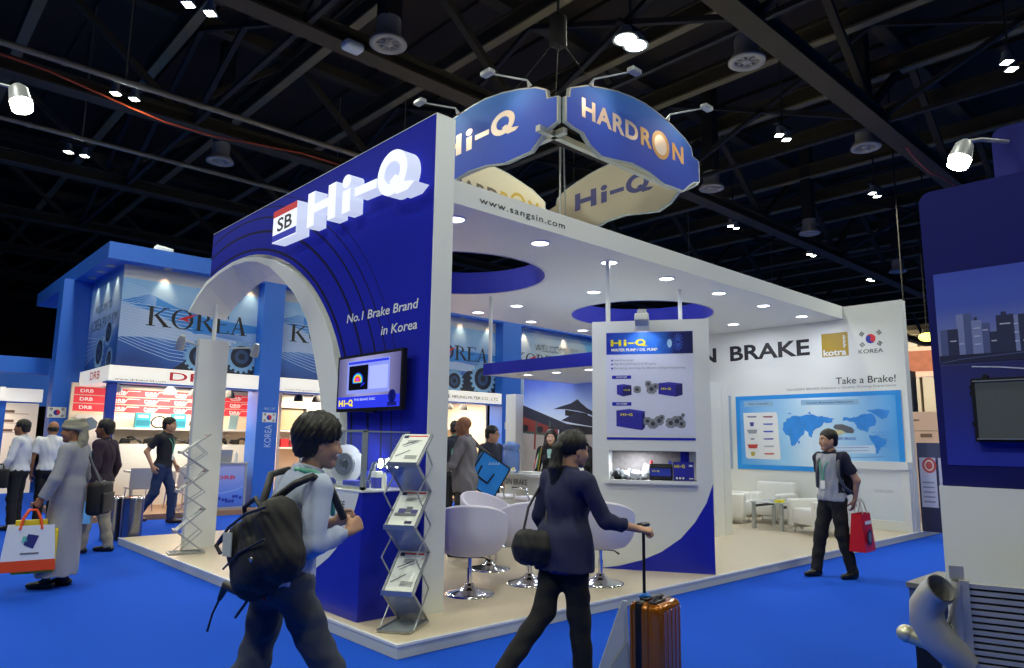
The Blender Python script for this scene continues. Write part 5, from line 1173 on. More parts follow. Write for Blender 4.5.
# second and third stand
s2 = bay(4.2, 7.2, 'cream walled stand seen through the arch opening', 150)
b = MB(); b.box(4.3, 7.1, 12.0, 12.5, 1.27, 1.31); tag(b.build('wall_shelf', M_white), 'cream shelf with red cartons seen through the arch opening', 'shelf', kind='thing')
b = MB(); b.box(4.3, 7.1, 12.05, 12.5, 1.68, 1.72); tag(b.build('wall_shelf', M_white), 'cream shelf carrying the radiator core seen through the arch opening', 'shelf', kind='thing')
rc_ = thing('radiator_core', 'flat framed radiator core on the cream shelf seen through the arch', 'radiator', (4.8, 12.2, 1.72))
b = MB(); b.box(4.4, 5.3, 12.2, 12.25, 1.74, 2.22); b.build('core', mat('core_tan', '#b39a78', noise=.2, scale=60), rc_)
b = MB(); b.box(4.36, 4.42, 12.18, 12.27, 1.72, 2.26); b.box(5.28, 5.36, 12.18, 12.27, 1.72, 2.26); b.box(4.36, 5.36, 12.18, 12.27, 2.22, 2.26); b.build('tank_frame', M_dark_steel, rc_)
for i, (x, h, c) in enumerate(((4.55, .24, '#b01c20'), (4.8, .2, '#c2242a'), (5.02, .16, '#7c1a1c'))):
    b = MB(); b.cbox((x, 12.2, 1.31 + h / 2), (.2, .16, h)); tag(b.build('red_carton', mat('carton_red%d' % i, c)), ('tall bright', 'middle', 'low dark')[i] + ' red carton on the lower cream shelf beyond the arch', 'box', kind='thing')
s3 = bay(7.4, 10.2, 'cream walled filter stand behind the men in suits', 150)
for i, z in enumerate((1.45, 1.85)):
    b = MB(); b.box(7.5, 10.1, 12.1, 12.5, z, z + .04); tag(b.build('wall_shelf', M_white), ('lower' if i == 0 else 'upper') + ' cream shelf in the filter stand', 'shelf', kind='thing')
for i, (x, z, c) in enumerate(((8.1, 1.49, '#c07a50'), (8.5, 1.49, '#d8b8a0'), (8.9, 1.49, '#b8683c'), (9.4, 1.49, '#d0a890'), (8.3, 1.89, '#d89870'), (9.0, 1.89, '#e0c0a8'))):
    b = MB(); b.lathe([(.1, 0), (.11, .02), (.11, .2), (.09, .23)], n=16, c=(x, 12.3, z)); tag(b.build('oil_filter', mat('filter%d' % i, c)), '%s tan filter can on the %s shelf of the filter stand' % (ORD[i if i < 4 else i - 4], 'lower' if i < 4 else 'upper'), 'filter', kind='thing')
for i, x in enumerate((8.35, 8.9, 9.4)):
    r = thing('track_lamp', 'lamp under the filter stand header, %s from the arch wall' % ORD[i], 'lamp', (x, 11.0, 2.4))
    b = MB(); b.lathe([(.04, .18), (.05, .12), (.1, .06), (.12, -.04)], n=16, c=(x, 11.0, 2.4)); b.build('lamp_shade', M_black, r); b = MB(); b.lathe([(.1, -.03), (0, -.035)], n=14, c=(x, 11.0, 2.4)); b.build('bulb', M_warmglow, r)
for i, x in enumerate((4.55, 5.0)):
    r = thing('track_lamp', 'lamp under the plain header beyond the arch, %s from the blue pillar' % ORD[i], 'lamp', (x, 11.0, 2.4))
    b = MB(); b.lathe([(.04, .18), (.05, .12), (.1, .06), (.12, -.04)], n=16, c=(x, 11.0, 2.4)); b.build('lamp_shade', M_black, r); b = MB(); b.lathe([(.1, -.03), (0, -.035)], n=14, c=(x, 11.0, 2.4)); b.build('bulb', M_warmglow, r)

# warm spots washing the banners
for i, (x, y, tx_, ty_, l) in enumerate(((1.35, 10.46, 1.35, 10.62, 'over the gear banner of the corner stand'), (3.1, 10.46, 3.1, 10.62, 'over the banner end beside the blue pillar'), (4.7, 10.46, 4.7, 10.62, 'over the banner seen through the arch'), (8.9, 10.48, 8.9, 10.62, 'over the letters next to the arch wall'), (9.9, 10.48, 9.9, 10.62, 'over the big gear by the blue pillar'), (11.3, 10.48, 11.3, 10.62, 'over the start of the welcome banner'), (13.0, 10.48, 13.0, 10.62, 'over the middle of the welcome banner'),
        (.45, 11.0, .62, 11.0, 'over the corner end of the side banner'), (.45, 11.7, .62, 11.7, 'over the middle of the side banner'), (.45, 12.5, .62, 12.5, 'over the pillar end of the side banner'))):
    r = thing('banner_spotlight', 'small warm recessed spotlight ' + l, 'spotlight', (x, y, 4.82))
    b = MB(); b.lathe([(.09, 0), (.08, -.012), (.06, -.012)], n=16, c=(x, y, 4.82)); b.build('rim', M_alu_paint, r); b = MB(); b.lathe([(.06, -.01), (0, -.011)], n=14, c=(x, y, 4.82)); b.build('bulb', M_warmglow, r)
    spot('banner_light', (x, y, 4.79), (tx_, ty_, 3.9), 34, (1, .62, .32), 64, .8)
for i, x in enumerate((1.3, 2.75)):
    r = thing('roof_floodlight', 'white floodlight on top of the blue corner roof, %s' % ('above the banner letters' if i == 0 else 'tilted up beside the arch wall'), 'floodlight', (x, YF + .4, 5.14))
    b = MB(); b.rbox((x, YF + .4, 5.24), (.34, .2, .12), .03, R=Matrix.Rotation(.3 * i + .1, 3, 'Y')); b.build('lamp_head', M_white, r); b = MB(); b.bar((x - .2, YF + .4, 5.12), (x, YF + .4, 5.24), .03); b.build('lamp_arm', M_alu_paint, r)

# farther blue stand at the left edge
bl = thing('far_blue_stand', 'farther blue stand with white header behind the white shirts', 'stand', (.3, 18, 0))
b = MB(); b.box(-3, .62, 16.9, 17.3, 3.05, 3.45); b.build('roof_band', M_kblue, bl); b = MB(); b.box(-2.2, 2.0, 21.5, 21.9, 2.4, 3.8); b.build('rear_band', M_kblue, bl)
b = MB(); b.box(-3, .6, 17.3, 17.6, 2.36, 2.68); b.box(-.35, -.25, 16.9, 17.4, 2.36, 2.68); b.build('lightbox', M_klight, bl)
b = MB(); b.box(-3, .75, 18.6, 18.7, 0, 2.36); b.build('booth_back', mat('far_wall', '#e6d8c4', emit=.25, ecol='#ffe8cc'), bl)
b = MB(); b.box(-.32, -.14, 17.4, 17.6, 0, 2.36); b.box(-1.7, -1.55, 17.4, 17.6, 0, 2.36); b.build('pillar', M_kblue, bl)
b = MB()
for z in (1.6, 1.85, 2.1): b.prect(Pl((0, 18.6, 0), (1, 0, 0)), .0, z, .22, z + .07, 0, .004); b.prect(Pl((0, 18.6, 0), (1, 0, 0)), -.1, z - .03, .55, z - .02, 0, .004)
b.build('picture_print', mat('pic_brown', '#7a5f50'), bl)
area('booth_light', (-.6, 17.9, 2.3), .9, 30, (1, .84, .62))
b = MB(); b.box(-5, 3, 24.8, 25.0, 3.6, 3.9); tag(b.build('green_stand_edge', mat('lime_green', '#6fae2e')), 'lime green roof edge far behind the blue stands', 'stand edge', kind='thing')

# trash cans at the platform corner
M_steel_can = mat('can_steel', '#8d8f98', rough=.22, metal=.95)
for i, (x, y) in enumerate(((.02, 7.52), (.24, 7.30))):
    r = thing('trash_can', ('shiny steel bin' + (' beside the khaki trousers' if i == 0 else ' touching the platform corner')), 'bin', (x, y, 0))
    b = MB(); b.lathe([(.14, 0), (.14, .60)], n=28, c=(x, y, 0)); b.build('can_body', M_steel_can, r)
    b = MB(); b.lathe([(.145, .60), (.145, .63), (.11, .64), (.10, .60)], n=28, c=(x, y, 0)); b.build('rim', M_chrome, r)

# ------------------------------------------------------------------ near stand at the right edge
PX = Pl((1.15, 0, 0), (0, -1, 0))
M_nav = mat('near_panel_navy', '#161a60', rough=.7, spec=.15)
nr = thing('near_stand_wall', 'dark blue stand wall with rounded top corner over a white base, nearest the camera', 'stand wall', (1.25, -3.8, 0))
R0 = .06; tl = (3.115, 2.855)
pts = [(3.127, 1.31)] + [(tl[0] + R0 - R0 * math.cos(t), tl[1] - R0 + R0 * math.sin(t)) for t in [PI / 2 * i / 8 for i in range(9)]] + [(6.0, 2.855), (6.0, 1.31)]
b = MB(); b.pprism(PX, list(reversed(pts)), -.12, 0); b.build('wall_panel', M_nav, nr)
b = MB(); b.box(1.12, 1.4, -6.0, -3.118, 0, 1.31); b.build('white_base', M_white, nr)
PX2 = Pl((1.62, 0, 0), (0, -1, 0))
pts = [(3.37, 1.31)] + [(3.37 + R0 - R0 * math.cos(t), 3.29 - R0 + R0 * math.sin(t)) for t in [PI / 2 * i / 8 for i in range(9)]] + [(6, 3.29), (6, 1.31)]
b = MB(); b.pprism(PX2, list(reversed(pts)), -.08, 0); tag(b.build('rear_stand_panel', M_nav), 'taller dark blue panel rising behind the stand wall, carrying the glaring arm lamp', 'panel', kind='thing')
ci = thing('city_poster', 'night skyline poster on the dark blue stand wall', 'poster', tuple(PX.P(3.6, 1.9, 0)))
b = MB(); b.prect(PX, 3.158, 1.415, 5.6, 2.40, 0, .004)
b.build('sky_print', mat_ramp('city_sky', 2, 1.41, 2.42, [(0, '#1c2ca8'), (.25, '#1a2484'), (.50, '#1a2268'), (.54, '#8482a8'), (.66, '#6e78b4'), (.8, '#3c55b4'), (1, '#2c44b0')], rough=.5, noise=.03), ci)
b = MB(); random.seed(3)
a = 3.17
while a < 5.5:
    w_ = .025 + .05 * random.random(); h_ = .05 + .14 * random.random()
    if 3.245 < a < 3.29: h_ = .2
    b.prect(PX, a, 1.965, a + w_, 1.975 + h_, random.choice((0, 0, 1, 2)), .005 + .0004 * random.random())
    if random.random() < .4: b.prect(PX, a + w_ * .3, 1.975 + h_, a + w_ * .6, 1.99 + h_, 0, .0052)
    for q in range(3):
        if random.random() < .5: b.prect(PX, a + w_ * .2, 1.98 + h_ * (.2 + .25 * q), a + w_ * .8, 1.986 + h_ * (.2 + .25 * q), 3, .0062)
    a += w_ * .9
b.prect(PX, 3.16, 1.925, 5.6, 1.968, 4, .0064)
b.pline(PX, [(3.30, 1.905), (3.42, 1.895), (3.6, 1.87)], .006, 3, .0064); b.pline(PX, [(3.17, 1.93), (3.25, 1.945), (3.6, 1.965)], .004, 1, .0068)
b.build('skyline_print', [mat('city_dark', '#20284e'), mat('city_mid', '#4a5688'), mat('city_light', '#7a84b4'), mat('city_glow', '#b8bcd8'), mat('city_shore', '#131a40')], ci)
ic = thing('oil_cooler', 'dark grey cooler core with black frame hung on the skyline poster', 'radiator', tuple(PX.P(3.6, 1.68, 0)))
b = MB()
b.pprism(PX, [(3.30, 1.53), (4.3, 1.53), (4.3, 1.84), (3.30, 1.84)], .01, .05); b.build('frame', M_black, ic)
b = MB(); b.pprism(PX, [(3.318, 1.548), (4.28, 1.548), (4.28, 1.822), (3.318, 1.822)], .05, .056); b.build('core', mat('core_grey', '#4e5454', rough=.6, noise=.3, scale=240), ic)
b = MB()
for z in (1.545, 1.826): b.pprism(PX, [(3.31, z - .003), (4.29, z - .003), (4.29, z + .003), (3.31, z + .003)], .05, .062)
b.build('edge_strip', M_alu, ic)
b = MB()
for k, z in enumerate((1.80, 1.77, 1.62, 1.85)): b.lathe([(.012, 0), (.012, .05)], n=10, c=PX.P(3.295 + (.03 * 0 if k < 3 else .06), z, .02), R=Matrix.Rotation(PI / 2, 3, 'Y'))
b.build('fitting', M_black, ic)
la = thing('wall_arm_lamp', 'glaring arm lamp reaching out from the tall dark blue panel', 'arm lamp', (1.5, -3.4, 3.1))
e = Vector((1.35, -3.293, 3.115)); b = MB(); b.tube([(1.6, -3.45, 3.19), (1.45, -3.36, 3.185), tuple(e + Vector((0.02, 0, .05)))], .012, n=8); b.build('lamp_arm', M_alu_paint, la)
ax = Vector((-.35, .25, -1)).normalized(); Rl = ax.to_track_quat('Z', 'Y').to_matrix()
b = MB(); b.lathe([(.02, -.06), (.045, -.03), (.058, .06)], n=16, c=e, R=Rl); b.build('lamp_head', M_alu_paint, la)
b = MB(); b.lathe([(.056, .055), (.052, .10), (0, .11)], n=16, c=e, R=Rl); b.build('bulb', mat('lamp_glare', '#ffffff', emit=45, ecol='#fffbe0'), la)
spot('wall_arm_light', tuple(e + ax * .14), tuple(e + ax + Vector((.3, -.2, 0))), 30, HALL_C, 120)
# black table edge and aluminium intercooler with elbow pipe
tb = thing('black_draped_table', 'grey-topped black table end beside the white stand base', 'table', (1.35, -3.3, 0))
b = MB(); b.box(1.12 + .0, 1.62, -3.06, -2.93, .79, .815); b.build('table_top', mat('table_grey', '#6c6a6c', noise=.15, scale=40), tb)
b = MB(); b.box(1.14, 1.60, -3.06, -2.95, .0, .73); b.build('black_drape', M_black, tb)
b = MB(); b.box(1.13, 1.61, -3.06, -2.94, .73, .79); b.build('table_edge', mat('edge_steelblue', '#4a5a80', rough=.4), tb)
ri = thing('aluminium_intercooler', 'bare aluminium intercooler with elbow pipe at the bottom corner of the picture', 'intercooler', (.6, -3.6, 0))
PR = Pl((.581, -3.349, 0), (.30, -.95, 0))
M_cast2 = mat('raw_aluminium', '#b2b3b2', rough=.42, metal=.5, noise=.12, scale=14)
b = MB()
for i in range(26):
    z = .925 - i * .0265; b.pprism(PR, [(.012, z - .0085), (1.0, z - .0085), (1.0, z + .0085), (.012, z + .0085)], -.05, .0)
b.build('cooling_tubes', M_cast2, ri)
b = MB(); b.pprism(PR, [(.0, .22), (1.0, .22), (1.0, .93), (.0, .93)], -.046, -.02); b.build('fin_core', mat('fin_dark', '#26232a', rough=.6, noise=.3, scale=200), ri)
b = MB(); b.pprism(PR, [(-.02, .22), (.014, .22), (.014, .945), (-.02, .945)], -.06, .012); b.pprism(PR, [(-.055, .945), (.0, .945), (.0, 1.0), (-.055, 1.0)], -.03, -.018); b.build('header_plate', M_cast2, ri)
b = MB()
def tank(u, v):
    z = .22 + .72 * v; a = PI * u; bul = .03 + .055 * math.sin(PI * min(1, max(0, v * 1.0))) ** 2
    return PR.P(-.02 - bul * math.sin(a), z, .045 * math.cos(a) - .022)
b.grid(tank, 16, 20); b.build('end_tank', M_cast2, ri)
path = [PR.P(a_, z_, d_) for a_, z_, d_ in ((-.02, .60, -.02), (-.06, .645, .0), (-.115, .70, .015), (-.15, .77, .02), (-.148, .83, .03), (-.118, .885, .055), (-.088, .918, .085))]
b = MB(); b.tube(path, [.06, .068, .070, .069, .066, .062, .060], n=26, caps=False); b.tube([path[-1], path[-2], path[-3]], [.055, .056, .058], n=26, caps=False); b.tube([path[-3], path[-3] + Vector((0, 0, .002))], [.058, .0005], n=26, m=1, caps=False)
b.tube([path[-1] - (path[-1] - path[-2]) * .12, path[-1]], [.066, .065], n=26, caps=False); b.build('elbow_pipe', [M_cast2, M_black], ri)
b = MB(); b.sphere(PR.P(-.235, .675, -.12), (.04, .042, .038), 12, 8); b.tube([PR.P(-.235, .672, -.12), PR.P(-.02, .62, -.08)], .034, n=12); tag(b.build('foil_wrapped_outlet', mat('foil', '#c8c8b0', rough=.3, metal=.6, noise=.3, scale=60)), 'crumpled foil wrapped outlet behind the elbow pipe', 'pipe outlet', kind='thing')
b = MB(); b.box(.30, 1.0, -4.4, -3.33, 0, .22); tag(b.build('exhibit_plinth', M_black), 'low black plinth under the aluminium intercooler', 'plinth', kind='thing')

# things beyond the end of the back wall
np_ = thing('navy_poster_stand', 'navy poster stand with two white leaflets at the far platform end', 'poster stand', (10.7, -.2, PH))
PN = Pl((10.62, 0.02, 0), (0, -1, 0)); b = MB(); b.pprism(PN, [(0.0, PH), (.62, PH), (.62, 1.58), (0.0, 1.58)], -.06, 0); b.build('board', mat('poster_navy', '#20244a'), np_)
b = MB(); b.prect(PN, 0, 1.30, .62, 1.58, 0, .003); b.build('upper_band', mat('band_slate', '#3c4468'), np_)
for k, c in ((0, '#b84a50'), (1, '#4468b4')):
    a0 = .03 + .29 * k; b = MB(); b.prect(PN, a0, .50, a0 + .25, 1.33, 0, .005); q = b.build('leaflet', mat('leaf_pale', '#b8bcd8'), np_)
    b = MB(); b.disc(PN, a0 + .15, 1.2, .11, 0, .007, 18, ry=.13); b.disc(PN, a0 + .15, 1.2, .07, 1, .008, 18, ry=.09); b.disc(PN, a0 + .15, 1.2, .055, 0, .009, 18, ry=.07)
    for z in (.9, .82, .74, .66, .58): b.prect(PN, a0 + .03, z, a0 + .21, z + .025, 2, .007)
    b.build('leaflet_print', [mat('leaf_' + c[1:], c), M_white, mat('leaf_grey', '#7a80a0')], q)
sb = thing('lit_photo_sign', 'glowing orange photo sign hanging past the end of the back wall', 'sign', (16.6, 1.8, 3.6))
PG = Pl((16.4, 2.15, 0), (.25, -.95, 0)); b = MB(); b.pprism(PG, [(0, 3.25), (.95, 3.25), (.95, 4.0), (0, 4.0)], -.15, 0); b.build('lightbox', mat('sign_peach', '#f0c4a0', emit=.55, ecol='#ffd0a8'), sb)
b = MB(); b.prect(PG, .12, 3.38, .95, 3.9, 0, .004); b.build('photo_print', mat('sign_photo', '#b8694c', noise=.5, scale=6, emit=.5, ecol='#c87850'), sb)
b = MB(); b.tube([(16.6, 2.0, 4.0), (16.6, 2.0, 10.995)], .02); b.tube([(16.75, 1.4, 4.0), (16.75, 1.4, 10.995)], .02); b.build('hanger', M_dark_steel, sb)
fw_ = thing('far_peach_stand', 'peach coloured stand panel far past the end of the back wall', 'stand', (13, .5, 1))
PQ = Pl((12.5, .85, 0), (.25, -.95, 0)); b = MB(); b.pprism(PQ, [(0, 0), (1.2, 0), (1.2, 2.2), (0, 2.2)], -.1, 0); b.build('board', mat('peach_board', '#dcb8a0', emit=.12), fw_)
b = MB(); b.prect(PQ, .12, 2.02, .3, 2.05, 0, .004); b.prect(PQ, .3, 1.70, .5, 1.77, 0, .004); b.prect(PQ, 0, 1.82, 1.2, 1.83, 0, .004); b.build('board_print', mat('peach_print', '#8a6a58'), fw_)
gd = thing('dark_pylon', 'dark narrow pylon under the glowing photo sign', 'pylon', (15.5, 1.5, 0))
b = MB(); b.box(15.4, 15.7, 1.55, 1.95, 0, 3.3); b.build('pylon_body', mat('pylon_navy', '#191a26'), gd)
yl = thing('sodium_lamp', 'round yellowish lamp glowing beside the edge of the dark blue stand wall', 'lamp', (21.25, 2.9, 5.0))
b = MB(); b.sphere((21.25, 2.9, 4.89), (.24, .24, .14), 16, 10); b.build('bulb', mat('yellow_glow', '#fff090', emit=2.6, ecol='#fff06a'), yl); b = MB(); b.tube([(21.25, 2.9, 5.0), (21.25, 2.9, 10.995)], .02); b.lathe([(.16, 0), (.08, .12), (0, .14)], n=16, c=(21.25, 2.9, 5.02)); b.build('hanger', M_dark_steel, yl)
# pipes and cladding columns on the far hall wall
for i, z in enumerate((9.2, 7.4, 7.0)):
    b = MB(); b.tube([(57.4, -8, z), (57.4, 40, z)], .14, n=8); tag(b.build('wall_pipe', mat('pipe_cream', '#b8a078')), 'cream pipe along the far hall wall, %s from the top' % ORD[i], 'pipe', kind='thing')
for i, y in enumerate((15.2, 13.2)):
    b = MB(); b.box(56.9, 57.6, y - .9, y + .9, 0, 10.5 if i == 0 else 9); tag(b.build('wall_column', mat('column_cream', '#b0a288')), 'cream cladding column on the far hall wall, %s the number' % ('below' if i == 0 else 'beside'), 'column', kind='thing')
text('wall_number', '27', Pl((56.85, 0, 0), (0, -1, 0)), -15.7, 9.6, .9, .7, M_ink); tag(bpy.data.objects['wall_number'], 'black number 27 high on the far hall wall', 'number', kind='thing')

# arm lamp of a stand outside the picture, on its own floor pole
al = thing('floor_pole_lamp', 'glaring lamp head on a long arm, high above the white shirts at the edge', 'arm lamp', (-2.9, 3.25, 0))
e = Vector((-2.211, 2.652, 4.334)); ax = Vector((.22, -.25, -1)).normalized(); Rl = ax.to_track_quat('Z', 'Y').to_matrix()
b = MB(); b.lathe([(.25, 0), (.25, .02), (.03, .04)], n=20, c=(-2.9, 3.25, 0)); b.tube([(-2.9, 3.25, 0), (-2.9, 3.25, 4.5)], .03); b.build('pole', M_alu_paint, al)
b = MB(); b.tube([(-2.9, 3.25, 4.49), (-2.45, 2.85, 4.47), tuple(e - ax * .08)], .014, n=8); b.build('lamp_arm', M_alu_paint, al)
b = MB(); b.lathe([(.03, -.12), (.07, -.08), (.085, .05)], n=16, c=e, R=Rl); b.build('lamp_head', M_alu_paint, al)
b = MB(); b.lathe([(.083, .045), (.078, .12), (0, .13)], n=16, c=e, R=Rl); b.build('bulb', mat('lamp_glare', '#ffffff', emit=45, ecol='#fffbe0'), al)
spot('pole_light', tuple(e + ax * .2), tuple(e + ax * 2), 60, HALL_C, 120)
sc2 = thing('roof_camera', 'small white rounded camera box on the roof beam above the blue arch wall', 'camera', (2.4, 5.4, 7.95))
b = MB(); b.rbox((2.40, 5.42, 7.88), (.34, .24, .15), .06); b.build('housing', M_white, sc2); b = MB(); b.tube([(2.40, 5.42, 7.92), (2.40, 5.6, 8.0)], .03); b.build('bracket', M_dark_steel, sc2)
# ------------------------------------------------------------------ people: one distance field per body and per garment
class Field:
    def __init__(s, lo, hi, h):
        s.lo = np.array(lo, np.float32); s.h = h; n = np.ceil((np.array(hi) - s.lo) / h).astype(int) + 1
        s.ax = [s.lo[i] + h * np.arange(n[i], dtype=np.float32) for i in range(3)]; s.F = np.full(n, 0.5, np.float32)
    def _win(s, lo, hi):
        sl = []
        for i in range(3):
            a = int(np.floor((lo[i] - s.lo[i]) / s.h)); b = int(np.ceil((hi[i] - s.lo[i]) / s.h)) + 1
            a = max(a, 0); b = min(b, len(s.ax[i]))
            if b <= a: return None
            sl.append(slice(a, b))
        return tuple(sl)
    def _grid(s, w): return s.ax[0][w[0]][:, None, None], s.ax[1][w[1]][None, :, None], s.ax[2][w[2]][None, None, :]
    def _mix(s, w, d, k, sub=False):
        A = s.F[w]
        if sub:
            q = -d; h = np.maximum(k - np.abs(A - q), 0) / max(k, 1e-6); s.F[w] = np.maximum(A, q) + h * h * k * .25
        else:
            h = np.maximum(k - np.abs(A - d), 0) / max(k, 1e-6); s.F[w] = np.minimum(A, d) - h * h * k * .25
    def cap(s, a, b, ra, rb=None, k=.02, clip=(), sub=False, sq=None):
        rb = ra if rb is None else rb; a = np.array(a, np.float32); b = np.array(b, np.float32); m = max(ra, rb) * (1 if sq is None else 1.5) + k + 3 * s.h
        w = s._win(np.minimum(a, b) - m, np.maximum(a, b) + m)
        if w is None: return s
        X, Y, Z = s._grid(w); ba = b - a; L2 = float(ba @ ba) + 1e-9
        t = np.clip(((X - a[0]) * ba[0] + (Y - a[1]) * ba[1] + (Z - a[2]) * ba[2]) / L2, 0, 1)
        d = np.sqrt((X - a[0] - t * ba[0]) ** 2 + (Y - a[1] - t * ba[1]) ** 2 + (Z - a[2] - t * ba[2]) ** 2) - (ra + (rb - ra) * t)
        for p, n in clip: d = np.maximum(d, (X - p[0]) * n[0] + (Y - p[1]) * n[1] + (Z - p[2]) * n[2])
        s._mix(w, d, k, sub); return s
    def ell(s, c, r, k=.02, R=None, sub=False, clip=()):
        c = np.array(c, np.float32); m = max(r) + k + 3 * s.h; w = s._win(c - m, c + m)
        if w is None: return s
        X, Y, Z = s._grid(w); X = X - c[0]; Y = Y - c[1]; Z = Z - c[2]
        if R is not None:
            R = np.array(R, np.float32); P = [X * R[0, i] + Y * R[1, i] + Z * R[2, i] for i in range(3)]
        else: P = [X, Y, Z]
        k0 = np.sqrt((P[0] / r[0]) ** 2 + (P[1] / r[1]) ** 2 + (P[2] / r[2]) ** 2); k1 = np.sqrt((P[0] / r[0] ** 2) ** 2 + (P[1] / r[1] ** 2) ** 2 + (P[2] / r[2] ** 2) ** 2) + 1e-6
        d = k0 * (k0 - 1) / k1
        for p, n in clip: d = np.maximum(d, (X + c[0] - p[0]) * n[0] + (Y + c[1] - p[1]) * n[1] + (Z + c[2] - p[2]) * n[2])
        s._mix(w, d, k, sub); return s
    def cut(s, p, n):
        X, Y, Z = s._grid((slice(None),) * 3); s.F = np.maximum(s.F, (X - p[0]) * n[0] + (Y - p[1]) * n[1] + (Z - p[2]) * n[2]); return s
    def wrinkle(s, amp, f, seed=0, zs=1.0):
        r = np.random.RandomState(seed); X, Y, Z = s._grid((slice(None),) * 3); D = 0
        for i in range(5):
            v = r.normal(size=3) * f * (1 + .5 * i); v[2] *= zs; D = D + np.sin(X * v[0] + Y * v[1] + Z * v[2] + r.rand() * 6) / (1 + .4 * i)
        s.F = s.F + (amp * D / 2).astype(np.float32); return s
    def mesh(s):
        F = s.F; F[0] = F[-1] = .5; F[:, 0] = F[:, -1] = .5; F[:, :, 0] = F[:, :, -1] = .5
        I = F < 0; n = np.array(F.shape) - 1
        cnt = np.zeros(n, np.int8)
        offs = [(i, j, k) for i in (0, 1) for j in (0, 1) for k in (0, 1)]
        for i, j, k in offs: cnt += I[i:n[0] + i, j:n[1] + j, k:n[2] + k]
        act = np.argwhere((cnt > 0) & (cnt < 8))
        if len(act) == 0: return np.zeros((0, 3)), np.zeros((0, 4), int)
        val = {o: F[act[:, 0] + o[0], act[:, 1] + o[1], act[:, 2] + o[2]] for o in offs}
        P = np.zeros((len(act), 3)); C = np.zeros(len(act))
        for a in offs:
            for d in range(3):
                if a[d]: continue
                b = list(a); b[d] = 1; b = tuple(b); va, vb = val[a], val[b]; m = (va < 0) != (vb < 0)
                t = np.where(m, va / np.where(m, va - vb, 1), 0)
                q = np.repeat(np.array(a, float)[None], len(act), 0); q[:, d] += t; P[m] += q[m]; C[m] += 1
        P = (act + P / C[:, None]) * s.h + s.lo
        idx = -np.ones(n, np.int32); idx[tuple(act.T)] = np.arange(len(act))
        Q = []
        for d in range(3):
            A = [slice(1, -1)] * 3; A[d] = slice(0, -1); B = list(A); B[d] = slice(1, None)
            # edges along d at inner grid points
            e = np.argwhere(I[tuple(A)] != I[tuple(B)]); off = np.array([1, 1, 1]); off[d] = 0; e = e + off
            fl = I[tuple(e.T)]
            u, v = (d + 1) % 3, (d + 2) % 3
            def cell(du, dv):
                c = e.copy(); c[:, u] += du; c[:, v] += dv; return idx[tuple(c.T)]
            q = np.stack([cell(-1, -1), cell(0, -1), cell(0, 0), cell(-1, 0)], 1); q[~fl] = q[~fl][:, ::-1]; Q.append(q)
        Q = np.concatenate(Q); Q = Q[(Q >= 0).all(1)]
        return P, Q
    def build(s, name, mats, parent, region=None):
        P, Q = s.mesh()
        me = bpy.data.meshes.new(name)
        me.vertices.add(len(P)); me.vertices.foreach_set('co', P.astype(np.float32).ravel())
        me.loops.add(len(Q) * 4); me.loops.foreach_set('vertex_index', Q.astype(np.int32).ravel())
        me.polygons.add(len(Q)); me.polygons.foreach_set('loop_start', np.arange(0, len(Q) * 4, 4, dtype=np.int32))
        for m in (mats if isinstance(mats, (list, tuple)) else [mats]): me.materials.append(m)
        if region is not None and len(Q): me.polygons.foreach_set('material_index', region(P[Q].mean(1)).astype(np.int32))
        me.polygons.foreach_set('use_smooth', np.ones(len(Q), bool)); me.update(); me.validate()
        return link(name, me, parent, True)

def rotz(v, a): c, s = math.cos(a), math.sin(a); return np.array([v[0] * c - v[1] * s, v[0] * s + v[1] * c, v[2]])
def nrm(v): v = np.array(v, float); return v / (np.linalg.norm(v) + 1e-9)

SKIN = {'light': '#c99f86', 'asian': '#b98e74', 'tan': '#96694c', 'brown': '#6f4a36'}
M_hair = mat('hair_black', '#0d0b0b', rough=.55, noise=.3, scale=60)
M_eye = mat('eye_dark', '#1a1210', rough=.2); M_eyew = mat('eye_white', '#cfc8c0', rough=.3)

def add_hand(f, w, d, th, palm, curl=.4, k=.006, s=1.0, spread=.0):
    """palm, four jointed fingers and a side thumb, from the wrist w along d; th = thumb side, palm = palm facing"""
    d = nrm(d); th = nrm(np.array(th) - d * np.dot(th, d)); pn = nrm(np.array(palm) - d * np.dot(palm, d) - th * np.dot(palm, th)); w = np.array(w, float)
    kn = []
    for i, (t, l) in enumerate(((.030, .088), (.011, .092), (-.009, .088), (-.027, .080))):
        p = w + (d * l + th * t) * s; kn.append(p); f.cap(w + (d * .012 + th * t * .55) * s, p, .0145 * s, .0115 * s, k=.012)
    for i, (p, L, r) in enumerate(zip(kn, (.072, .080, .074, .058), (.0092, .0095, .009, .008))):
        a = 0; q = p; dirv = nrm(d + th * spread * (1.5 - i))
        for j, fr in enumerate((.45, .30, .25)):
            a += curl * (.9, 1.15, .8)[j] * (1 + .06 * i); v = dirv * math.cos(a) + pn * math.sin(a); q2 = q + v * L * fr * s; f.cap(q, q2, r * s * (1 - .07 * j), r * s * (.93 - .07 * j), k=k); q = q2
    b = w + (d * .022 + th * .024) * s; m = b + (d * .030 + th * .024 + pn * .016) * s; e = m + (d * .030 + th * .008 + pn * .020 * (1 + curl)) * s; t_ = e + (d * .022 - th * .004 + pn * .012) * s
    f.cap(b, m, .015 * s, .012 * s, k=.012); f.cap(m, e, .0115 * s, .0105 * s, k=k); f.cap(e, t_, .0105 * s, .0085 * s, k=k)

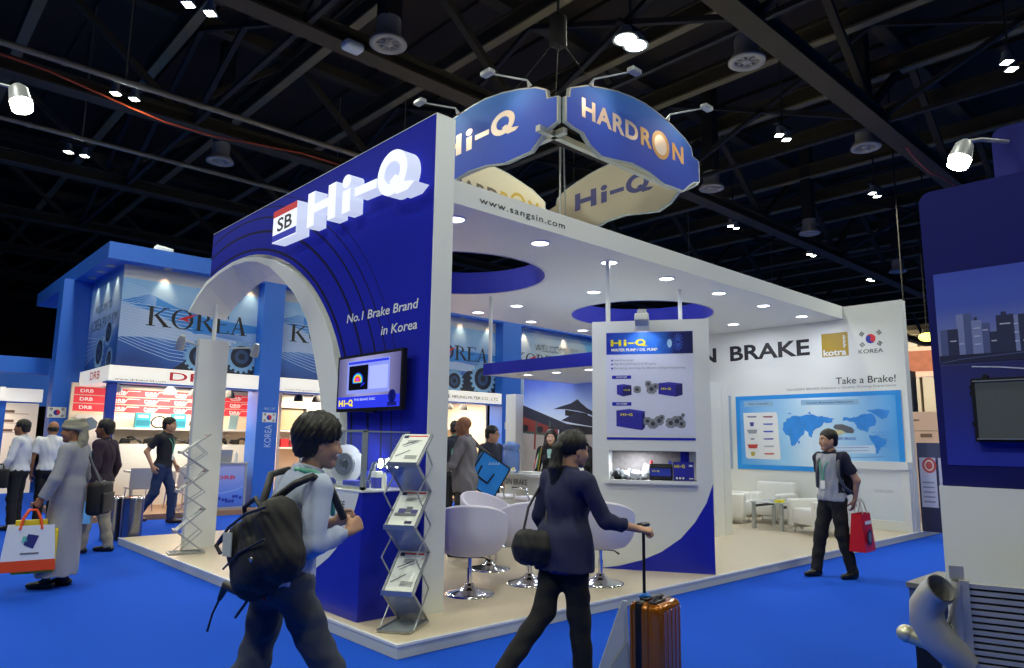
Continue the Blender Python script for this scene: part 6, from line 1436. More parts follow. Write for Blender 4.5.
def head_prims(f, H, R, fem=False, heavy=False):
    """H head centre at ear height, R rotation (columns: forward, left, up)"""
    T = lambda p: np.array(H) + R @ np.array(p, float)
    f.ell(T((-.012, 0, .035)), (.098, .076, .088), R=R, k=.02)
    f.ell(T((.03, 0, -.01)), (.062, .064, .09), R=R, k=.03)
    j = .9 if fem else 1.0
    f.cap(T((.0, .045 * j, -.045)), T((.062, .016, -.098 * j)), .03, .02, k=.03); f.cap(T((.0, -.045 * j, -.045)), T((.062, -.016, -.098 * j)), .03, .02, k=.03)
    f.ell(T((.070, 0, -.097 * j)), (.022, .022, .018), R=R, k=.02)
    for s in (-1, 1):
        f.ell(T((.062, s * .04, -.03)), (.03, .026, .03), R=R, k=.03)
        f.cap(T((.089, s * .012, .027)), T((.076, s * .047, .024)), .010, .008, k=.014)
        f.ell(T((.104, s * .032, .002)), (.017, .019, .012), R=R, k=.012, sub=True)
        f.ell(T((.078, s * .032, .001)), (.0145, .0145, .0125), R=R, k=.004)
        f.ell(T((-.006, s * .079, -.008)), (.021, .010, .033), R=R, k=.008)
        f.ell(T((.104, s * .011, -.034)), (.010, .008, .007), R=R, k=.008)
    f.cap(T((.090, 0, .016)), T((.110, 0, -.026)), .0085, .0125, k=.012)
    f.ell(T((.089, 0, -.060)), (.012, .023, .007), R=R, k=.007); f.ell(T((.087, 0, -.071)), (.012, .020, .007), R=R, k=.007)

def head_region(H, R, extra=None):
    H = np.array(H)
    def reg(C):
        L = (C - H) @ R; m = np.zeros(len(C), int); x, y, z = L[:, 0], np.abs(L[:, 1]), L[:, 2]
        eye = (x > .078) & (np.abs(y - .032) < .0135) & (np.abs(z - .001) < .0075); m[eye] = 2
        m[eye & (np.abs(y - .032) < .0065)] = 3
        m[(x > .070) & (y > .014) & (y < .05) & (np.abs(z - .030 + .15 * (y - .03) ** 2) < .0045)] = 1
        m[(x > .080) & (y < .022) & (np.abs(z + .065) < .0095)] = 4
        if extra: m = extra(L, m)
        return m
    return reg

def person(name, label, loc, yaw, scale=1.0, skin='asian', h=.008, head=None, J=None, top=None, legs=None, shoe='#141416', hair='short', hands=None, fem=False, lanyard=None, girth=1.0, hem=.93, sleeve='long', sleeve_col=None,
           collar=None, skirt=None, hair_col=None, wr=1.0, shoulders=.185, crew=None, hip=1.0, moustache=False):
    r = thing(name, label, 'person', loc, yaw, scale=scale)
    P = dict(pelvis=(0, 0, .93), chest=(.0, 0, 1.28), neck=(-.005, 0, 1.47), head=(.025, 0, 1.625),
             sL=(-.01, shoulders, 1.415), sR=(-.01, -shoulders, 1.415), eL=(-.03, .24, 1.13), eR=(-.03, -.24, 1.13), wL=(.03, .25, .88), wR=(.03, -.25, .88),
             hL=(0, .085, .91), hR=(0, -.085, .91), kL=(.02, .09, .50), kR=(.02, -.09, .50), aL=(-.01, .095, .085), aR=(-.01, -.095, .085), tL=None, tR=None)
    if J: P.update(J)
    P = {k: (np.array(v, float) if v is not None else None) for k, v in P.items()}
    hy, hp, hr = head or (0, 0, 0)
    R = np.array(Matrix.Rotation(math.radians(hy), 3, 'Z') @ Matrix.Rotation(math.radians(hp), 3, 'Y') @ Matrix.Rotation(math.radians(hr), 3, 'X'))
    H = P['head']; g = girth
    allp = np.array([v for v in P.values() if v is not None]); lo = allp.min(0) - .22; hi = allp.max(0) + .22; lo[2] = -.02; hi[2] = H[2] + .2
    ch, pe, nk = P['chest'], P['pelvis'], P['neck']; be = (ch * .4 + pe * .6) + np.array([.015 * g, 0, 0])
    tl = np.arctan2(ch[0] - pe[0], ch[2] - pe[2]); RT = np.array(Matrix.Rotation(tl, 3, 'Y'))
    def torso(f, e, k=.06):
        f.ell(ch, (.105 * g + e, .158 * (.92 if fem else 1) + e, .20 + e * .5), R=RT, k=k)
        f.cap(P['sL'] * .86 + nk * .14 - [0, 0, .01], P['sR'] * .86 + nk * .14 - [0, 0, .01], .058 + e, k=k)
        f.ell(be, (.100 * g + e, .138 * (.9 if fem else 1) * (.6 + .4 * g) + e, .17 + e * .5), R=RT, k=k)
        f.ell(pe, (.108 * (.6 + .4 * g) + e, .155 * hip + e, .125 + e * .5), k=k)
        if fem: 
            for s in (-1, 1): f.ell(ch + [.075, s * .07, -.03], (.055 + e, .06 + e, .06 + e), k=.04)
    def arm(f, S, e, upto=1.0, k=.02, cuff=None):
        s_, el, w = P['s' + S], P['e' + S], P['w' + S]
        if upto <= .5:
            q = s_ + (el - s_) * upto * 2; f.cap(s_, q, .053 + e, .050 + e, k=.04, clip=[(q, nrm(el - s_))])
        else:
            t = (upto - .5) * 2; q = el + (w - el) * t; f.cap(s_, el, .053 + e, .041 + e, k=.04)
            f.cap(el, q, .041 + e, .041 + e - (.014 if e < .005 else .010) * t, k=.02, clip=[(q, nrm(w - el))] if t < 1 or e > .004 else ())
    def leg(f, S, e, k=.03, full=True):
        f.cap(P['h' + S], P['k' + S], .080 * (.75 + .25 * g) + e, .056 + e, k=.04)
        if full: f.cap(P['k' + S], P['a' + S], .056 + e, .036 + e, k=.025)
    # ---- body (skin)
    f = Field(lo, hi, h); torso(f, -.012)
    f.cap(nk - [0, 0, .04], H + R @ np.array([-.02, 0, -.05]), .060, .053, k=.03)
    for S in 'LR': arm(f, S, -.002); leg(f, S, -.012); f.ell(P['a' + S] + [.03, 0, -.04], (.07, .03, .03), k=.03)
    head_prims(f, H, R, fem)
    for S in 'LR':
        q = (hands or {}).get(S); s_ = 1 if S == 'L' else -1
        if q is None: q = dict(d=P['w' + S] - P['e' + S], th=(1, 0, .2), palm=(0, -s_, 0), curl=.35)
        add_hand(f, P['w' + S], q['d'], q['th'], q['palm'], q.get('curl', .4), spread=q.get('spread', .03))
    sk = mat('skin_' + skin, SKIN[skin], rough=.55, noise=.06, scale=12, spec=.3)
    lip = mat('lip_' + skin, tuple(a * b for a, b in zip(lin(SKIN[skin]), (.85, .62, .62))), rough=.5)
    ex = None
    if moustache:
        def ex(L, m):
            m[(L[:, 0] > .07) & (np.abs(L[:, 1]) < .032) & (np.abs(L[:, 2] + .048) < .007)] = 1; return m
    f.build('body', [sk, mat(hair_col and 'brow_' + hair_col or 'hair_black', hair_col or '#0d0b0b'), M_eyew, M_eye, lip], r, head_region(H, R, ex))
    # ---- hair
    T = lambda p: H + R @ np.array(p, float)
    hm = mat('hair_' + (hair_col or 'black'), hair_col or '#0d0b0b', rough=.5, noise=.3, scale=60)
    hh = min(h, .007)
    if hair not in ('none', 'turban'):
        f = Field(H - .47 if hair in ('pony', 'long') else H - .17, H + .19, hh)
        if hair in ('short', 'mop', 'pony', 'long'):
            e = {'short': .012, 'mop': .030, 'pony': .014, 'long': .018}[hair]
            f.ell(T((-.016 - e * .3, 0, .042 + e * .5)), (.100 + e, .079 + e, .090 + e), R=R, k=.01)
            if hair in ('short', 'mop'): f.ell(T((-.06, 0, -.02)), (.055 + e * .6, .068 + e * .5, .075), R=R, k=.02)
            low = -.035 if hair == 'short' else -.06
            if hair == 'mop':
                for q in range(16):
                    a = q * 2.399; f.ell(T((-.02 + .085 * math.cos(a), .075 * math.sin(a), .06 + .05 * math.sin(q * 1.7))), (.035, .03, .035), R=R, k=.02)
            fr = {'short': .084, 'mop': .066, 'pony': .084, 'long': .086}[hair]
            f.ell(T((.115, 0, fr - .105)), (.075, .095, .095), R=R, k=.015, sub=True)
            if hair in ('short', 'mop'):
                for s in (-1, 1): f.ell(T((.065, s * .085, -.05)), (.075, .04, .075), R=R, k=.01, sub=True)
                f.ell(T((-.01, 0, -.135)), (.13, .12, .075), R=R, k=.02, sub=True)
                for s in (-1, 1): f.ell(T((.0, s * .092, -.012)), (.020, .022, .03), R=R, k=.008, sub=True)
            if hair == 'pony':
                f.ell(T((0, 0, -.14)), (.12, .11, .10), R=R, k=.02, sub=True); f.ell(T((.05, .085, -.02)), (.06, .03, .04), R=R, k=.01, sub=True); f.ell(T((.05, -.085, -.02)), (.06, .03, .04), R=R, k=.01, sub=True)
                f.cap(T((-.095, 0, .02)), T((-.14, 0, .01)), .035, .032, k=.02); b0 = T((-.14, 0, .01))
                f.cap(b0, b0 + [-.02, 0, -.14], .038, .046, k=.02); f.cap(b0 + [-.02, 0, -.14], b0 + [-.005, 0, -.42], .046, .022, k=.02)
            if hair == 'long':
                for s in (-1, 1):
                    f.cap(T((-.02, s * .075, .03)), T((.01, s * .088, -.12)), .035, .036, k=.03); f.cap(T((.01, s * .088, -.12)), T((.03, s * .085, -.26)), .036, .026, k=.03)
                f.cap(T((-.07, .04, 0)), T((-.06, .05, -.27)), .06, .045, k=.04); f.cap(T((-.07, -.04, 0)), T((-.06, -.05, -.27)), .06, .045, k=.04)
        elif hair == 'fringe':      # bald on top
            f.ell(T((-.02, 0, .0)), (.100, .084, .062), R=R, k=.01); f.ell(T((.10, 0, .02)), (.11, .12, .15), R=R, k=.01, sub=True); f.ell(T((-.01, 0, .105)), (.13, .12, .085), R=R, k=.01, sub=True)
            f.ell(T((-.01, 0, -.13)), (.13, .12, .08), R=R, k=.02, sub=True)
        f.wrinkle(.006 if hair == 'mop' else .0035, 60, 3); f.build('hair', hm, r)
    if hair == 'turban':
        f = Field(H - .24, H + .19, hh)
        f.ell(T((-.012, 0, .07)), (.118, .098, .072), R=R, k=.02)
        for q in range(4): 
            for i in range(12):
                a, b_ = 2 * PI * i / 12, 2 * PI * (i + 1) / 12; z = .035 + .025 * q; rr = (.105 - .006 * q, .088 - .006 * q)
                f.cap(T((-.012 + rr[0] * math.cos(a), rr[1] * math.sin(a), z + .014 * math.cos(a + q))), T((-.012 + rr[0] * math.cos(b_), rr[1] * math.sin(b_), z + .014 * math.cos(b_ + q))), .021, k=.008)
        f.cap(T((-.10, .02, .04)), T((-.125, .02, -.12)), .05, .04, k=.03); f.cap(T((-.115, .03, -.05)), T((-.10, .05, -.17)), .04, .03, k=.03)
        f.wrinkle(.004, 45, 9); f.build('turban', mat('turban_cloth', '#8d8a78', rough=.8, noise=.45, scale=55), r)
    # ---- legs
    if legs:
        f = Field((lo[0], lo[1], .0), (hi[0], hi[1], 1.15), h)
        f.ell(pe, (.112 * (.6 + .4 * g) + .014, .160 * hip + .014, .13), k=.05)
        for S in 'LR':
            f.cap(P['h' + S], P['k' + S], .082 * (.75 + .25 * g) + .014, .064 + .012, k=.05); a = P['a' + S]; d_ = nrm(a - P['k' + S]); f.cap(P['k' + S], a, .064 + .012, .052 + .012, k=.03, clip=[(a + d_ * .03, d_)])
        f.cut(pe + [0, 0, .12], (0, 0, 1)); f.wrinkle(.006 * wr, 22, 5, .7); f.build('trousers', mat('cloth_' + legs, legs, rough=.85, noise=.12, scale=40), r)
    # ---- skirt-like robe
    if skirt:
        f = Field(lo, hi, h); torso(f, .022)
        z1 = skirt; a0 = (P['aL'] + P['aR']) / 2
        for s in (-1, 1):
            f.cap(pe + [0, s * .06, .1], (a0[0], s * .085, z1 - .06), .125, .165, k=.06)
        f.cap(pe + [0, 0, .1], (a0[0], 0, z1 - .06), .13, .18, k=.06)
        for S in 'LR': arm(f, S, .022, .97)
        f.cap(nk - [0, 0, .03], nk + [0, 0, .03], .07, .066, k=.02); f.cut((0, 0, z1), (0, 0, -1)); f.cut(nk + [.01, 0, .045], (0, 0, 1)); f.wrinkle(.009, 16, 4, .25)
        f.build('robe', mat('cloth_' + top, top, rough=.85, noise=.08, scale=30), r)
    elif top:
        f = Field(lo, hi, h); e = .016; torso(f, e)
        if hem < .9:
            f.ell(pe, (.125 * (.6 + .4 * g) + e, .165 * hip + e, .16), k=.04)
            for s in (-1, 1): f.cap(pe + [-.005, s * .06, .05], (pe[0] - .01, s * .075, hem - .12), .130 * hip, .136 * hip, k=.05)
        else: f.ell(pe, (.112 * (.6 + .4 * g) + e + .006, .160 * hip + e + .004, .14), k=.04)
        for S in 'LR': arm(f, S, e - .002, {'long': .97, 'short': .34, 'elbow': .55, 'rolled': .9, 'twothird': .80}[sleeve])
        f.cap(nk - [0, 0, .06], nk + [-.004, 0, .018], .078, .066, k=.03, clip=[(nk + [0, 0, .03], (0.25, 0, .97))])
        f.cut((0, 0, hem), (0, 0, -1))
        if collar == 'v': 
            f.cap(nk + [.09, 0, .06], ch + [.15, 0, -.02], .045, .012, k=.01, sub=True)
        f.wrinkle(.007 * wr, 20, 8, .6)
        mm = [mat('cloth_' + top, top, rough=.85, noise=.06, scale=30)]; reg = None
        if sleeve_col:
            mm.append(mat('cloth_' + sleeve_col, sleeve_col, rough=.85)); yy = shoulders * .80
            def reg(C):
                m = np.zeros(len(C), int); d0 = np.abs(C[:, 1]); m[(d0 > yy) & (C[:, 2] > 1.0)] = 1; m[C[:, 2] > nk[2] - .005] = 1
                return m
        sh = f.build('shirt', mm, r, reg)
        if collar in ('shirt', 'polo'):
            b = MB(); n_ = 16
            b.tube([tuple(nk + [.064 * math.cos(t) + .012, .066 * math.sin(t), .022 - .022 * math.cos(t)]) for t in [2 * PI * i / n_ for i in range(n_)]], .0125, n=6, closed=True); b.build('collar', mat('cloth_' + (sleeve_col or crew or top), sleeve_col or crew or top, rough=.85), r, True)
    # ---- shoes
    if shoe:
        for S in 'LR':
            a = P['a' + S]; t = P['t' + S]; d_ = nrm(t - a) if t is not None else nrm(np.array([.16, .0, -.05]))
            d2 = nrm([d_[0], d_[1], d_[2] + .29]) if t is not None else np.array([1, 0, 0.])
            c0 = a + [0, 0, -.045]; f = Field(c0 - .24, c0 + .26, min(h, .008))
            f.cap(c0 - d2 * .045, c0 + d2 * .05, .040, .042, k=.03); f.cap(c0 + d2 * .05, c0 + d2 * .165 + [0, 0, -.008], .042, .030, k=.03); f.cap(c0 + [0, 0, .0], a + [0, 0, .01], .040, .042, k=.02)
            if t is None: f.cut((0, 0, max(.003, a[2] - .082)), (0, 0, -1))
            f.build('shoe', mat('shoe_' + shoe, shoe, rough=.35), r)
    if lanyard:
        b = MB(); zc_ = ch[2] - .02; x0 = ch[0] + .105 * g + .03
        for s in (-1, 1): b.tube([tuple(nk + [-.068, s * .03, .012]), tuple(nk + [-.01, s * .083, .0]), tuple(nk + [.085, s * .07, -.07]), (x0 + .008, s * .035, zc_ + .05), (x0, .004 * s, zc_ - .12)], .0075, n=6)
        b.build('lanyard', mat('lanyard_' + lanyard, lanyard, rough=.6), r, True)
        b = MB(); b.rbox((x0 + .006, 0, zc_ - .17), (.008, .07, .10), .003); b.build('badge', M_whiteg, r, True)
    return r, P, H, R

def W(r, p): return tuple(_world[r.name] @ Vector(p))
GREEN_L = '#5fae9a'

# 1 man with the black backpack, walking past the counter
Y1 = math.radians(2)
bp, P1, H1_, R1_ = person('person', 'person in a light blue shirt and dark jeans walking with a black laptop backpack', (-1.385, -1.10, 0), Y1, .915, 'asian', .0065, head=(-22, 5, 0), hair='mop', top='#a9b4ce', legs='#3a414e', sleeve='rolled', collar='shirt', girth=1.12, hem=.93, wr=1.2,
    J=dict(pelvis=(-.02, 0, .95), chest=(.025, -.035, 1.28), neck=(.055, -.06, 1.465), head=(.105, -.085, 1.615), sL=(.06, .125, 1.41), sR=(.03, -.235, 1.395), eR=(-.03, -.29, 1.13), wR=(.19, -.26, 1.18), eL=(.10, .19, 1.14), wL=(.27, .0, 1.2),
           hL=(-.02, .09, .91), hR=(-.01, -.09, .91), kR=(.15, -.21, .50), aR=(.27, -.30, .085), kL=(-.08, .14, .50), aL=(-.40, .27, .20), tL=(-.30, .22, .06)),
    hands=dict(R=dict(d=(.75, .15, .35), th=(.1, .3, 1), palm=(-.35, 1, 0), curl=1.25), L=dict(d=(.7, -.5, .3), th=(.1, -.3, 1), palm=(-.4, -1, 0), curl=1.2)))
b = MB(); o_ = Vector((.065, -.085, 0))
for s_ in (-1, 1): b.tube([tuple(o_ + Vector(v)) for v in ((-.075, s_ * .03, 1.485), (-.03, s_ * .085, 1.475), (.05, s_ * .088, 1.43), (.10, s_ * .06, 1.36), (.125, s_ * .02, 1.25))], .013, n=8)
b.tube([tuple(o_ + Vector(v)) for v in ((-.075, .03, 1.485), (-.085, 0, 1.487), (-.075, -.03, 1.485))], .013, n=8); b.build('lanyard', mat('lanyard_' + GREEN_L, GREEN_L), bp, True)
b = MB(); b.box(-.165, -.158, -.12, -.085, .87, .885); b.build('pocket_tab', M_red, bp, True)
bk = thing('laptop_backpack', 'bulky black laptop backpack with luggage tag and hanging strap on the light blue shirt', 'backpack', W(bp, (-.155, -.115, 1.115)), Y1, scale=.86)
f = Field((-.30, -.42, -.42), (.14, .42, .42), .008)
Rb = np.array(Matrix.Rotation(math.radians(-24), 3, 'X'))
for zz_ in (-.11, .0, .10):
    for yy_ in (-.17, 0, .17): f.ell(Rb @ np.array((-.03, yy_, zz_)), (.105, .12, .11), R=Rb, k=.05)
f.ell(Rb @ np.array((-.11, 0, -.07)), (.05, .22, .11), R=Rb, k=.02); f.ell(Rb @ np.array((-.02, .27, .06)), (.08, .04, .12), R=Rb, k=.03); f.wrinkle(.007, 24, 12)
M_bag = mat('bag_black', '#0b0b0d', rough=.7, noise=.3, scale=50); f.build('bag_body', M_bag, bk)
RB3 = lambda *v: tuple(Rb @ np.array(v))
b = MB(); b.tube([RB3(-.145, .27, .13), RB3(-.155, .1, .155), RB3(-.155, -.1, .155), RB3(-.13, -.27, .13)], .008, n=6); b.tube([RB3(-.06, .1, .19), RB3(-.07, .08, .25), RB3(-.07, -.06, .25), RB3(-.06, -.08, .19)], .013, n=8); b.tube([RB3(-.145, -.24, -.02), RB3(-.165, 0, -.01), RB3(-.145, .24, -.02)], .006, n=6); b.tube([RB3(-.10, .30, .16), RB3(-.13, .33, .13), RB3(-.12, .31, .08)], .012, n=6)
b.build('zip_and_handle', mat('bag_trim', '#1d1d22', rough=.5), bk, True)
b = MB(); b.cbox(RB3(-.160, .13, .075), (.006, .10, .12), Matrix(Rb.tolist()) @ Matrix.Rotation(.35, 3, 'X')); b.build('luggage_tag', mat('tag_pale', '#b9bdaf'), bk, True)
b = MB(); b.lathe([(.014, 0), (.012, .004), (.006, .004)], n=14, c=RB3(-.165, -.12, -.08), R=Matrix.Rotation(-PI / 2, 3, 'Y')); b.build('round_emblem', M_alu, bk, True)
b = MB(); b.tube([RB3(-.06, .22, -.17), (-.08, .31, -.22), (-.09, .36, -.30)], [.018, .026, .012], n=8); b.tube([(-.09, .36, -.30), (-.10, .41, -.38), (-.10, .46, -.48)], .006, n=6); b.tube([RB3(-.06, .16, -.2), (-.08, .17, -.36)], .008, n=6); b.build('hanging_strap', mat('bag_trim'), bk, True)
for s_, pts in ((1, [(.02, .05, .17), (.07, .07, .335), (.17, .085, .355), (.30, .09, .26), (.345, .08, .12), (.30, .15, -.02), (.1, .22, -.14)]), (-1, [(.0, -.09, .21), (.05, -.22, .30), (.13, -.24, .335), (.25, -.225, .27), (.335, -.22, .12)])):
    b = MB(); b.tube([tuple(Vector(p_) * 1.06 + Vector((0, .11, .01))) for p_ in pts], .022, n=8); b.build('shoulder_strap', mat('bag_trim'), bk, True)

# 2 woman with the suitcase
wo, P2, H2_, R2_ = person('person', 'person with a long ponytail in a navy jacket and black trousers wheeling an amber suitcase', (.43, -1.18, 0), 0.0, .90, 'asian', .0065, head=(-16, 5, 0), hair='pony', top='#1a1e42', legs='#0c0c10', sleeve='twothird', fem=True, hem=.80, wr=.8, shoulders=.19, girth=1.25, hip=1.18, shoe='#0c0c0e',
    J=dict(pelvis=(0, 0, .95), chest=(.02, 0, 1.28), neck=(.035, -.01, 1.46), head=(.075, -.02, 1.61), sR=(.01, -.185, 1.40), eR=(.11, -.28, 1.14), wR=(.31, -.40, 1.085), sL=(.02, .175, 1.40), eL=(-.02, .23, 1.14), wL=(.10, .2, .94),
           kR=(.06, -.08, .50), aR=(.09, -.10, .085), kL=(-.12, .08, .52), aL=(-.44, .13, .19), tL=(-.34, .11, .05)),
    hands=dict(R=dict(d=(.73, -.62, -.12), th=(.5, .75, .35), palm=(.1, -.1, -1), curl=1.0)))
b = MB(); b.tube([(-.125 + .012 * abs(i - 3), .12 - .04 * i, .798) for i in range(7)], .016, n=8); b.build('blouse_hem', mat('blouse_violet', '#3a2270'), wo, True)
sb_ = thing('shoulder_bag', 'black shoulder bag on a long strap hanging behind the navy jacket', 'shoulder bag', W(wo, (-.17, .13, .97)), 0.25, scale=.85)
f = Field((-.2, -.24, -.22), (.2, .24, .22), .008)
for yy_ in (-.08, .08): f.ell((-.0, yy_, -.03), (.075, .11, .13), k=.06)
f.ell((-.04, 0, -.02), (.07, .14, .12), k=.04); f.wrinkle(.005, 26, 2); f.build('bag_body', M_bag, sb_)
b = MB(); b.tube([(-.01, -.10, .08), (.06, -.07, .2), (.15, -.04, .36), (.20, -.02, .43)], .010, n=8); b.tube([(-.01, .09, .08), (.06, .09, .25), (.16, .04, .42)], .010, n=8); b.build('bag_strap', mat('bag_trim'), sb_, True)

su = thing('suitcase', 'glossy amber hard-shell suitcase with a black luggage strap and telescopic handle', 'suitcase', (.86, -1.55, 0), math.radians(-80))
M_amber = mat('amber_shell', '#a05c10', rough=.16, metal=.55, noise=.08, scale=9, coat=.6)
b = MB(); b.rbox((0, 0, .295), (.225, .32, .49), .045, n=4); b.build('shell', M_amber, su, True)
b = MB(); b.rbox((.03, 0, .295), (.012, .324, .494), .006, n=2); b.build('zip_seam', mat('seam_amber', '#5c3408', rough=.3), su, True)
b = MB()
for y in (-.11, -.055, .0, .055, .11):
    for sx in (-1, 1): b = MB(); b.rbox((sx * .1125, y, .295), (.006, .016, .40), .003, n=2); b.build('shell_rib', M_amber, su, True)
b = MB(); b.rbox((-.035, 0, .295), (.048, .330, .502), .012, n=2); b.rbox((-.03, -.05, .548), (.05, .10, .016), .006); b.build('luggage_strap', M_black, su, True)
b = MB(); b.rbox((.045, -.06, .543), (.05, .15, .02), .008); b.tube([(.045, -.12, .545), (.045, -.10, .57), (.045, -.02, .57), (.045, .0, .545)], .010, n=8); b.build('carry_handle', M_black, su, True)
b = MB(); b.tube([(-.062, -.02, .52), (-.062, -.02, .985)], .0105, n=8); b.rbox((-.062, -.02, .99), (.05, .11, .026), .012); b.build('telescopic_handle', M_black, su, True)
for sx in (-1, 1):
    for sy in (-1, 1):
        b = MB(); b.lathe([(.024, -.012), (.024, .012)], n=14, c=(sx * .08, sy * .12, .025), R=Matrix.Rotation(PI / 2, 3, 'X')); b.box(sx * .08 - .012, sx * .08 + .012, sy * .12 - .018, sy * .12 + .018, .03, .055); b.build('wheel', M_black, su, True)
b = MB(); b.tube([(-.08, -.04, .55), (-.05, -.05, .565), (-.02, -.03, .555), (-.06, .0, .565)], .014, n=6); b.build('blue_ribbon', mat('ribbon_blue', '#1f78d8'), su, True)
pb = thing('paper_carrier', 'grey white paper folder leaning against the amber suitcase', 'paper bag', (.72, -1.44, 0), math.radians(-43))
M_fold = mat('folder_grey', '#b4bcc4', rough=.5)
b = MB()
V = [(.0, 0, .53), (.02, 0, .05), (-.20, -.02, .05), (-.19, -.02, .11), (-.03, 0, .535)]
b.add([Vector(v) + Vector((0, -.012, 0)) for v in V] + [Vector(v) + Vector((0, .012, 0)) for v in V], [tuple(range(5)), tuple(reversed(range(5, 10)))] + [(i, (i + 1) % 5, 5 + (i + 1) % 5, 5 + i) for i in range(5)]); b.build('folded_sheet', M_fold, pb, True)
b = MB(); b.add([(.0, -.03, .30), (.02, -.04, .03), (-.17, -.05, .03), (-.10, -.04, .16)], [(0, 1, 2, 3)]); b.add([(.0, -.025, .30), (.02, -.035, .03), (-.17, -.045, .03), (-.10, -.035, .16)], [(3, 2, 1, 0)]); b.build('inner_sheet', mat('folder_shade', '#8f9aa8', rough=.5), pb, True)

# 3 man standing at the platform edge, red bag
mr, P3, H3_, R3_ = person('person', 'person in a grey polo with navy sleeves and black trousers standing before the world map', (5.66, -.62, 0), math.radians(162), .965, 'asian', .008, head=(-14, 0, 0), hair='short', top='#9ea2ab', sleeve_col='#14162c', legs='#0c0c10', sleeve='short', collar='polo', hem=.90, lanyard=GREEN_L, girth=1.05, hip=1.03,
    J=dict(eR=(-.10, -.25, 1.15), wR=(-.12, -.17, .93), eL=(-.12, .27, 1.15), wL=(-.15, .20, .92), kL=(.00, .12, .50), aL=(-.08, .17, .085), kR=(.10, -.11, .50), aR=(.17, -.14, .085)))
bk3 = thing('daypack', 'dark daypack on the back of the grey polo', 'backpack', W(mr, (-.2, 0, 1.2)), math.radians(172))
f = Field((-.2, -.22, -.3), (.2, .22, .3), .01); f.ell((-.03, 0, -.02), (.10, .15, .22), k=.03); f.ell((-.06, 0, -.1), (.09, .14, .12), k=.03); f.build('bag_body', M_bag, bk3)
for s in (-1, 1):
    b = MB(); b.tube([(.02, s * .10, .17), (.10, s * .115, .265), (.19, s * .12, .25), (.30, s * .13, .15), (.315, s * .135, .0), (.26, s * .17, -.13), (.1, s * .18, -.2)], .020, n=8); b.build('shoulder_strap', mat('strap_grey', '#4d5056'), bk3, True)
rb_ = thing('red_carrier_bag', 'red paper carrier bag with a dark wheel print hanging behind the grey polo', 'carrier bag', W(mr, (-.16, .26, .52)), math.radians(172 + 100))
b = MB(); b.add([(-.09, -.16, -.18), (.09, -.16, -.18), (.09, .16, -.18), (-.09, .16, -.18), (-.05, -.15, .24), (.05, -.15, .24), (.05, .15, .24), (-.05, .15, .24)], [(3, 2, 1, 0), (0, 1, 5, 4), (1, 2, 6, 5), (2, 3, 7, 6), (3, 0, 4, 7)]); b.build('bag_body', mat('bag_red', '#c4121e', rough=.35), rb_, True)
b = MB()
for sx in (-1, 1): b.tube([(sx * .05, -.07, .23), (sx * .02, -.05, .36), (0, 0, .41), (sx * .02, .05, .36), (sx * .05, .07, .23)], .006, n=6)
b.build('handle', mat('cord_grey', '#b0a8a8'), rb_, True)
b = MB(); Pb_ = Pl((.094, 0, 0), (0, 1, 0)); b.disc(Pb_, -.02, -.02, .075, 0, .002, 16, ry=.09); b.disc(Pb_, -.02, -.02, .05, 1, .004, 12, ry=.06); b.prect(Pl((.075, 0, 0), (0, 1, 0)), -.1, .12, .1, .16, 2, .004); b.T = None; b.build('bag_print', [M_black, mat('wheel_grey', '#777a84'), M_white], rb_, True)

# 4 man in the grey robe
ra, P4, H4_, R4_ = person('person', 'person in a long grey robe and wound headcloth carrying an orange and white bag', (-1.23, 4.19, 0), math.radians(146), .955, 'tan', .008, head=(4, 0, 0), hair='turban', top='#8f9198', legs=None, skirt=.13, sleeve='long', hem=.3, lanyard='#7fb0b4', girth=1.15, moustache=True,
    J=dict(eL=(.03, .27, 1.13), wL=(.13, .27, .93), eR=(-.03, -.25, 1.13), wR=(.05, -.24, .9), aL=(.10, .08, .085), aR=(.0, -.08, .085), kL=(.05, .08, .5), kR=(0, -.08, .5)),
    hands=dict(L=dict(d=(.7, 0, -.7), th=(.7, -.2, .7), palm=(-.3, -1, -.3), curl=1.1)))
ob = thing('orange_white_carrier', 'white and orange carrier bag with yellow lining held by the grey robe', 'carrier bag', W(ra, (.20, .30, .57)), math.radians(172))
def bagbody(mb, w0, w1, d, z0, z1, ms):
    zb = z0 + (z1 - z0) * .24
    def L(t): return w0 + (w1 - w0) * t
    for za, zb_, m in ((z0, zb, ms[1]), (zb, z1, ms[0])):
        ta, tb_ = (za - z0) / (z1 - z0), (zb_ - z0) / (z1 - z0)
        V = [(L(ta), -d, za), (L(ta), d, za), (-L(ta), d, za), (-L(ta), -d, za), (L(tb_), -d, zb_), (L(tb_), d, zb_), (-L(tb_), d, zb_), (-L(tb_), -d, zb_)]
        mb.add(V, [(0, 1, 5, 4), (1, 2, 6, 5), (2, 3, 7, 6), (3, 0, 4, 7)], m)
    mb.add([(w0, -d, z0), (w0, d, z0), (-w0, d, z0), (-w0, -d, z0)], [(0, 1, 2, 3)], ms[1])
b = MB(); bagbody(b, .23, .19, .07, -.33, .10, (0, 1)); b.build('bag_body', [mat('bag_white', '#dfe4ea', rough=.4), mat('bag_orange', '#dc4a14', rough=.45)], ob, True)
b = MB(); b.rbox((-.05, -.01, -.15), (.36, .10, .42), .02); b.cbox((0, 0, .11), (.26, .08, .07)); b.build('yellow_inner_bag', mat('bag_yellow', '#d8c020', rough=.5), ob, True)
for sy in (-1, 1):
    b = MB(); b.tube([(-.09, sy * .07, .06), (-.07, sy * .05, .16), (-.03, sy * .02, .24), (.03, sy * .02, .24), (.07, sy * .05, .16), (.09, sy * .07, .06)], .013, n=6); b.build('handle', mat('bag_orange', '#dc4a14'), ob, True)
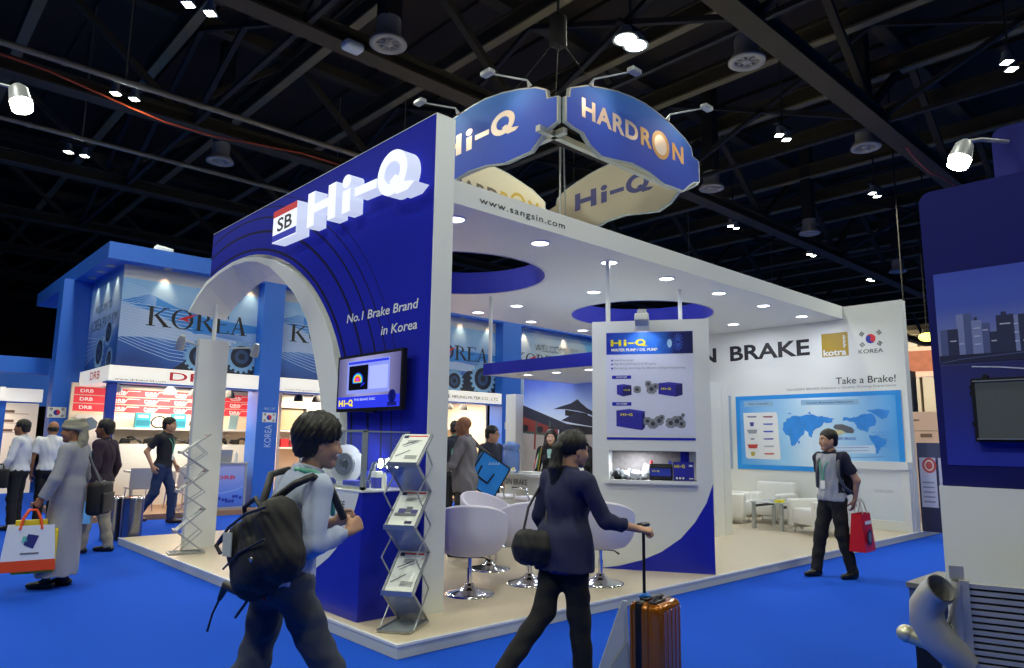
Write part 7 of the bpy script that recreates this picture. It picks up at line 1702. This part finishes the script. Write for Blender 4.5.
b = MB(); Pq = Pl((0, .0705, 0), (-1, 0, 0)); b.ppoly(Pq, [(-.05, -.08), (.03, -.12), (.07, .0), (-.02, .02)], 0, .003); b.ppoly(Pq, [(-.07, -.06), (-.02, -.05), (-.03, .0), (-.06, .0)], 1, .003); b.prect(Pq, -.07, -.17, .08, -.155, 2, .003); b.build('bag_print', [mat('logo_navy', '#2c2f72'), mat('logo_mint', '#6fc0b4'), mat('print_grey')], ob, True)
b4 = thing('black_shoulder_bag', 'black messenger bag slung behind the grey robe', 'shoulder bag', W(ra, (-.20, -.22, .92)), math.radians(146))
b = MB(); b.rbox((-.02, -.01, -.02), (.16, .34, .34), .05); b.build('bag_body', M_bag, b4, True)
b = MB(); b.rbox((-.11, 0, -.06), (.02, .28, .2), .009); b.cbox((-.103, .06, .10), (.008, .02, .05)); b.build('front_pocket', mat('bag_trim'), b4, True)
b = MB(); b.tube([(.0, -.1, .13), (.10, -.0, .36), (.18, .04, .53), (.20, .06, .545)], .012, n=8); b.tube([(-.06, .1, .13), (.06, .08, .36), (.15, .07, .53), (.20, .06, .545)], .012, n=8); b.build('bag_strap', mat('strap_grey'), b4, True)
# 5 maroon shirt
mm_, P5, H5_, R5_ = person('person', 'person in a dark maroon shirt and khaki trousers beside the steel bins', (-.42, 6.42, 0), math.radians(140), .985, 'brown', .009, head=(6, 0, 0), hair='short', top='#2b1c2e', legs='#8f8878', sleeve='long', collar='shirt', hem=.93, girth=1.12, lanyard=GREEN_L, hip=1.02,
    J=dict(kL=(.10, .09, .50), aL=(.14, .09, .085), kR=(-.02, -.09, .5), aR=(-.12, -.09, .085), eR=(-.06, -.26, 1.13), wR=(.02, -.25, .9)))
bs = thing('light_blue_bag', 'light blue carrier bag showing between the robe and the khaki trousers', 'carrier bag', W(mm_, (.10, .27, .50)))
b = MB(); b.add([(-.12, -.05, -.1), (.12, -.05, -.1), (.12, .05, -.1), (-.12, .05, -.1), (-.09, -.04, .18), (.09, -.04, .18), (.09, .04, .18), (-.09, .04, .18)], [(3, 2, 1, 0), (0, 1, 5, 4), (1, 2, 6, 5), (2, 3, 7, 6), (3, 0, 4, 7)]); b.build('bag_body', mat('bag_sky', '#5fa4dc'), bs, True)

# 6 walking man in navy polo
dm, P6, H6_, R6_ = person('person', 'person in a navy polo and blue jeans walking past the corner stand', (1.22, 9.35, .0), math.radians(-42), 1.06, 'asian', .010, head=(0, 0, 0), hair='short', top='#10111f', legs='#1f3156', sleeve='short', collar='polo', crew='#10111f', hem=.92, lanyard=GREEN_L, shoe='#3a2a22',
    J=dict(sR=(-.01, -.2, 1.41), eR=(-.16, -.26, 1.18), wR=(-.06, -.24, .95), eL=(.0, .25, 1.14), wL=(.12, .22, .95), kR=(-.06, -.09, .50), aR=(-.33, -.10, .12), kL=(.16, .08, .50), aL=(.17, .08, .085), chest=(.02, 0, 1.28), neck=(.03, 0, 1.47), head=(.07, 0, 1.62)))
# 7-9 men at the left edge
w1, *_ = person('person', 'person in a white shirt and black trousers at the edge, carrying a black document bag', (-.86, 9.72, 0), math.radians(150), 1.0, 'tan', .012, hair='short', top='#c9ccd4', legs='#111118', sleeve='long', collar='shirt', girth=1.15, lanyard=GREEN_L, J=dict(eL=(.04, .27, 1.12), wL=(.16, .26, .95)))
db = thing('document_bag', 'black document bag at the hip of the white shirt at the edge', 'bag', W(w1, (.18, .34, .85)), math.radians(150))
b = MB(); b.rbox((0, 0, -.02), (.36, .10, .30), .03); b.build('bag_body', M_bag, db, True); b = MB(); b.tube([(-.1, 0, .12), (-.08, -.03, .2), (.08, -.03, .2), (.1, 0, .12)], .012, n=6); b.build('handle', M_bag, db, True)
tr = thing('black_trolley_bag', 'black square trolley bag beside the legs of the white shirt at the edge', 'bag', W(w1, (.34, .30, .40)), math.radians(150))
b = MB(); b.rbox((0, 0, -.05), (.26, .22, .40), .03); b.build('bag_body', M_bag, tr, True); b = MB(); b.tube([(-.08, 0, .15), (-.08, 0, .33), (.08, 0, .33), (.08, 0, .15)], .01, n=6); b.build('handle', M_black, tr, True)
w2, *_ = person('person', 'person with a balding head in a white short-sleeved shirt seen from behind', (-.42, 9.86, 0), math.radians(75), 1.0, 'tan', .012, head=(10, 0, 0), hair='fringe', top='#d3d6dc', legs='#0e0e14', sleeve='short', collar='shirt', girth=1.1)
w3, *_ = person('person', 'person cut by the picture edge beside the white shirts, dark clothes', (-1.24, 10.4, 0), math.radians(160), .96, 'tan', .014, hair='short', top='#1a1a24', legs='#14141a', sleeve='long')
# 10 seated man at the laptop
se, *_ = person('person', 'person sitting behind the silver laptop at the lavender counter', (2.72, 11.0, .1), math.radians(-100), .93, 'asian', .012, head=(0, 18, 0), hair='short', top='#15151f', legs='#14141a', sleeve='long', shoe=None,
    J=dict(pelvis=(0, 0, .58), chest=(.04, 0, .93), neck=(.06, 0, 1.12), head=(.11, 0, 1.26), sL=(.05, .18, 1.06), sR=(.05, -.18, 1.06), eL=(.16, .22, .85), eR=(.16, -.22, .85), wL=(.36, .12, .92), wR=(.36, -.12, .92), hL=(0, .09, .56), hR=(0, -.09, .56), kL=(.42, .1, .54), kR=(.42, -.1, .54), aL=(.4, .1, .09), aR=(.4, -.1, .09)), hem=.55)
chs = thing('office_chair', 'dark chair under the person sitting at the laptop', 'chair', (2.75, 11.05, .1))
b = MB(); b.rbox((2.75, 11.05, .5), (.44, .44, .06), .02); b.build('seat', M_black, chs); b = MB(); b.tube([(2.75, 11.05, .1), (2.75, 11.05, .48)], .03); b.lathe([(.24, .0), (.24, .02), (.03, .05)], n=20, c=(2.75, 11.05, .1)); b.build('base', M_chrome, chs)
# seated dark head in the second stand
s2p, *_ = person('person', 'person with dark hair sitting inside the stand beyond the arch', (4.95, 11.2, .1), math.radians(-60), .93, 'asian', .014, hair='short', top='#2a1c20', legs='#14141a', sleeve='long', shoe=None,
    J=dict(pelvis=(0, 0, .58), chest=(.02, 0, .93), neck=(.03, 0, 1.12), head=(.07, 0, 1.26), sL=(.02, .18, 1.06), sR=(.02, -.18, 1.06), eL=(.1, .22, .85), eR=(.1, -.22, .85), wL=(.3, .12, .78), wR=(.3, -.12, .78), hL=(0, .09, .56), hR=(0, -.09, .56), kL=(.42, .1, .54), kR=(.42, -.1, .54), aL=(.4, .1, .09), aR=(.4, -.1, .09)), hem=.55)
b = MB(); b.rbox((4.93, 11.24, .5), (.42, .42, .06), .02); b.box(4.9, 4.96, 11.2, 11.28, .1, .48); tag(b.build('stool', M_black), 'dark low stool inside the stand beyond the arch', 'seat', kind='thing')
# 11 suit, 12 grey shirt, 13 glasses
ns, *_ = person('person', 'person in a dark suit seen from behind beside the white arch wall end', (4.98, 5.72, PH), math.radians(70), 1.0, 'tan', .011, head=(-25, 8, 0), hair='short', top='#1b2030', legs='#14161e', sleeve='long', hem=.80, collar='shirt', crew='#5fae9a', girth=1.12)
gs, P12, *_ = person('person', 'person with a shaven head in a grey shirt, blue tote on the shoulder', (2.78, 2.72, PH), math.radians(128), .985, 'tan', .009, head=(0, 2, 0), hair='none', top='#6d6a6e', legs='#2a2b2f', sleeve='long', collar='shirt', hem=.80, girth=1.30, lanyard=GREEN_L, wr=1.3,
    J=dict(eL=(.10, .27, 1.13), wL=(.34, .18, 1.06), eR=(-.06, -.26, 1.14), wR=(.06, -.24, .90), kL=(.02, .1, .5), head=(.035, 0, 1.62)), hands=dict(L=dict(d=(1, -.2, .15), th=(.1, -.5, 1), palm=(-.2, -1, .3), curl=.8)))
ph = thing('mobile_phone', 'dark mobile phone in the hand of the grey shirt', 'phone', W(gs, (.46, .15, 1.11)), math.radians(128))
b = MB(); b.rbox((0, 0, 0), (.13, .065, .009), .004); b.build('phone_body', M_black, ph, True); b = MB(); b.box(-.055, .055, -.028, .028, .0046, .005); b.build('screen', mat('phone_screen', '#2a3038', rough=.1), ph, True)
bb = thing('blue_tote_bag', 'bright blue tote bag with black edging and pocket, slung on the grey shirt', 'tote bag', W(gs, (-.22, -.17, 1.03)), math.radians(128))
PBg = Pl((-.02, -.04, -.02), (-.85, -.53, 0)); RB = math.radians(-32)
def rb(a, z): return (a * math.cos(RB) - z * math.sin(RB), a * math.sin(RB) + z * math.cos(RB))
b = MB(); b.pprism(PBg, [rb(-.20, -.23), rb(.22, -.23), rb(.22, .22), rb(-.20, .22)], -.05, .05); b.build('bag_body', mat('tote_blue', '#1a7fd4', rough=.6, noise=.08), bb, True)
b = MB(); b.pline(PBg, [rb(-.205, -.23), rb(.225, -.23), rb(.225, .22), rb(-.205, .22), rb(-.205, -.23)], .018, 0, .053); b.pline(PBg, [rb(-.13, .05), rb(-.12, -.09), rb(.05, -.10), rb(.07, .05)], .022, 0, .056); b.build('edging', M_black, bb, True)
b = MB(); b.tube([PBg.P(*rb(-.05, .21), .03), (.10, .0, .33), (.17, -.02, .43), (.2, .0, .46)], .014, n=6); b.tube([PBg.P(*rb(.1, .21), .03), (.09, -.06, .34), (.17, -.03, .43)], .014, n=6); b.build('bag_strap', M_black, bb, True)
text('bag_print', 'aaaa', PBg, .0, .12, .16, .03, mat('tote_print', '#a8d0ee'), bb, off=.056, shear=.3, local=True)
gl, *_ = person('person', 'person with glasses half hidden behind the blue tote bag', (4.0, 3.62, PH), math.radians(-80), .93, 'asian', .011, head=(18, 4, 0), hair='short', top='#1a2030', legs='#15161c', sleeve='long', hem=.85)
b = MB()
for s in (-1, 1): b.tube([(.125, s * .032 + .024 * math.cos(t), 1.628 + .018 * math.sin(t)) for t in [2 * PI * i / 12 for i in range(12)]], .003, n=5, closed=True); b.tube([(.12, s * .058, 1.632), (.03, s * .085, 1.635)], .003, n=5)
b.build('glasses', M_black, gl, True)
# 14, 15 receptionists
rw, *_ = person('person', 'person with long dark hair facing out behind the reception desk', (5.30, 3.66, PH), math.radians(215), .91, 'light', .009, head=(8, 0, 0), hair='long', top='#15151c', legs='#14141a', sleeve='long', fem=True, hem=.85, collar='v', lanyard=None, hair_col='#1c1210')
b = MB(); b.add([(.115, -.05, 1.42), (.115, .05, 1.42), (.15, .03, 1.28), (.15, -.03, 1.28)], [(0, 1, 2, 3)]); b.rbox((.125, 0, 1.36), (.03, .06, .15), .012); b.build('scarf', mat('scarf_mint', '#9fc8bc'), rw, True)
bw2, *_ = person('person', 'person with long hair bending over the reception desk beside the white panel', (5.28, 2.86, PH), math.radians(165), .93, 'light', .009, head=(0, 32, 0), hair='long', top='#15151c', legs='#14141a', sleeve='long', fem=True, hem=.85, collar='v', hair_col='#1c1210',
    J=dict(chest=(.06, 0, 1.27), neck=(.12, 0, 1.45), head=(.21, 0, 1.58), sL=(.10, .17, 1.39), sR=(.10, -.17, 1.39), eL=(.17, .22, 1.17), eR=(.17, -.22, 1.17), wL=(.30, .10, 1.12), wR=(.30, -.10, 1.12)))
# 16 far head beyond the back wall
fh, *_ = person('person', 'person whose dark head shows above the navy poster stand', (11.6, .55, 0), math.radians(120), .93, 'tan', .014, hair='short', top='#20242e', legs='#14141a', sleeve='long')
